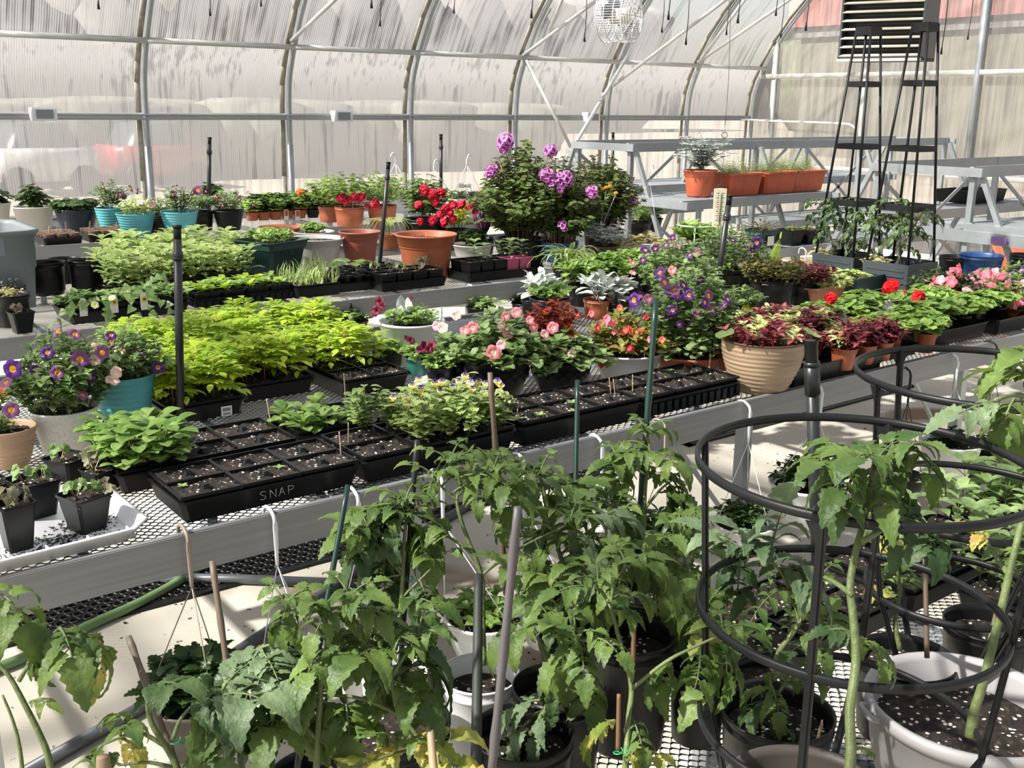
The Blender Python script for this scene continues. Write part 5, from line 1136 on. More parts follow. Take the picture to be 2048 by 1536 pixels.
# empty packs and mixed square pots
tray('black flat of empty square cells behind the small brassica pots', 3.05, 5.40, .40, .26, .05, ZB + .003)
packs('empty black cell pack', 'behind the small brassica pots', 3.05, 5.40, 3, 2, .125, .115, ZB + .012, rows=RR2, h=.06, soil=False)
tray('ribbed black carrier of square pots with pale sprouts near the terracotta pot', 3.08, 5.03, .44, .25, .05, ZB + .003)
for i in range(4):
    for j in range(2):
        pack('square black pot with pale sprouts, %s, %s, before the large terracotta pot' % (RR2[j], ORD[i]), 2.92 + .105 * i, 4.98 + .11 * j, ZB + .014, .098, .098, .085, 1, 1, plants=S_WIL if (i + j) % 3 else None, pname='pale_sprout', ps=(.9, 1.3), jit=.05, seed=i + j)
tray('ribbed black carrier holding dark and two pink square pots', 3.72, 5.03, .58, .26, .055, ZB + .003)
for i in range(6):
    for j in range(2):
        pk = (j == 0 and i in (3, 4)); t = pack('%s square pot, %s, %s, in the carrier with pink pots' % ('pink' if pk else 'black', RR2[j], ORD[i]), 3.50 + .094 * i, 4.97 + .105 * j, ZB + .014, .088, .092, .105, 1, 1, plants=(S_PEP if i in (1, 3, 4) else None), pname='pepper_seedling', ps=(.5, .8), jit=.05, seed=i * 3 + j)
        if pk:
            for o in t.children:
                if o.name.startswith('cell_body'): o.data = o.data.copy(); o.data.materials.clear(); o.data.materials.append(PINKP)
# big pots at the back of bench 2
t, c, r, h = pot('square_planter', 'dark green fluted square pot filled with young leafy greens', 'planter', 546, 552, 478, 112, 'terra', DKGREEN, sq=True)
t.rotation_euler.z = .35; b = MB(); 
for k in range(15):
    for s in (-1, 1): 
        u = (-.8 + 1.6 * k / 14); bar(b, (u * r * .68, s * r * .70, .01), (u * r * .86, s * r * .88, h * .72), .004); bar(b, (s * r * .70, u * r * .68, .01), (s * r * .88, u * r * .86, h * .72), .004)
b.obj('fluting', DKGREEN, t, False); plant(t, bush(220, .13, .07, 28, .05, .024, 'sp', 4, up=1, r0=.8, flat=.7), [G_MID, STEMG], h * .88)
t, c, r, h = pot('flower_pot', 'large pale grey pot with a grooved band, nearly bare soil', 'pot', 637, 535, 475, 108, 'terra', LGREY)
b = MB(); lathe(b, [(r * .86, h * .74), (r * .875, h * .745), (r * .87, h * .755)], 40); b.obj('moulded_ring', LGREY, t)
t, c, r, h = pot('flower_pot', 'pale rimmed pot of young greens behind the grey pot', 'pot', 628, 505, 462, 84, 'terra', LGREY); plant(t, bush(221, .10, .06, 20, .045, .022, 'sp', 4, up=1), [G_MID, STEMG], h * .88)
pot('flower_pot', 'brick red pot of bare soil right of the pale grey pot', 'pot', 721, 530, 462, 84, 'terra', mat('brick red plastic', (.30, .085, .05), .5), rb=.8)
pot('flower_pot', 'wide terracotta pot rim behind the fluted green pot', 'pot', 562, 500, 453, 88, 'wide', TERRA)
t, c, r, h = pot('flower_pot', 'largest terracotta pot on the middle bench with a bare dark sprig', 'pot', 853, 562, 467, 124, 'terra', TERRA, rb=.75); b = MB()
for a in (.4, 1.5, 3): lf(b, (0, 0, 0), (cos(a), sin(a), .5), (0, 0, 1), .07, .022, 'la', 0, .3, 1)
plant(t, b, [P_DARK, STEMG], h * .88, loc=(-.04, 0)); marker(t, (-.0, 0, h * .88), .04, TAGW)
b = MB(); lathe(b, [(r * .845, h * .70), (r * .87, h * .71), (r * .86, h * .73)], 48); b.obj('moulded_ring', TERRA, t)
t, c, r, h = pot('potted_geranium', 'white ridged basket of scalloped green leaves right of the largest terracotta pot', 'potted plant', 945, 528, 488, 82, 'bowl', LGREY); plant(t, bush(222, .09, .12, 14, .03, .05, 'rd', 4, rnd=True), [G_DARK, STEMG], h * .86); marker(t, (.08, -.06, h), .05, TAGR, name='plant_tag', w=.02)
# red geranium cluster (behind terracotta)
t, c, r, h = mass('potted_geranium', 'bushy crimson geranium behind the largest terracotta pot', 'potted plant', 850, 500, 90, 0, bush(223, .24, .30, 30, .035, .05, 'rd', 5, rnd=True, low=0), [G_PEL, STEMG])
for j, (x, y, s) in enumerate(((848, 380, 1), (862, 388, 1), (883, 386, 1), (838, 410, 1), (890, 418, 1), (905, 410, .9), (880, 430, .9), (940, 412, 1), (865, 440, 1), (890, 443, 1.1), (905, 438, .8), (870, 402, .9), (925, 408, .9), (950, 425, .7), (840, 443, .7), (918, 380 + 30, .7), (946, 408, .8), (899, 425, .8))): stalked(t, x, y, fl_umbel(F_RED2, .036), s * .95, .2)
t2_, c_, r_, h_ = mass('potted_coleus', 'lime yellow leafed plant glowing among the crimson geraniums', 'potted plant', 915, 500, 60, 0, bush(224, .14, .22, 20, .05, .03, 'ov', 5), [leaf('lime yellow leaf', (.45, .52, .03), (.68, .72, .08), .45), STEMG])
t, c, r, h = mass('potted_cordyline', 'pot of dark purple strap leaves beside the white ridged basket', 'potted plant', 965, 510, 50, 0, (lambda b: ([lf(b, (0, 0, .02), (cos(2.4 * k) * .6, sin(2.4 * k) * .6, 1.0), (cos(2.4 * k), sin(2.4 * k), .3), .19, .03, 'st', 0, .3, .8) for k in range(18)], b)[1])(MB()), [P_DARK, STEMG])
t, c, r, h = mass('potted_cordyline', 'tall thin purple plant rising behind the crimson geraniums', 'potted plant', 915, 480, 40, 0, MB(), [P_DARK, STEMG]) if 0 else (None,) * 4
# big pelargonium with woody stems
t, c, r, h = pot('potted_pelargonium', 'huge woody pelargonium with lilac blotched blooms in a wide black pot', 'potted plant', 1042, 522, 476, 112, 'wide', BLK, rb=.8)
plant(t, bush(230, .42, .60, 100, .042, .052, 'rd', 9, rnd=True, r0=.25, low=-.15, sr=.004), [G_PEL, STEMB], h * .88)
b = MB(); rg = random.Random(2)
for k in range(9): a = 2.4 * k; tube(b, bez(V((0, 0, 0)), V((cos(a) * .05, sin(a) * .05, .22)), V((cos(a) * .22, sin(a) * .22, .45 + .1 * rg.random())), 7), [.011, .010, .009, .008, .007, .006, .005], 7)
b.obj('woody_branches', STEMB, t, loc=(0, 0, h * .85))
FU = fl_umbel(F_LILAC, .053, 4, F_WINE, 13)
for x, y, s in ((1013, 283, 1), (1008, 297, .7), (985, 342, .8), (978, 348, .6)): stalked(t, x, y, FU, s, .1)
t, c, r, h = pot('potted_pelargonium', 'dark leaved pelargonium in a blue pot with a wide lilac flower head', 'potted plant', 1118, 525, 482, 78, 'nursery', BLUEP)
plant(t, bush(231, .34, .53, 80, .04, .048, 'rd', 9, rnd=True, r0=.3, low=-.1, sr=.004), [G_PEL, STEMB], h * .88)
for x, y, s in ((1103, 302, .8), (1095, 352, .9), (1108, 372, .9), (1118, 362, .9), (1135, 358, .9), (1122, 375, .8), (1185, 385, .8), (1128, 452, .7), (1105, 360, .8)): stalked(t, x, y, FU, s, .2)
t, c, r, h = pot('potted_pelargonium', 'pelargonium behind the silvery plant with two low lilac blooms', 'potted plant', 1195, 505, 455, 60, 'nursery', BLK)
plant(t, bush(232, .34, .50, 70, .04, .044, 'rd', 9, rnd=True, r0=.3, low=-.05, sr=.004), [G_PEL, STEMB], h * .88)
t3, c3, r3_, h3 = pot('potted_pelargonium', 'small pelargonium with lilac blooms in a bronze foil pot', 'potted plant', 1228, 502, 458, 40, 'plain', BRONZE)
plant(t3, bush(233, .16, .34, 16, .036, .034, 'rd', 7, rnd=True, r0=.3, low=0), [G_PEL, STEMB], h3 * .88)
for x, y, s in ((1245, 397, .8), (1255, 402, .8), (1264, 402, .7), (1224, 448, .9), (1238, 398, .6)): stalked(t3, x, y, FU, s, .03)
# silver dusty miller with yellow buds
def dusty(seed, R, H, n): 
    rg = random.Random(seed); b = MB()
    for i in range(n):
        a = 2.4 * i; u = sqrt(i / n); top = V((cos(a) * R * u, sin(a) * R * u, H * rg.uniform(.5, 1) * (1 - .3 * u))); pts = bez(V((0, 0, 0)), V((top.x * .3, top.y * .3, top.z * .7)), top, 5); tube(b, pts, .0022, 4, 0)
        for q in pts[1:]:
            for _ in range(3): e = rg.random() * 6.3; pinnate(b, q, (cos(e), sin(e), .5), (0, 0, 1), .055, .030, 4, 0, rg, 'rd', .5)
    return b
t, c, r, h = pot('dusty_miller', 'brown pot of lacy silver dusty miller with small yellow buds', 'potted plant', 1208, 522, 490, 64, 'nursery', BROWN); plant(t, dusty(1, .15, .18, 22), [G_SILV], h * .88)
b = MB()
for x, y, x2, y2 in ((1198, 470, 1168, 410), (1198, 470, 1212, 380), (1205, 450, 1232, 388), (1190, 450, 1178, 390)):
    tube(b, [onv(x, y, c) - c, onv((x + x2) / 2, (y + y2) / 2, c) - c, onv(x2, y2, c) - c], .003, 5)
b.obj('pale_stalks', G_SILV, t)
for x, y in ((1212, 375), (1205, 378), (1220, 372), (1232, 386), (1178, 390)): inst('flower', fl_umbel(F_YEL, .014), t, onv(x, y, c) - c)
# spider plant, wilted basket
t, c, r, h = pot('spider_plant', 'black pot of arching striped spider plant', 'potted plant', 1133, 558, 530, 62, 'nursery', BLK); b = MB(); rg = random.Random(8)
for k in range(60): a = rg.random() * 6.3; lf(b, (rg.uniform(-.04, .04), rg.uniform(-.04, .04), 0), (cos(a), sin(a), rg.uniform(.5, 1.8)), (0, 0, 1), rg.uniform(.18, .32), .014, 'st', rg.choice((0, 0, 1)), .3, rg.uniform(1.2, 2.4), rg=rg)
plant(t, b, [G_MID, G_PALE], h * .85)
t, c, r, h = pot('wilted_basket', 'white hanging basket of dried straw coloured plant set on the bench', 'hanging basket', 1292, 515, 482, 96, 'bowl', WHITE); plant(t, bush(240, .22, .07, 40, .04, .024, 'ov', 6, low=-.10, r0=.7), [G_DRY, STEMG], h * .9)
b = MB(); 
for a in (.3, 2.4, 4.5): tube(b, [(r * .96 * cos(a), r * .96 * sin(a), h), (0.02, 0.02, .52)], .0014, 4)
tube(b, smooth([(0.02, .02, .52), (.02, .02, .58), (.045, .02, .62), (.06, .02, .59)]), .003, 6); b.obj('wire_hanger', WHITE, t)
# plant ring stand with squash leaves
t, c, r, h = pot('potted_vine', 'broad leaved plant in a pot inside a pale green ring support', 'potted plant', 1390, 520, 492, 50, 'nursery', BLK); plant(t, bush(241, .16, .14, 12, .13, .08, 'ht', 2, up=.8), [G_MID, STEMG], h)
u = thing('plant_ring_support', 'pale green wire ring support standing over the broad leaved plant', 'plant support', c); b = MB(); zr = onv(1390, 450, c).z - c.z
tube(b, [(cos(k * pi / 16) * .13, sin(k * pi / 16) * .13, zr) for k in range(33)], .006, 6); b.obj('support_ring', leaf('pale green enamel', (.50, .62, .42), (.55, .68, .46), 0), u)
for a in (.6, 2.2, 3.8, 5.3): b = MB(); tube(b, [(cos(a) * .13, sin(a) * .13, zr), (cos(a) * .15, sin(a) * .15, .0)], .004, 6); b.obj('support_leg', leaf('pale green enamel', (.50, .62, .42), (.55, .68, .46), 0), u)
# black pots on the right of bench 2
t, c, r, h = pot('square_planter', 'dark green square pot with a white label and wilted dark plant', 'planter', 1520, 500, 458, 52, 'terra', DKGREEN, sq=True); plant(t, bush(242, .17, .08, 12, .04, .014, 'la', 4, low=0), [R_COLM, STEMB], h * .9); b = MB(); box(b, -.035, .035, -r * .97, -r * .955, h * .25, h * .7); b.obj('paper_label', TAGW, t, False)
for k, (x, l) in enumerate(((1580, 'left of two black pots with terracotta markers'), (1612, 'right of two black pots with terracotta markers'))):
    t, c, r, h = pot('nursery_pot', 'square black pot with orange markers, ' + l, 'pot', x, 492 - 4 * k, 458, 44, 'terra', BLK, sq=True); marker(t, (-.03, -.03, h * .85), .06, TERRA, (0, .3)); marker(t, (.03, -.02, h * .85), .06, TERRA, (0, -.3)); plant(t, bush(243 + k, .05, .03, 7, .03, .016, 'ov', 3), [G_MID, STEMG], h * .88)
pot('nursery_pot', 'black pot between the green square pot and the marked pots', 'pot', 1552, 488, 462, 34, 'nursery', BLK)
t, c, r, h = pot('nursery_pot', 'white pot behind the black riser with a grey melon like gourd', 'pot', 1640, 484, 462, 40, 'nursery', LGREY); b = MB(); lathe(b, [(0, 0), (.03, .004), (.045, .025), (.04, .05), (.02, .062), (0, .064)], 20); b.obj('gourd', G_DARK, t, loc=(0, 0, h))
riser('black leaning riser pipe between the brick red pot and the largest terracotta pot', 776, 338, 760, 520, P(758, 545, ZB), None)

# ============================================================ BENCH 3 (by the side wall)
LV = lambda s, R=.12, H=.10, n=18: bush(s, R, H, n, .05, .034, 'ov', 5, up=.7)
t, c, r, h = simple('potted_vegetable', 'cream marbled pot with large lobed leaves, near the wall at left', 'potted plant', 72, 462, 412, 80, 'plain', CREAM, bush(301, .07, .17, 7, .07, .09, 'rd', 3, rnd=True), [G_DARK, STEMG])
simple('potted_vegetable', 'cream pot cut off by the left edge near the wall', 'potted plant', -8, 456, 405, 66, 'plain', CREAM, bush(302, .12, .12, 9, .05, .08, 'rd', 3, rnd=True), [G_DARK, STEMG])
simple('potted_vegetable', 'dark navy ribbed bowl of dark green leaves near the wall', 'potted plant', 157, 468, 417, 84, 'ribbed', NAVY, bush(303, .17, .07, 26, .05, .08, 'rd', 3, rnd=True, r0=.6, flat=.6), [G_DARK, STEMG])
FD = [fl_petunia(F_DPUR, F_YEL, .034), fl_petunia(F_PURP2, F_YEL, .03)]
t, c, r, h = simple('potted_petunia', 'teal ribbed pot with plum petunias, leftmost and partly hidden', 'potted plant', 226, 470, 415, 62, 'ribbed', TEAL, bush(304, .16, .22, 22, .045, .024, 'sp', 6), LF)
flowers(t, c, FD, [(208, 380), (240, 388, .9), (262, 377, 1.1), (247, 392), (275, 383, .8), (225, 385, .7)], .1, 51)
t, c, r, h = simple('potted_petunia', 'teal ribbed pot of pale pink blooms and silver leaves', 'potted plant', 275, 478, 426, 76, 'ribbed', TEAL, bush(305, .16, .13, 24, .045, .022, 'sp', 5), [G_VAR, STEMG])
flowers(t, c, [fl_star(F_PPINK, F_LPINK, .028)], [(280, 405), (295, 400), (305, 408), (288, 412), (300, 415), (275, 410)], .14, 52)
t, c, r, h = simple('potted_petunia', 'teal ribbed pot of deep plum petunias, rightmost of the teal pots', 'potted plant', 362, 476, 422, 74, 'ribbed', TEAL, bush(306, .16, .20, 22, .045, .024, 'sp', 6), LF)
flowers(t, c, FD, [(350, 372, .8), (346, 389, .9), (395, 380, 1.2), (372, 395, 1.1), (385, 385)], .1, 53)
t, c, r, h = simple('potted_petunia', 'black fluted pot of plum petunias behind the rightmost teal pot', 'potted plant', 404, 462, 422, 50, 'nursery', BLK, bush(307, .17, .18, 22, .045, .024, 'sp', 6), LF)
flowers(t, c, FD, [(430, 392, 1), (425, 405, .9), (412, 383, .8), (440, 398, .8)], .1, 54)
t, c, r, h = simple('potted_petunia', 'tapering black patterned pot of purple petunias near the wall', 'potted plant', 459, 462, 420, 62, 'plain', BLK2, bush(308, .19, .17, 24, .045, .024, 'sp', 6), LF)
flowers(t, c, FD, [(472, 385, .9), (485, 393, .8), (458, 400, .8), (495, 385, .7), (445, 410, .7), (505, 410, .9), (478, 398, .7)], .12, 55)
simple('potted_vegetable', 'white rimmed pot of curly green leaves against the wall post', 'potted plant', 425, 430, 393, 60, 'plain', WHITE, bush(309, .11, .12, 12, .05, .07, 'rd', 3, rnd=True), [G_DARK, STEMG])
simple('potted_vegetable', 'dark pot of low foliage behind the pink flowered teal pot', 'potted plant', 322, 466, 435, 58, 'nursery', BLK, bush(310, .15, .16, 22, .04, .024, 'sp', 5), [G_VINE, STEMG])
# peat trays
for k, (cx, cy, l) in enumerate(((1.98, 8.02, 'in front of the cream marbled pot'), (2.30, 8.06, 'in front of the navy bowl'), (2.58, 8.22, 'beside the leftmost teal pot'))):
    t = tray('black tray of round peat pots with wooden markers, ' + l, cx, cy, .27, .32, .055, ZB + .003, name='peat_pot_tray')
    n = 0
    for j in range(3):
        for i in range(3):
            u = thing('peat_pot', 'round brown peat pot, %s, %s, %s' % (r3[j], ORD[i], l), 'peat pot', (cx - .085 + .085 * i, cy - .10 + .10 * j, ZB + .012)); b = MB(); lathe(b, [(0, 0), (.030, 0), (.041, .068), (.041, .072), (.037, .072), (.034, .060), (0, .060)], 18); b.obj('peat_cup', PEAT, u)
            if (i + 2 * j + k) % 3 == 0: marker(u, (0, 0, .06), .07, WOOD, (.1, .1 - .1 * i))
# kalanchoe rows
rows_ = ((505, 442), (528, 441), (551, 440), (575, 438), (600, 437), (626, 436), (652, 434), (676, 432)); FO = fl_umbel(F_ORA, .03, 7)
for k, (x, y) in enumerate(rows_):
    for q, (dy, nm) in enumerate(((0, 'front'), (-12, 'back'))):
        t, c, r, h = pot('potted_kalanchoe', 'small terracotta pot of glossy dark leaves, %s row, %s' % (nm, ['first by the black patterned pot', 'second from the patterned pot', 'third from the patterned pot', 'fourth in the row', 'fifth in the row', 'sixth in the row', 'seventh in the row', 'last before the red geraniums'][k]), 'potted plant', x + q * 8, y + dy, y + dy - 18, 30 - 3 * q, 'terra', TERRA if (k < 5) else BLK, rb=.7, group='kalanchoe pots by the wall')
        plant(t, bush(320 + k, .12, .11, 14, .055, .055, 'rd', 4, low=0, r0=.5), [G_DARK if (k + q) % 2 else G_GER, STEMG], h * .9)
        if q == 0 and k in (4, 7): inst('flower', FO, t, (0, -.03, h + .16), s=1.3)
for x, y, l in ((573, 432, 'left'), (596, 433, 'centre'), (650, 430, 'right')):
    c0 = P(x, y + 8, ZB); t = thing('care_tag', 'orange picture care tag at the kalanchoe row, ' + l, 'plant tag', c0); b = MB(); box(b, -.022, .022, -.001, .001, 0, .09); b.obj('tag_card', TAGW, t, False); b = MB(); box(b, -.018, .018, -.0018, -.001, .035, .085); b.obj('tag_print', TAGR, t, False)
# red geraniums and white window baskets
for k, (x, yb, w_, pts, l) in enumerate(((700, 455, 60, [(682, 396, 1), (700, 398, .8), (712, 393, 1), (722, 395, .9), (690, 402, .8), (750, 408, 1), (733, 412, .5)], 'left of the leaning riser'), (765, 452, 60, [(752, 412, .9), (738, 395, .4)], 'right of the leaning riser'), (660, 445, 46, [(660, 394, .5)], 'above the pale grey pot'))):
    t, c, r, h = mass('potted_geranium', 'red geranium with loose leggy foliage near the wall, ' + l, 'potted plant', x, yb, w_, 0, bush(340 + k, .28, .27, 26, .035, .045, 'rd', 5, rnd=True, low=0), [G_GER, STEMG], m=TERRA)
    for j, (xx, yy, s) in enumerate(pts): stalked(t, xx, yy, fl_umbel(F_RED2, .036), s * 1.1, .15)
t, c, r, h = mass('potted_grass', 'pot of thin drooping onion like blades beside the largest terracotta pot', 'potted plant', 778, 500, 46, 0, (lambda b: ([lf(b, (0, 0, 0), (cos(2.4 * k) * .9, sin(2.4 * k) * .9, 1), (0, 0, 1), .34, .008, 'st', 0, .3, 2.2) for k in range(30)], b)[1])(MB()), [G_PALE, STEMG], m=TERRA)
def hook_wire(b, base_pts, top, r=.0018, hook=.05, flip=1):
    for q in base_pts: tube(b, [q, top], r, 5)
    tx, ty, tz = top; tube(b, smooth([(tx, ty, tz - .01), (tx, ty, tz + hook * .8), (tx + flip * hook * .35, ty, tz + hook * 1.5), (tx + flip * hook * .8, ty, tz + hook * 1.2), (tx + flip * hook * .8, ty, tz + hook * .8)]), r * 2.4, 6)
for k, (x, yb, yr, w_, hx, hy, l) in enumerate(((790, 425, 383, 88, 791, 308, 'left, with coral buds'), (872, 425, 378, 118, 868, 322, 'centre'), (935, 430, 385, 90, 934, 312, 'right, with white blooms'))):
    c, r, h = fit(x, yb, yr, w_, ZB, .6); c.y = min(c.y, 9.45); t = wbox('hanging_window_box', 'white rectangular hanging planter near the wall, ' + l, c.x, c.y, .42, .2, .15, WHITE, ZB, bush(350 + k, .16, .09, 16, .045, .03, 'ov', 4, r0=.8), [G_DARK, STEMG], cat='hanging planter')
    top = onv(hx, hy, c) - V((c.x, c.y, ZB)); b = MB(); hook_wire(b, [(-.19, 0, .15), (.19, 0, .15), (0, -.08, .15)], (top.x, top.y, max(.3, top.z - .08)), .003, .06, 1 if k else -1); b.obj('wire_hanger', WHITE, t)
    if k == 0: [inst('flower', fl_umbel(F_ORA, .02), t, (-.12 + .05 * j, 0, .24)) for j in range(2)]
    if k == 2: [inst('flower', fl_umbel(F_WHT, .035), t, (-.1 + .07 * j, -.04, .27)) for j in range(2)]; inst('flower', fl_umbel(F_PPINK, .035), t, (.1, -.05, .2))
for k, (x, y, l) in enumerate(((1071, 310, 'right'), (995, 322, 'left'))):
    top = Q(x, y, 10.4); c0 = V((top.x, min(top.y, 9.4), ZB)); t, c, r, h = pot('hanging_basket', 'dark basket behind the pelargoniums with a black hook standing up, ' + l, 'hanging basket', 0, 0, 0, 0, 'bowl', BLK, c=c0, r=.14, h=.13)
    b = MB(); zt_ = top.z - ZB - .12; hook_wire(b, [(r * cos(a_), r * sin(a_), h) for a_ in (.5, 2.6, 4.7)], (0, 0, zt_), .003, .07, 1); b.obj('wire_hanger', BLK2, t)
riser('thin black riser against the wall panels, left of the pelargoniums', 882, 280, 882, 372, V((PY(882, 420, 8.9).x, 8.9, ZB)), None, .017, True)
riser('short black riser against the left wall panels', 419, 288, 416, 372, V((PY(416, 420, 8.9).x, 8.9, ZB)), None, .017, True)
riser('thin black riser behind the stepped rack end', 1226, 275, 1224, 370, V((PY(1224, 400, 8.9).x, 8.9, ZB)), None, .017, True)

# ============================================================ RACK CONTENTS
def onz(x, y, z): q = P(x, y, z); return V((q.x, q.y, z))
zt1 = 1.06
t, c, r, h = pot('dusty_miller', 'terracotta pot of tall silvery dusty miller on the stepped rack', 'potted plant', 1352, 410, 368, 66, 'terra', TERRAR, z0=zt1, c=V((6.12, 5.62, zt1)), r=.135, h=.20); plant(t, dusty(4, .23, .34, 40), [G_SILV], h * .88)
for k, (x, l) in enumerate(((6.52, 'left'), (6.95, 'middle'), (7.32, 'right'))):
    wbox('window_box', 'orange red window box of feathery herbs on the stepped rack, ' + l + ' of three', x, 5.60, .40 + .02 * k, .26, .17, TERRAR, zt1, (lambda b, rg: ([pinnate(b, (rg.uniform(-.17, .17), rg.uniform(-.07, .07), 0), (rg.uniform(-.5, .5), rg.uniform(-.5, .5), 1), (0, -1, .2), rg.uniform(.08, .2), .035, 6, 0, rg, 'st', .12) for _ in range(60)], b)[1])(MB(), random.Random(k)) , [G_PALE, STEMG], 0)
# thermometer hanging on a wire
p = Q(1439, 415, 5.9); t = thing('thermometer', 'cream wall thermometer hanging by a thin wire before the window boxes', 'thermometer', p, AZ - pi / 2 + .05); b = MB(); sqf(b, [(.001, .001, -.115), (.036, .006, -.112), (.036, .006, .105), (.001, .001, .108)], rd=.3); box(b, -.036, .036, -.004, .004, -.11, .105); b.obj('backing_plate', mat('aged cream enamel', (.68, .62, .44), .5), t, False)
b = MB(); tube(b, [(0, -.008, -.085), (0, -.008, .08)], .0028, 8); lathe(b, [(0, -.006), (.006, 0), (0, .006)], 10, c=(0, -.009, -.088)); b.obj('glass_tube', GREYP, t)
b = MB()
for k in range(13):
    z = -.07 + k * .0125; L_ = .016 if k % 2 else .022; box(b, .006, L_, -.0075, -.0065, z, z + .0016); box(b, -L_, -.006, -.0075, -.0065, z, z + .0016)
b.obj('scale_marks', BLK2, t, False)
b = MB(); tube(b, [(-.02, 0, .105), (-.018, 0, .125), (.0, .0, .13), (.018, 0, .125), (.02, 0, .105)], .0016, 5); b.obj('wire_loop', WIREM, t)
# contents seen through the racks
def far(name, lab, cat, X, Y, z, r, h, m, fol, mats, style='nursery', ins=None):
    t, c, r, h = pot(name, lab, cat, 0, 0, 0, 0, style, m, c=V((X, Y, z)), r=r, h=h)
    if fol: plant(t, fol, mats, h * .88)
    return t
for k, (x, y, z, w_, l, fo) in enumerate(((1270, 378, 1.06, .17, 'black bowl shaped pots tray left of the dusty miller', 0),)):
    pass
t = tray('black tray of round black bowls with pale markers behind the rack end', 6.35, 6.95, .42, .36, .06, 1.062); 
for k, (X, l) in enumerate(((6.25, 'left'), (6.46, 'right'))):
    u = far('nursery_pot', 'round black bowl with a pale marker behind the rack upright, ' + l, 'pot', X, 6.92, 1.07, .09, .10, BLK, None, None); marker(u, (0, 0, .08), .10, WOOD)
for k, (px_, py_, l) in enumerate(((1425, 478, 'left'), (1480, 470, 'second'), (1530, 462, 'third'), (1600, 455, 'fourth'))):
    q = P(px_, py_, ZB); c = V((min(q.x, 8.4), min(max(q.y, 6.0), 6.5), ZB)); t, c, r, h = pot('potted_herb', 'leafy pot glimpsed between the rack legs, %s from the thermometer' % l, 'potted plant', 0, 0, 0, 0, 'bowl', [BLK, BLK, WHITE, WHITE][k], c=V((5.95 + .55 * k if k < 1 else 6.1 + .12 * k, 6.1 + .14 * k, ZB)), r=.11, h=.11)
    plant(t, bush(360 + k, .17, .14, 22, .04, .024, 'ov', 5), [G_DARK if k % 2 else G_MID, STEMG], h * .88)
t = tray('long black trough of pale potting mix with an orange flower on the right rack', 7.75, 3.98 - .68, .9, .3, .13, 1.022, name='planting_trough')
b = MB(); b.add([(-.42, -.13, .105), (.42, -.13, .105), (.42, .13, .105), (-.42, .13, .105)], [(0, 1, 2, 3)]); b.obj('bark_mix', mat('pale bark mix', (.30, .22, .16), .9, 0, .6, 90), t)
o = bush(370, .12, .08, 14, .045, .03, 'ov', 4).obj('foliage', [G_DARK, STEMG], t, loc=(-.15, .02, .10)); inst('flower', fl_umbel(F_ORA, .03), t, (-.2, 0, .26))
tray('black propagation tray on the far tier of the right rack', 8.3, 4.62, .6, .32, .10, 1.002)
pot('nursery_pot', 'large blue bucket pot under the right rack', 'pot', 1955, 575, 508, 84, 'nursery', BLUEP, sl=.8)
for k, (x, yb, yr, w_, l) in enumerate(((1905, 570, 512, 64, 'left of the blue bucket'), (2042, 575, 508, 60, 'at the right edge beside the blue bucket'))): pot('nursery_pot', 'large black nursery pot ' + l, 'pot', x, yb, yr, w_, 'nursery', BLK)
t = thing('orange_chaise', 'orange slatted plastic seat showing under the right rack', 'chair', (8.2, 3.9, 0), -.3); b = MB(); tilt = .5
for k in range(7): bar(b, (-.5 + .17 * k, -.25, .45), (-.3 + .17 * k, .25, .85), .14, .02, up=(0, -.6, .6))
b.obj('slatted_back', REDP, t, False)
b = MB(); box(b, -.55, .75, -.6, -.2, .40, .44); b.obj('seat', REDP, t, False)
for sx in (-.5, .7):
    for sy in (-.55, -.25): b = MB(); box(b, sx - .02, sx + .02, sy - .02, sy + .02, 0, .4); b.obj('leg', REDP, t, False)
b = MB(); box(b, -.05, .05, -.0012, .0012, -.02, .02); t = thing('purple_sticker', 'small purple sticker on the near rail of the right rack', 'sticker', (0, 0, 0)); o = b.obj('sticker_face', PURPLE, t, False)
q = PX(1997, 481, 6.45); t.location = q; t.rotation_euler.z = -pi / 2; RK = q
t = thing('rack_lower_rail', 'galvanised lower end rail with a purple sticker across two posts at right', 'rail', (6.5, q.y, q.z)); b = MB(); bar(b, (-.0, .55, 0), (0, -.9, 0), .05, .075); b.obj('rail_section', GAL, t, False)

# ============================================================ OVERHEAD
p = Q(1238, 32, 8.2); t = thing('circulation_fan', 'white wire cage circulation fan hanging at the top of the picture', 'fan', p, AZ + 2.6); R_, D_ = .20, .22
b = MB()
for sy, rr in ((-1, (1, .82, .64, .46, .28, .14)), (1, (1, .82, .64, .46, .28, .14))):
    for q in rr: tube(b, [(cos(k * pi / 16) * R_ * q, sy * (D_ / 2 + .03 * (1 - q)), sin(k * pi / 16) * R_ * q) for k in range(33)], .0035 if q < 1 else .006, 5, 0, False)
    for k in range(8): a = k * pi / 4; tube(b, [(0, sy * (D_ / 2 + .03), 0), (cos(a) * R_, sy * D_ / 2, sin(a) * R_)], .0035, 5)
b.obj('wire_guard', WHITE, t); b = MB()
for k in range(64):
    a = k * pi / 32; tube(b, [(cos(a) * R_, -D_ / 2, sin(a) * R_), (cos(a) * R_, D_ / 2, sin(a) * R_)], .0016, 4, 0, False)
for q in (-.04, .04): tube(b, [(cos(k * pi / 16) * R_, q, sin(k * pi / 16) * R_) for k in range(33)], .004, 5, 0, False)
b.obj('side_mesh', WHITE, t); b = MB(); tube(b, [(0, -.06, 0), (0, .08, 0)], .06, 20); b.obj('motor', CREAM, t)
for k in range(4): b = MB(); a = k * pi / 2 + .3; lf(b, (cos(a) * .03, -.06, sin(a) * .03), (cos(a), 0, sin(a)), (sin(a) * .5, 1, -cos(a) * .5), .14, .12, 'rd', 0, .05, .2); b.obj('fan_blade', GREYP, t)
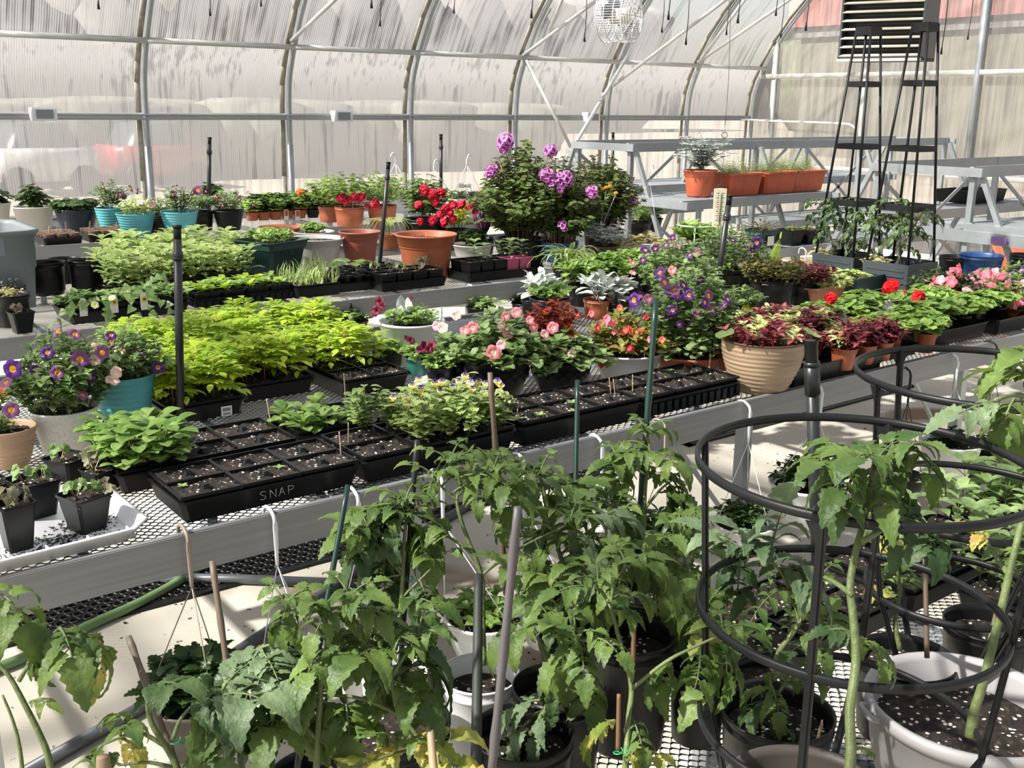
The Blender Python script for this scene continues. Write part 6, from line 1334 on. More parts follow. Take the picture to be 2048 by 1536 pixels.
b = MB(); tube(b, [(0, 0, R_), (0, 0, 1.6)], .004, 5); b.obj('hanging_chain', WIREM, t)
# heater
cc = Q(1762, 60, 7.4); t = thing('unit_heater', 'dark suspended unit heater with cream louvres near the end wall', 'heater', cc, AZ - pi / 2 - .55); W_, H_, D_ = .62, .52, .5; K = dep(cc) / F
b = MB(); w = .29; zb = -.20; zt_ = .34
box(b, -w, w, 0, .50, zb, zb + .02); box(b, -w, w, 0, .5, zt_, zt_ + .02); box(b, w - .015, w, 0, .5, zb, zt_); box(b, -w, -w + .015, 0, .5, zb, zt_); box(b, -w, w, .48, .5, zb, zt_); b.obj('housing', PLANTER, t, False)
b = MB(); box(b, -w + .02, w - .02, .10, .11, zb + .02, zt_); b.obj('dark_interior', BLK2, t, False)
for k in range(9):
    b = MB(); z = zb + .03 + k * .060; bar(b, (-w + .01, .01, z), (w - .01, .01, z), .034, .006, up=(0, -.45, 1)); b.obj('louvre', mat('aged louvre paint', (.42, .40, .33), .5), t, False)
b = MB(); box(b, -w, w, -.02, .0, zb - .012, zb + .006); b.obj('drip_edge', CREAM, t, False)
b = MB(); [tube(b, [(sx, .25, zt_), (sx, .25, 2.2)], .006, 5) for sx in (-.25, .25)]; b.obj('hanging_rods', GAL, t)
# drip lines hanging from the roof
dl = ((197, -10, 12), (420, -20, 26), (522, -20, 8), (743, -20, 10), (760, -15, 47), (908, -15, 22), (1063, -15, 30), (1169, -15, 78), (1324, -15, 60), (1337, -15, 33), (1372, -15, 84), (1453, -15, 65), (1476, -15, 40), (1552, -15, 26), (1612, -15, 55), (1883, -15, 103), (1936, -15, 74), (1562, -15, 70))
NTH = 'first second third fourth fifth sixth seventh eighth ninth tenth eleventh twelfth thirteenth fourteenth fifteenth sixteenth seventeenth eighteenth'.split()
for k, (x, y, y2) in enumerate(sorted(dl)):
    a, c = Q(x + (3 if k % 2 else -1), y, 6.5 + (k % 3)), Q(x, y2, 6.5 + (k % 3)); a = V((c.x + .01, c.y, max(a.z, c.z + .3)))
    t = thing('drip_line', 'thin dark drip line hanging from the roof, %s from the left' % NTH[k], 'drip line', c, 0, 'drip lines hanging from the roof'); b = MB(); tube(b, [a - c, (a - c) * .5 + V((.008, 0, 0)), (0, 0, 0)], .0035, 5); b.obj('thin_hose', WIREM, t)
    b = MB(); tube(b, [(0, 0, .03), (0, 0, -.02)], [.005, .009], 6); b.obj('drip_weight', BLK2, t)
c = Q(1449, 285, 6.6); t = thing('hanging_wire', 'long twisted wire with a ring hanging over the window boxes', 'wire', c); b = MB()
tube(b, smooth([onv(1462, -15, c) - c, onv(1460, 60, c) - c, onv(1457, 160, c) - c, onv(1450, 250, c) - c]), .0022, 4); tube(b, [onv(1449, 270, c) - c + V((cos(k * pi / 8) * .018 * rv.x, cos(k * pi / 8) * .018 * rv.y, sin(k * pi / 8) * .018)) for k in range(17)], .0025, 4); tube(b, smooth([onv(1449, 276, c) - c, onv(1447, 320, c) - c, onv(1441, 380, c) - c]), .0016, 4); b.obj('wire_strand', WIREM, t)
# ============================================================ FLOOR AND HANGING BASKETS
# ring rubber mats under the front bench
def ringmat(label, x0, x1, y0, y1, rz=0, c=(0, 0)):
    t = thing('rubber_mat', label, 'mat', (x0, y0, .001), rz, 'black ring mats under the front bench'); b = MB(); W, D = x1 - x0, y1 - y0; s = .045; h = .012
    for j in range(int(D / (s * .87)) - 1):
        for i in range(int(W / s) - 1):
            cx, cy = .045 + (i + .5 * (j % 2)) * s, .05 + j * s * .87; N = 10
            vs = []; 
            for rr, z in ((.022, 0), (.022, h), (.016, h), (.016, 0)):
                for k in range(N): vs.append((cx + rr * cos(2 * pi * k / N), cy + rr * sin(2 * pi * k / N), z))
            fs = [(a * N + k, a * N + (k + 1) % N, (a + 1) * N + (k + 1) % N, (a + 1) * N + k) for a in range(3) for k in range(N)]; b.add(vs, fs)
    b.obj('ring_grid', BLK, t); b = MB()
    for y in (0, D - .03): box(b, 0, W, y, y + .03, 0, .010)
    for x in (0, W - .03): box(b, x, x + .03, 0, D, 0, .010)
    b.obj('bevelled_border', BLK, t, False)
ringmat('long black rubber ring mat on the concrete at left', -.3, 1.95, 3.42, 3.98, radians(-1)); ringmat('black rubber ring mat with damp soil on it, further right', 2.05, 3.6, 3.50, 4.05, 0); ringmat('black rubber ring mat beyond the metal leg at right', 3.9, 6.0, 3.55, 4.0, 0)
t = thing('garden_hose', 'pale green garden hose lying across the concrete', 'hose', (1, 3.2, 0)); b = MB(); pts = smooth([P(x, y, .02) - V((1, 3.2, 0)) for x, y in ((-120, 1400), (-40, 1350), (60, 1310), (180, 1250), (280, 1205), (370, 1155), (440, 1110), (520, 1075), (640, 1035))], 4); tube(b, pts, .017, 10); b.obj('hose_tube', HOSE, t)
def pipe(label, pts, r, m=PIPE, z=.02):
    w = [P(x, y, z) for x, y in pts]; t = thing('floor_pipe', label, 'pipe', w[0]); b = MB(); tube(b, [q - w[0] for q in w], r, 10); b.obj('pipe_shaft', m, t)
pipe('long grey pipe lying diagonally across the concrete', [(30, 1556), (450, 1320), (700, 1150), (980, 985)], .019, mat('grey pvc', (.09, .10, .11), .4, 0, .2, 12))
pipe('short grey bar crossing the hose behind the hanger', [(300, 1155), (480, 1158), (720, 1168)], .018, mat('grey pvc', (.09, .10, .11), .4, 0, .2, 12))
t = thing('soil_crumbs', 'dark crumbs of soil scattered over the concrete', 'soil crumbs', (0, 0, 0)); b = MB(); rg = random.Random(12)
for i in range(420):
    x, y = rg.uniform(-.2, 5.5), rg.uniform(1.7, 3.5); crumb(b, x, y, .001, rg.uniform(.002, .008), rg)
tag(b.obj('crumbs', mat('loose dark compost', (.02, .013, .01), .9, 0, .4, 60), t, False), kind='stuff')

def hang(name, label, hx, hy, px_, py_, wpx, m, fol, mats, hm=None, seed=1, Yh=2.262, style='bowl', pot_=True, spread=None, hh=None, dz=0):
    """a basket whose hook sits over the front rail of the bench"""
    top = PY(hx, hy, Yh); top.z = min(top.z, ZB + .035); c = PY(px_, py_, Yh - .03); r = wpx / 2 * dep(c) / F; h = hh or r * 1.15
    c = V((c.x, Yh - .04, c.z - h)); t = thing(name, label, 'hanging basket', c); b = MB(); lathe(b, potprof(style, r, h), 40); b.obj('pot', m, t); soil_disc(r * .89, .86 * h, seed, t)
    if fol: plant(t, fol, mats, h * .86)
    q = top - c; hm = hm or WHITE; b = MB(); zt = q.z
    tube(b, smooth([(q.x, q.y + .055, zt - .035), (q.x, q.y + .05, zt - .0), (q.x, q.y + .03, zt + .012), (q.x, q.y + .004, zt + .006), (q.x, q.y - .012, zt - .02), (q.x, q.y - .012, zt - .13)]), .0048, 6)
    sqf(b, [(.003, .003, zt - .13), (.006, .003, zt - .03), (.005, .003, zt - .015)], c=(q.x, q.y - .013, 0)); b.obj('hook', hm, t)
    for k in range(3):
        a = .6 + 2.094 * k; b = MB(); e = V((cos(a) * r * .96, sin(a) * r * .96, h)); m_ = V((q.x, q.y - .013, zt - .13)); tube(b, [m_, m_.lerp(e, .5) + V((0, 0, .004)), e], .0016, 5)
        b.obj('strand', hm, t)
    return t
hang('hanging_basket', 'dark brown hanging basket of leafy greens on a taupe strap, nearest the left', 372, 1068, 385, 1385, 186, TAUPE2, bush(401, .13, .10, 20, .07, .045, 'co', 4, up=.8), [G_DARK, STEMG], STRAP, hh=.15)
hang('hanging_basket', 'white hanging basket on clear strands behind the dark green stake', 545, 1030, 590, 1330, 150, WHITE, bush(402, .10, .07, 16, .04, .026, 'ov', 4), [G_DARK, STEMG], mat('clear grey plastic', (.62, .64, .66), .25))
hang('hanging_basket', 'white hanging basket on the hook beside the hanging tomato leaf', 712, 990, 745, 1300, 170, WHITE, bush(403, .12, .07, 16, .04, .026, 'ov', 4), [G_DARK, STEMG])
hang('hanging_basket', 'white hanging basket behind the tall forked tomato stem', 880, 955, 965, 1225, 165, WHITE, bush(404, .12, .07, 16, .04, .026, 'ov', 4), [G_MID, STEMG])
hang('hanging_basket', 'white hanging basket right of the forked tomato stem', 1045, 920, 1100, 1205, 150, WHITE, bush(405, .13, .09, 20, .045, .028, 'ov', 4), [G_DARK, STEMG])
hang('hanging_basket', 'white hanging basket below the wide white hook', 1200, 882, 1205, 1172, 140, WHITE, bush(406, .10, .07, 16, .04, .026, 'ov', 4), [G_DARK, STEMG])
hang('hanging_basket', 'taupe hanging basket of dark pointed leaves on a beige hook', 1327, 850, 1322, 1082, 140, TAUPE2, bush(407, .16, .10, 24, .07, .024, 'la', 5), [G_DARK, STEMG], STRAP)
hang('hanging_basket', 'white hanging basket of small dark leaves below the metal leg', 1496, 812, 1484, 1042, 124, WHITE, bush(408, .10, .09, 18, .045, .022, 'ov', 5), [G_DARK, STEMG])
hang('hanging_basket', 'white hanging basket of upright dark leaves beside the thick black pvc riser', 1640, 775, 1610, 962, 150, WHITE, bush(409, .13, .11, 24, .05, .026, 'ov', 5), [G_DARK, STEMG])
hang('hanging_basket', 'white hanging basket framed by the upper cage ring at right', 1912, 715, 1898, 880, 122, WHITE, bush(410, .09, .06, 12, .04, .024, 'ov', 4), [G_DARK, STEMG])
hang('hanging_basket', 'dark hanging basket behind the white one at right', 1990, 690, 1962, 900, 104, TAUPE2, bush(411, .10, .08, 12, .04, .024, 'ov', 4), [G_DARK, STEMG], BLK2)
hang('hanging_basket', 'black hanging basket on a chain by the black hook', 1817, 742, 1800, 948, 90, BLK, None, None, BLK2)
# under the middle bench
for k, (hx, hy, x, y, w_, m_, l, hm) in enumerate(((586, 612, 610, 655, 66, BLK, 'square dark pot of dry leaves under the middle bench, on a white hook', WHITE), (470, 630, 470, 690, 60, BLK, 'dark pot under the middle bench on a thin white hook', WHITE), (320, 650, 322, 675, 96, TAUPE2, 'taupe pot hanging under the trailing vine', BLK2), (700, 605, 700, 640, 70, TAUPE2, 'grey tapered pot under the middle bench near its metal leg', BLK2), (945, 575, 960, 612, 60, BLK, 'black basket under the middle bench on a cream curved hook', CREAM), (1037, 568, 1050, 604, 60, BLK, 'black basket of bean leaves under the middle bench on a black hook', BLK2), (1610, 500, 1620, 560, 50, BLK, 'black basket hanging at the right end of the middle bench', WHITE))):
    hang('hanging_basket', l, hx, hy, x, y, w_, m_, bush(420 + k, .12, .06, 12, .045, .03, 'ov', 4), [G_DARK if k % 2 else G_VINE, STEMG], hm, Yh=4.782, hh=.12, style='plain')

# ============================================================ FOREGROUND BENCH
zf = ZF + .012
def tpot(label, x, y, w_, h=.22, m=BLK, sl=.80, z=None, name='tomato_pot', r=None, style='nursery'):
    """nursery pot whose rim centre is seen at x, y"""
    c = P(x, y, zf + h); rr = r or w_ / 2 * dep(c) / F; c = V((c.x, c.y, zf)); t, c, r_, h_ = pot('potted_tomato', label, 'potted plant', 0, 0, 0, 0, style, m, c=c, r=rr, h=h, sl=sl); return t, c, rr, h
def tomato(t, c, stems, leaves, mats, seed=1, auto=.0, L=.16, s=.065, r0=.0055, f=None, am=0, every=3):
    rg = random.Random(seed); f = f or dep(c + V((0, 0, .3))); b = MB(); bl = MB()
    for k, sp in enumerate(stems):
        p = [Q(q[0], q[1], q[2] if len(q) > 2 else f) - c for q in sp]; pts = smooth(p, 4); rr = r0 * (1 if k == 0 else .62); n = len(pts)
        tube(b, pts, [rr * (1 - .55 * i / n) for i in range(n)], 8, 0)
        if auto:
            for i in range(int(n * .35), n, every):
                if rg.random() > auto: continue
                a = 2.4 * i + seed; d = V((cos(a), sin(a), rg.uniform(0, .7))); tleaf(bl, pts[i], d, L * rg.uniform(.7, 1.2), s * rg.uniform(.75, 1.15), rg, rg.choice((am, am, 0)), 3, rg.uniform(1, 2), 3)
            d = (pts[-1] - pts[-2]).normalized()
            for q in range(3): a = 2.1 * q + seed; tleaf(bl, pts[-1], V((cos(a) * .6, sin(a) * .6, .9)), L * .45, s * .5, rg, 2 if False else am, 3, 1.2, 2)
    for lf_ in leaves:
        x, y, x2, y2, sz = lf_[:5]; mi = lf_[5] if len(lf_) > 5 else am; df = rg.uniform(-.06, .06); a = Q(x, y, f); e = Q(x2, y2, f + df); v = (e - a); tleaf(bl, a - c, v, v.length * 1.02, sz, rg, mi, 3, lf_[6] if len(lf_) > 6 else .9, lf_[7] if len(lf_) > 7 else 3)
    b.obj('main_stem', STEMG, t); bl.obj('foliage', mats, t)
TM = [G_TOM, G_TOMD, G_TOMY, STEMG, G_TOMB]
def cane(label, x, y, x2, y2, f, f2, m=BAMBOO, r=.005, knots=3): return stick(label, x, y, x2, y2, f, f2, m, r, knots=knots)
def dfor(x, y, z): return dep(P(x, y, z))
# pots, back to front
tA, cA, rA, hA = tpot('tall black nursery pot of a forked tomato, centre right', 1258, 1262, 188, .24)
tomato(tA, cA, [[(1250, 1560, 1.62), (1253, 1500, 1.62), (1258, 1430, 1.64), (1263, 1375, 1.65), (1250, 1320, 1.66), (1235, 1265, 1.67), (1222, 1215, 1.68), (1196, 1172, 1.70)], [(1263, 1378, 1.65), (1330, 1325, 1.6), (1380, 1298, 1.58), (1445, 1268, 1.56)], [(1233, 1300, 1.66), (1190, 1285, 1.65), (1150, 1278, 1.65)], [(1222, 1225, 1.68), (1228, 1170, 1.68), (1255, 1130, 1.68)]],
       [(1180, 1178, 1120, 1165, .06), (1200, 1172, 1225, 1120, .05), (1255, 1135, 1300, 1105, .075), (1255, 1135, 1230, 1075, .06), (1400, 1290, 1400, 1370, .085), (1430, 1275, 1470, 1330, .09), (1340, 1320, 1312, 1360, .07), (1445, 1268, 1500, 1250, .05), (1150, 1278, 1105, 1320, .08), (1120, 1280, 1110, 1235, .07), (1160, 1285, 1170, 1340, .06), (1300, 1120, 1355, 1160, .08), (1235, 1440, 1170, 1460, .06, 2), (1260, 1430, 1290, 1490, .05), (1250, 1500, 1330, 1500, .05, 2), (1222, 1210, 1262, 1215, .05), (1250, 1500, 1300, 1540, .05, 2)], TM, 3, f=1.65, auto=.12, L=.10, s=.07)
tB, cB, rB, hB = tpot('black nursery pot of a grey stemmed tomato, behind the centre cane', 1117, 1372, 186, .21)
tomato(tB, cB, [[(1130, 1400), (1150, 1375), (1152, 1300), (1140, 1230), (1120, 1170)], [(1140, 1230), (1180, 1180), (1200, 1130)]], [(1120, 1170, 1060, 1130, .075), (1145, 1300, 1085, 1330, .08, 1), (1130, 1200, 1200, 1230, .08), (1200, 1130, 1240, 1180, .07), (1150, 1340, 1185, 1400, .08, 0), (1120, 1170, 1135, 1110, .07)], TM, 5)
tC, cC, rC, hC = tpot('black nursery pot of a thin tomato, front centre', 1045, 1462, 208, .20)
tomato(tC, cC, [[(1060, 1470), (1085, 1430), (1105, 1385), (1090, 1310), (1060, 1240), (1040, 1180)]], [(1080, 1400, 1000, 1420, .09, 4), (1060, 1440, 1010, 1500, .09, 4), (1090, 1330, 1120, 1420, .09, 1), (1065, 1250, 1010, 1270, .09), (1045, 1190, 1095, 1210, .085), (1040, 1180, 1020, 1120, .07), (1100, 1400, 1030, 1530, .08, 4)], TM, 6)
tD, cD, rD, hD = tpot('black nursery pot of a tomato with yellow lower leaves, left of centre', 787, 1442, 230, .20)
tomato(tD, cD, [[(862, 1545), (845, 1490), (815, 1450), (797, 1425), (785, 1370), (778, 1315), (772, 1290)], [(797, 1430), (745, 1405), (690, 1392), (620, 1392), (560, 1400)], [(785, 1350), (810, 1310), (835, 1280)], [(862, 1536), (825, 1495), (805, 1490)]],
       [(620, 1392, 600, 1465, .08), (570, 1398, 540, 1440, .09), (690, 1392, 700, 1470, .09, 0), (655, 1392, 625, 1480, .075, 0), (640, 1390, 640, 1360, .05), (560, 1400, 500, 1450, .08, 1), (835, 1285, 870, 1330, .11, 1), (835, 1285, 835, 1330, .09), (775, 1300, 720, 1290, .085), (775, 1295, 745, 1350, .08), (815, 1300, 840, 1265, .06), (805, 1492, 900, 1470, .075, 2, .5), (810, 1492, 740, 1525, .085, 2, .4), (840, 1500, 930, 1540, .085, 2, .5), (820, 1500, 690, 1545, .08, 2, .4), (785, 1360, 850, 1395, .075)], TM, 7, f=1.48, auto=.2, L=.11, s=.075)
tE, cE, rE, hE = tpot('black nursery pot cut off by the bottom edge, with green stake and tomato', 640, 1552, 210, .20)
tomato(tE, cE, [[(632, 1560), (636, 1480), (640, 1400), (645, 1330), (655, 1280), (650, 1240), (640, 1225)], [(655, 1280), (620, 1245), (590, 1225), (570, 1215)], [(652, 1275), (680, 1235), (700, 1200)], [(636, 1480), (600, 1440), (585, 1410)]],
       [(575, 1215, 560, 1250, .06), (600, 1228, 610, 1180, .05), (700, 1200, 725, 1180, .06), (660, 1260, 700, 1290, .07, 0), (640, 1330, 600, 1370, .08), (640, 1225, 625, 1190, .05), (655, 1270, 715, 1250, .06), (640, 1350, 560, 1330, .085, 4), (560, 1310, 490, 1290, .085, 4), (540, 1290, 470, 1320, .085, 4), (520, 1300, 560, 1350, .075, 4), (640, 1400, 690, 1430, .08)], TM, 8, f=1.46, auto=.2, L=.10, s=.07)
tF, cF, rF, hF = tpot('pot of a low brown tipped tomato below the picture edge at left', 350, 1640, 190, .18)
tomato(tF, cF, [[(370, 1600), (352, 1530), (330, 1490), (305, 1450), (295, 1410), (300, 1380)], [(335, 1495), (280, 1465), (240, 1475), (205, 1490)], [(345, 1480), (360, 1440), (385, 1410)], [(360, 1540), (300, 1525), (240, 1530)]],
       [(205, 1490, 180, 1520, .05), (240, 1470, 255, 1430, .05), (240, 1475, 280, 1500, .055, 2), (300, 1385, 345, 1345, .07, 1), (385, 1410, 440, 1390, .08, 1), (385, 1410, 410, 1460, .075, 0), (250, 1440, 225, 1420, .045), (420, 1380, 470, 1420, .09, 4), (430, 1400, 510, 1370, .09, 4), (240, 1530, 200, 1510, .05), (445, 1380, 500, 1310, .09, 4), (470, 1440, 520, 1500, .085, 1), (440, 1440, 450, 1520, .085)], TM, 9, f=1.42)
tG, cG, rG, hG = tpot('pot of an arching tomato cut off at the lower left corner', 95, 1700, 190, .18)
tomato(tG, cG, [[(108, 1600), (98, 1520), (80, 1470), (45, 1400), (20, 1355), (-5, 1325)], [(50, 1600), (40, 1500), (25, 1440), (5, 1390)], [(38, 1362), (60, 1325), (88, 1285), (120, 1255)]],
       [(115, 1258, 215, 1275, .085, 0, 1.3), (120, 1255, 145, 1300, .09), (95, 1280, 70, 1310, .06), (-40, 1180, 60, 1190, .08, 0, 1.5), (-40, 1200, 40, 1240, .08), (60, 1405, 95, 1395, .03), (160, 1262, 205, 1320, .06, 2)], TM, 10, f=1.45)
# the tall central group (further back)
tH, cH, rH, hH = tpot('white pot of the tall forked tomato tied to a dark stake, centre', 960, 1345, 160, .20, WHITE)
tomato(tH, cH, [[(968, 1330), (966, 1260), (965, 1200), (963, 1150), (940, 1090), (922, 1040), (914, 1000), (920, 965), (900, 930)], [(963, 1150), (1010, 1115), (1070, 1080), (1140, 1048)], [(950, 1110), (900, 1075), (860, 1050), (810, 1010)], [(918, 990), (945, 960), (985, 950)], [(915, 1000), (895, 985), (870, 960)]],
       [(820, 1020, 745, 1040, .09, 0), (830, 1010, 790, 985, .08), (860, 1050, 845, 1100, .085, 0), (900, 1075, 880, 1040, .07), (905, 935, 912, 905, .04), (985, 950, 1020, 1010, .065), (945, 960, 955, 990, .05), (1070, 1080, 1095, 1150, .11, 0), (1140, 1048, 1195, 1120, .12, 4), (1140, 1048, 1160, 990, .09), (1050, 1085, 1040, 1040, .08), (1150, 1045, 1230, 1010, .09, 4), (810, 1010, 700, 1010, .07), (800, 1010, 755, 1090, .1, 1), (870, 960, 850, 985, .05), (1010, 1110, 1110, 1120, .08)], TM, 11, f=1.9, auto=.3, L=.13, s=.075)
tI, cI, rI, hI = tpot('white pot of a bushy dark tomato left of the forked stem', 795, 1330, 150, .18, WHITE)
tomato(tI, cI, [[(790, 1300), (800, 1230), (806, 1150), (808, 1090), (812, 1040)], [(806, 1150), (770, 1110), (740, 1070)], [(800, 1200), (840, 1160), (870, 1130)]],
       [(740, 1070, 705, 1100, .09, 1), (770, 1110, 745, 1170, .11, 4), (770, 1110, 765, 1180, .1, 1), (812, 1040, 775, 1010, .09, 0), (812, 1040, 850, 1060, .08), (840, 1160, 860, 1220, .08, 1), (790, 1240, 740, 1270, .1, 4), (800, 1200, 870, 1190, .08), (800, 1260, 870, 1280, .09, 1), (740, 1075, 690, 1060, .07), (800, 1150, 700, 1180, .09, 1), (760, 1120, 715, 1040, .08, 0)], TM, 12, f=1.9, auto=.35, L=.13, s=.085)
tJ, cJ, rJ, hJ = tpot('black pot of a dense tomato behind the grey cane', 1150, 1270, 150, .18)
tomato(tJ, cJ, [[(1150, 1260), (1140, 1180), (1120, 1110), (1105, 1050), (1090, 990), (1080, 950)], [(1120, 1110), (1180, 1060), (1230, 1030)], [(1110, 1060), (1060, 1010), (1030, 985)], [(1125, 1120), (1170, 1100), (1240, 1100)]],
       [(1080, 955, 1050, 930, .07), (1080, 955, 1120, 945, .08), (1030, 985, 1010, 1030, .07), (1090, 990, 1140, 1000, .09), (1230, 1030, 1290, 1050, .09, 4), (1180, 1060, 1200, 1120, .1, 0), (1230, 1030, 1215, 975, .08), (1105, 1050, 1060, 1080, .09, 1), (1240, 1100, 1290, 1130, .08, 0), (1125, 1120, 1080, 1170, .1, 1), (1140, 1180, 1200, 1200, .09), (1140, 1190, 1090, 1230, .09, 1), (1160, 1000, 1200, 950, .07), (1100, 990, 1150, 950, .07, 0), (1180, 1080, 1160, 1150, .1, 1)], TM, 13, f=2.05, auto=.7, L=.13, s=.085)
tK, cK, rK, hK = tpot('black pot of the tall slender tomato on the dark green stake, right of centre', 1285, 1180, 130, .18)
tomato(tK, cK, [[(1280, 1170), (1283, 1100), (1288, 1020), (1292, 960), (1300, 900), (1290, 865)], [(1288, 1020), (1320, 980), (1345, 960)], [(1292, 950), (1260, 930), (1235, 920)]],
       [(1290, 868, 1270, 850, .04), (1290, 870, 1330, 850, .05), (1300, 905, 1350, 910, .08), (1300, 905, 1245, 895, .07), (1235, 920, 1240, 965, .08), (1345, 960, 1375, 1010, .08), (1292, 960, 1340, 940, .08), (1260, 930, 1220, 910, .07), (1288, 1020, 1250, 1050, .09), (1320, 985, 1370, 985, .08), (1285, 1080, 1340, 1110, .09), (1285, 1060, 1240, 1100, .08), (1340, 970, 1390, 1040, .08, 1), (1285, 1100, 1350, 1140, .1, 0)], TM, 14, f=2.15, auto=.35, L=.10, s=.07)
# stakes
cane('thick grey bamboo cane standing nearest the camera, centre', 1036, 1015, 982, 1560, 1.30, 1.42, BAMBOOG, .0062, 4)
cane('dark green coated stake tied to the tomato left of centre', 696, 970, 590, 1560, 1.62, 1.5, GSTAKE, .0052, 0)
cane('dark stake behind the drooping tomato leaves left of centre', 834, 880, 800, 1340, 1.92, 1.95, PIPE, .0056, 0)
cane('brown bamboo cane leaning behind the forked tomato', 980, 745, 1012, 1190, 2.05, 2.1, BAMBOO, .0058, 3)
cane('thick black stake behind the forked stem', 957, 1150, 952, 1560, 1.85, 1.62, mat('black wooden stake', (.03, .035, .03), .6), .009, 0)
cane('short dark green stake with a flat tip among the dense tomato', 1155, 760, 1146, 1240, 2.25, 2.15, GSTAKE, .0058, 0)
cane('long dark green stake carrying the slender tomato', 1312, 598, 1268, 1190, 2.2, 2.15, GSTAKE, .0068, 3)
cane('brown broken cane at the left over the concrete', 257, 1273, 352, 1530, 1.52, 1.45, BAMBOO, .0052, 3)
cane('brown bamboo cane standing before the hanging basket at left', 424, 1122, 478, 1500, 1.55, 1.5, BAMBOO, .0048, 3)
cane('thin cane stub in the yellow leafed tomato pot', 860, 1450, 868, 1550, 1.45, 1.4, mat('dull wood', (.30, .21, .13), .6), .006, 0)
cane('cut bamboo stub at the bottom left', 206, 1512, 208, 1560, 1.36, 1.36, mat('dull wood', (.30, .21, .13), .6), .010, 0)
cane('split bamboo splinter in the tall black pot', 1238, 1388, 1236, 1500, 1.62, 1.62, mat('split brown bamboo', (.13, .07, .03), .6), .004, 0)
cane('split brown cane in the tall black pot by its back rim', 1268, 1240, 1266, 1330, 1.9, 1.88, mat('split brown bamboo', (.13, .07, .03), .6), .005, 0)
# green plant ties
for k, (x, y, f, l) in enumerate(((352, 1490, 1.42, 'green twist tie on the low tomato at left'), (640, 1345, 1.5, 'green twist tie on the dark green stake'), (1236, 1510, 1.6, 'green twist tie round the forked stem'), (808, 1163, 1.92, 'green twist tie on the dark stake'))):
    c = Q(x, y, f); t = thing('plant_tie', l, 'plant tie', c); b = MB(); rg = random.Random(k)
    tube(b, [(.007 * cos(q * .8), .007 * sin(q * .8), .0012 * q) for q in range(9)], .0011, 5); tube(b, smooth([(.007, 0, 0), (.013, .0, -.004), (.018, -.003, .003), (.015, 0, .007)]), .0011, 5); b.obj('twist_wire', mat('bright green wire', (.02, .35, .12), .4), t)
# thick pvc riser
c = P(1640, 1300, ZF); q = onv(1622, 688, c); t = thing('irrigation_riser', 'thick black pvc riser rising from the near bench at right', 'pipe', c); b = MB(); d = q - c; u = d.normalized(); rp = .0142
tube(b, [(0, 0, 0), d], rp, 18); b.obj('pipe_shaft', PIPE, t); b = MB(); L_ = d.length; tube(b, [u * (L_ - .115), u * (L_ - .045)], rp * 1.22, 18); tube(b, [u * (L_ - .05), u * (L_ - .04)], rp * 1.3, 18); b.obj('pipe_collar', PIPE, t); b = MB(); tube(b, [u * (L_ - .04), u * (L_ + .001)], rp * 1.02, 18, cap=False); tube(b, [u * L_, u * (L_ + .008)], rp * 1.12, 18, cap=False); tube(b, [u * (L_ + .008), u * (L_ + .008), u * (L_ - .03)], [rp * 1.12, rp * .85, rp * .8], 18); b.obj('open_socket', BLK, t)

# ------------------------------------------------------------ right foreground
# big taupe pot with cage 1
c1 = P(1618, 1590, zf + .215); r1 = 345 / 2 * dep(c1) / F; c1 = V((c1.x, c1.y, zf)); cg = V((1.27, .825, 0))
t, c_, r_, h_ = pot('potted_tomato', 'large empty looking taupe tub with the nearest black tomato cage, bottom right', 'potted plant', 0, 0, 0, 0, 'wide', TAUPE2, c=c1, r=r1, h=.215, sl=.12)
T1 = t
tomato(T1, c1, [[(1697, 1560, 1.22), (1702, 1500, 1.24), (1700, 1420, 1.26), (1712, 1320, 1.28), (1706, 1230, 1.29), (1700, 1170, 1.30), (1712, 1100, 1.31), (1728, 1040, 1.32), (1738, 985, 1.33), (1748, 930, 1.34)], [(1705, 1190, 1.29), (1670, 1165, 1.32), (1640, 1150, 1.34)], [(1722, 1085, 1.3), (1770, 1055, 1.3), (1800, 1030, 1.3)], [(1738, 985, 1.33), (1715, 940, 1.33), (1700, 915, 1.33)], [(1740, 960, 1.33), (1790, 905, 1.33), (1830, 900, 1.33)]],
       [(1700, 920, 1645, 900, .06), (1700, 915, 1655, 870, .055), (1710, 930, 1675, 955, .065), (1748, 930, 1735, 875, .06), (1748, 930, 1790, 870, .06), (1750, 925, 1720, 890, .07), (1830, 900, 1870, 930, .06), (1800, 905, 1840, 870, .055), (1745, 950, 1820, 985, .07, 1), (1740, 970, 1770, 1000, .06), (1800, 1035, 1860, 1050, .07, 1), (1800, 1035, 1790, 1080, .05, 1), (1715, 940, 1680, 1000, .055), (1820, 900, 1790, 950, .05), (1702, 1500, 1745, 1490, .02), (1712, 1275, 1770, 1300, .06, 0), (1700, 1265, 1660, 1250, .04, 1), (1830, 1040, 1870, 1085, .06, 1)], TM, 21, f=1.33, r0=.0068)
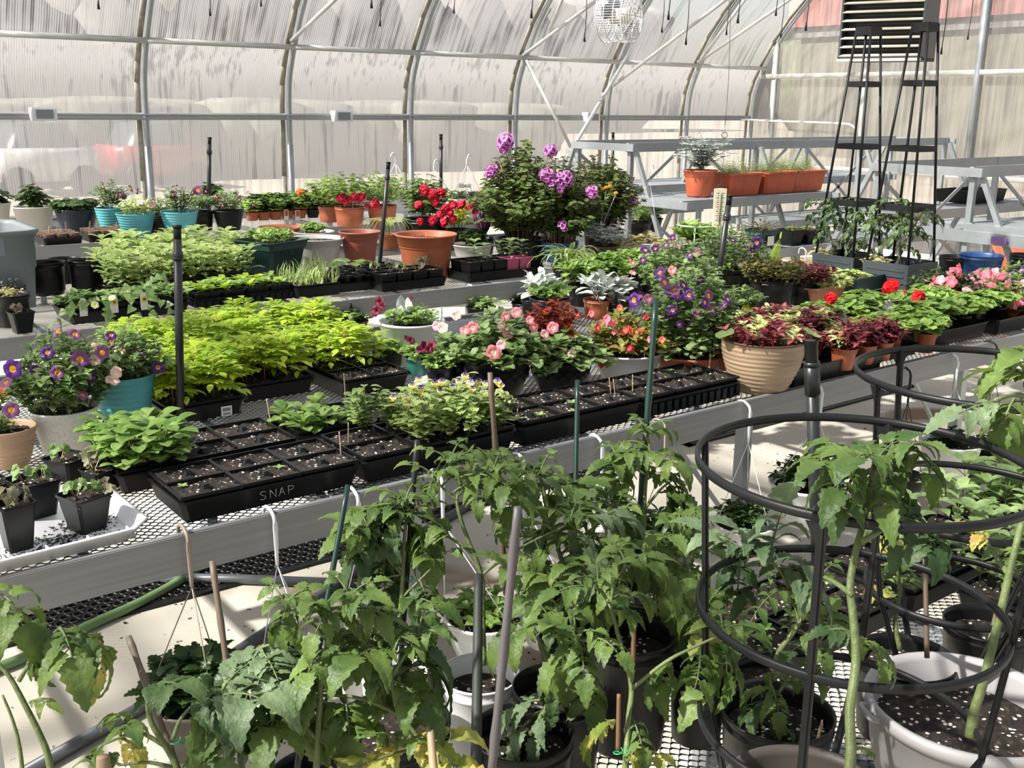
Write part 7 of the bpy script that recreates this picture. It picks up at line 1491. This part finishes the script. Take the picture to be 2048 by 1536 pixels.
def cage(label, x, y, spec, legs, c0, zb, seed=0, ft=1.0, b0=(0, 0), wt=.007, hgt=.0145):
    """ring cage: spec = [(z, diameter)], legs = angles"""
    t = thing('tomato_cage', label, 'tomato cage', (c0[0], c0[1], zb))
    for z, D, ox in spec:
        b = MB(); R_ = D / 2; N = 72; vs = []; fs = []
        for rr, zz in ((R_ - .0015, -hgt / 2), (R_ + .0035, -hgt / 2 + .002), (R_ + .0035, hgt / 2 - .002), (R_ - .0015, hgt / 2), (R_ - .0045, 0)):
            for k in range(N): a = 2 * pi * k / N; vs.append((cos(a) * rr + ox, sin(a) * rr, z - zb + zz))
        for i in range(5):
            for k in range(N): i2 = (i + 1) % 5; fs.append((i * N + k, i * N + (k + 1) % N, i2 * N + (k + 1) % N, i2 * N + k))
        b.add(vs, fs); a = seed + .7; box(b, cos(a) * R_ + ox - .02, cos(a) * R_ + ox + .02, sin(a) * R_ - .006, sin(a) * R_ + .006, z - zb - hgt * .62, z - zb + hgt * .62) if False else None
        b.obj('cage_ring', BLK2, t)
    for a in legs:
        b = MB(); pts = [(cos(a) * (D / 2) + ox, sin(a) * (D / 2), z - zb) for z, D, ox in spec]; zl = spec[-1][0]; Rl = spec[-1][1] / 2
        pts.append((cos(a) * Rl * .55 * ft + spec[-1][2] + b0[0], sin(a) * Rl * .55 * ft + b0[1], .02)); tdir = V((-sin(a), cos(a), 0))
        for p_, q_ in zip(pts[:-1], pts[1:]): bar(b, p_, q_, .0125, .005, up=(cos(a), sin(a), 0)); bar(b, p_, q_, .005, .010, up=(cos(a), sin(a), 0))
        z, D, ox = spec[0]; o_ = V(pts[0])
        for s in (-1, 1): b.add([o_ + tdir * (s * .006) + V((0, 0, -hgt / 2 - .03)), o_ + tdir * (s * .006) + V((0, 0, -hgt / 2)), o_ + tdir * (s * .022) + V((0, 0, -hgt / 2))], [(0, 1, 2)])
        b.obj('cage_leg', BLK2, t, False)
    return t
az1 = atan2(cg.y, cg.x) + pi                     # direction from the cage to the camera
cage('nearest black plastic tomato cage with three rings, right foreground', 0, 0, [(1.222, .478, .01), (.99, .450, .01), (.80, .418, .005)], [az1 - .18, az1 - 1.72, az1 + 3.0, az1 + 1.42], (1.27, .825), zf + .10, b0=(c1.x - 1.27, c1.y - .825))
# white grey tub with cage 2
c2 = P(1935, 1402, zf + .20); c2 = V((c2.x, c2.y, zf)); r2 = dep(P(1935, 1402, zf + .2)) * 392 / 2 / F
t, c_, r_, h_ = pot('potted_tomato', 'wide silver grey tub of perlite soil with a thick leaning tomato stem', 'potted plant', 0, 0, 0, 0, 'wide', TUB, c=c2, r=r2, h=.20, sl=.72); T2 = t
b = MB(); 
for a in (2.6, 5.6): tube(b, smooth([(cos(a - .14) * r2 * 1.0, sin(a - .14) * r2 * 1.0, .185), (cos(a - .1) * r2 * 1.09, sin(a - .1) * r2 * 1.09, .19), (cos(a + .1) * r2 * 1.09, sin(a + .1) * r2 * 1.09, .19), (cos(a + .14) * r2, sin(a + .14) * r2, .185)]), .006, 6)
b.obj('rim_handle', TUB, t)
tomato(T2, c2, [[(1940, 1475, 1.60), (1948, 1425, 1.60), (1965, 1370, 1.60), (1985, 1290, 1.60), (2002, 1220, 1.6), (2018, 1150, 1.6), (2035, 1080, 1.6), (2060, 980, 1.6), (2090, 850, 1.6), (2100, 740, 1.6)], [(2018, 1150, 1.6), (1990, 1110, 1.65), (1970, 1080, 1.65)], [(2095, 820, 1.6), (2040, 790, 1.55), (1990, 800, 1.5)]],
       [(2090, 740, 2020, 700, .09, 0, 1.4), (2090, 720, 2050, 680, .08), (2060, 760, 2010, 730, .08, 0), (2000, 800, 1915, 830, .075, 4, .3), (2030, 795, 2000, 850, .07), (2040, 790, 2050, 840, .08), (1975, 1085, 1960, 1060, .05, 2), (2010, 1110, 2060, 1090, .06)], TM, 22, f=1.6, r0=.0085)
marker(T2, (-.02, -.12, .145), .05, TAGW, (.1, 0), .012, .5); marker(T2, (.10, -.10, .145), .06, WOOD, (.1, .1), .014)
f0 = 2.0; cc2 = V((1.80, 1.02, 0))
pC = P(1850, 1330, .70)
cage('second black tomato cage behind the silver grey tub', 0, 0, [(1.235, .47, .0), (.985, .43, .0), (.80, .33, -.02)], [az1 - .95, az1 - 2.45, az1 + .62, az1 + 2.19], (2.075 - .2, 1.03 - .06), zf + .1, 1)
# 2 gallon black pots on the right
tL, cL, rL, hL = tpot('black nursery pot of a stubby resprouting tomato inside the nearest cage view', 1556, 1420, 226, .20)
tomato(tL, cL, [[(1546, 1470), (1545, 1420), (1542, 1380), (1540, 1350)], [(1545, 1400), (1600, 1330), (1650, 1270), (1690, 1240)]], [(1545, 1380, 1500, 1370, .06, 0), (1545, 1360, 1580, 1340, .07, 0), (1543, 1370, 1560, 1420, .055), (1650, 1270, 1660, 1220, .06, 0), (1600, 1330, 1650, 1340, .065), (1620, 1300, 1590, 1280, .055, 1), (1690, 1240, 1720, 1270, .06), (1545, 1450, 1590, 1460, .03), (1543, 1400, 1490, 1420, .06, 1)], TM, 23)
marker(tL, (.02, -.07, .16), .045, WOOD, (.15, 0), .012)
tM, cM, rM, hM = tpot('black nursery pot with a handwritten wooden label, right', 1975, 1245, 168, .17)
u = marker(tM, (-.03, -.02, .135), .085, WOOD, (.1, .12), .013, .6)
tN, cN, rN, hN = tpot('black nursery pot with a short cane between the cages', 1812, 1312, 196, .17)
tomato(tN, cN, [[(1800, 1300), (1790, 1240), (1800, 1180), (1790, 1120)]], [(1790, 1130, 1780, 1080, .06, 2), (1795, 1180, 1830, 1140, .06), (1795, 1200, 1760, 1170, .05, 2)], TM, 24)
cane('short thin cane in the pot between the two cages', 1850, 1110, 1854, 1316, 1.97, 1.95, BAMBOO, .005, 0)
tO, cO, rO, hO = tpot('black pot of blue green leafed tomato seen through the first cage', 1530, 1340, 150, .16)
tomato(tO, cO, [[(1545, 1340), (1560, 1300), (1590, 1260), (1620, 1200), (1640, 1160)], [(1540, 1330), (1480, 1280), (1440, 1240), (1425, 1200)], [(1600, 1250), (1580, 1180), (1540, 1120), (1480, 1110)]],
       [(1540, 1112, 1480, 1060, .085, 4, .4), (1480, 1112, 1410, 1060, .075, 4, .4), (1540, 1110, 1570, 1020, .10, 4, .2), (1560, 1130, 1630, 1170, .105, 4, .7), (1480, 1112, 1475, 1200, .09, 1, .9), (1500, 1110, 1440, 1130, .07, 4, .4), (1425, 1200, 1410, 1180, .05), (1640, 1160, 1600, 1120, .07, 4, .5), (1580, 1180, 1620, 1210, .05), (1440, 1240, 1400, 1260, .05, 2), (1600, 1260, 1650, 1300, .06), (1480, 1110, 1450, 1070, .06, 4)], TM, 25, f=1.75, auto=.35, L=.1, s=.06)
tP, cP, rP, hP = tpot('black pot of a curling tomato at the left edge of the first cage', 1400, 1330, 120, .16)
tomato(tP, cP, [[(1400, 1330), (1390, 1250), (1380, 1180), (1370, 1120), (1360, 1060)]], [(1360, 1060, 1390, 1020, .07, 0), (1370, 1120, 1420, 1080, .08, 0), (1370, 1120, 1340, 1180, .10, 0), (1380, 1180, 1345, 1240, .1, 1), (1380, 1170, 1400, 1240, .075, 0), (1365, 1080, 1330, 1060, .08), (1390, 1250, 1430, 1290, .08), (1375, 1130, 1410, 1150, .07, 0)], TM, 26, auto=.6, L=.1, s=.065)
# soil and pepper flats along the back of the near bench
def fgflat(lab, where, cx, cy, **k):
    tray(lab, cx, cy, .54, .275, .06, zf); return packs(k.pop('desc'), where, cx, cy, 3, 2, .172, .128, zf + .012, rows=RR2, h=.062, **k)
fgflat('black flat of mixed tomato seedlings left of the thick pvc riser', 'in the flat left of the pvc riser', 1.92, 1.40, desc='cell pack of sprouting seedlings', seed=81, plants=S_SNAP, pname='tomato_seedling', fills=[[.5, .5, .2], [.2, .2, .1]], ps=(.7, 1.3))
fgflat('black flat of soil cells and peppers right of the thick pvc riser', 'in the flat right of the pvc riser', 2.50, 1.40, desc='cell pack of pepper seedlings', seed=82, plants=S_PEP, pname='pepper_seedling', fills=[[.5, .6, .8], [.2, .5, .8]], ps=(.7, 1.1))
fgflat('black flat of tall peppers at the right edge of the picture', 'in the flat at the right edge', 3.08, 1.40, desc='cell pack of tall pepper seedlings', seed=83, plants=S_PEP, pname='pepper_seedling', ps=(.8, 1.15))
fgflat('black flat of peppers farthest along the near bench', 'in the farthest flat of the near bench', 3.66, 1.38, desc='cell pack of tall leafy peppers', seed=84, plants=S_PEP, pname='pepper_seedling', ps=(.9, 1.2))
fgflat('black flat of young tomatoes behind the handwritten label pot', 'in the flat behind the labelled pot', 2.62, 1.09, desc='cell pack of young tomato seedlings', seed=85, plants=S_TOM + S_PEP[:1], pname='tomato_seedling', ps=(.7, 1.1))
fgflat('black flat of light green tomatoes in front of the right edge peppers', 'in the flat before the right edge peppers', 3.20, 1.09, desc='cell pack of light green tomatoes', seed=86, plants=S_TOM, pname='tomato_seedling', ps=(.8, 1.2))
for i, (x, y, z, lab) in enumerate(((1512, 1245, .55, 'rounded wooden label in the sprouting flat'), (1610, 1210, .55, 'handwritten wooden label beside the pvc riser'), (1535, 1270, .55, 'dark weathered stub in the sprouting flat'))):
    p = P(x, y, z); t = thing('plant_label', lab, 'plant label', p); b = MB(); box(b, -.006, .006, -.0009, .0009, -.02, .05); tube(b, [(0, -.0009, .05), (0, .0009, .05)], .006, 8); o = b.obj('wooden_slat', WOOD if i < 2 else BAMBOO, t, False); o.rotation_euler = (-.1, .05 * i, .9)
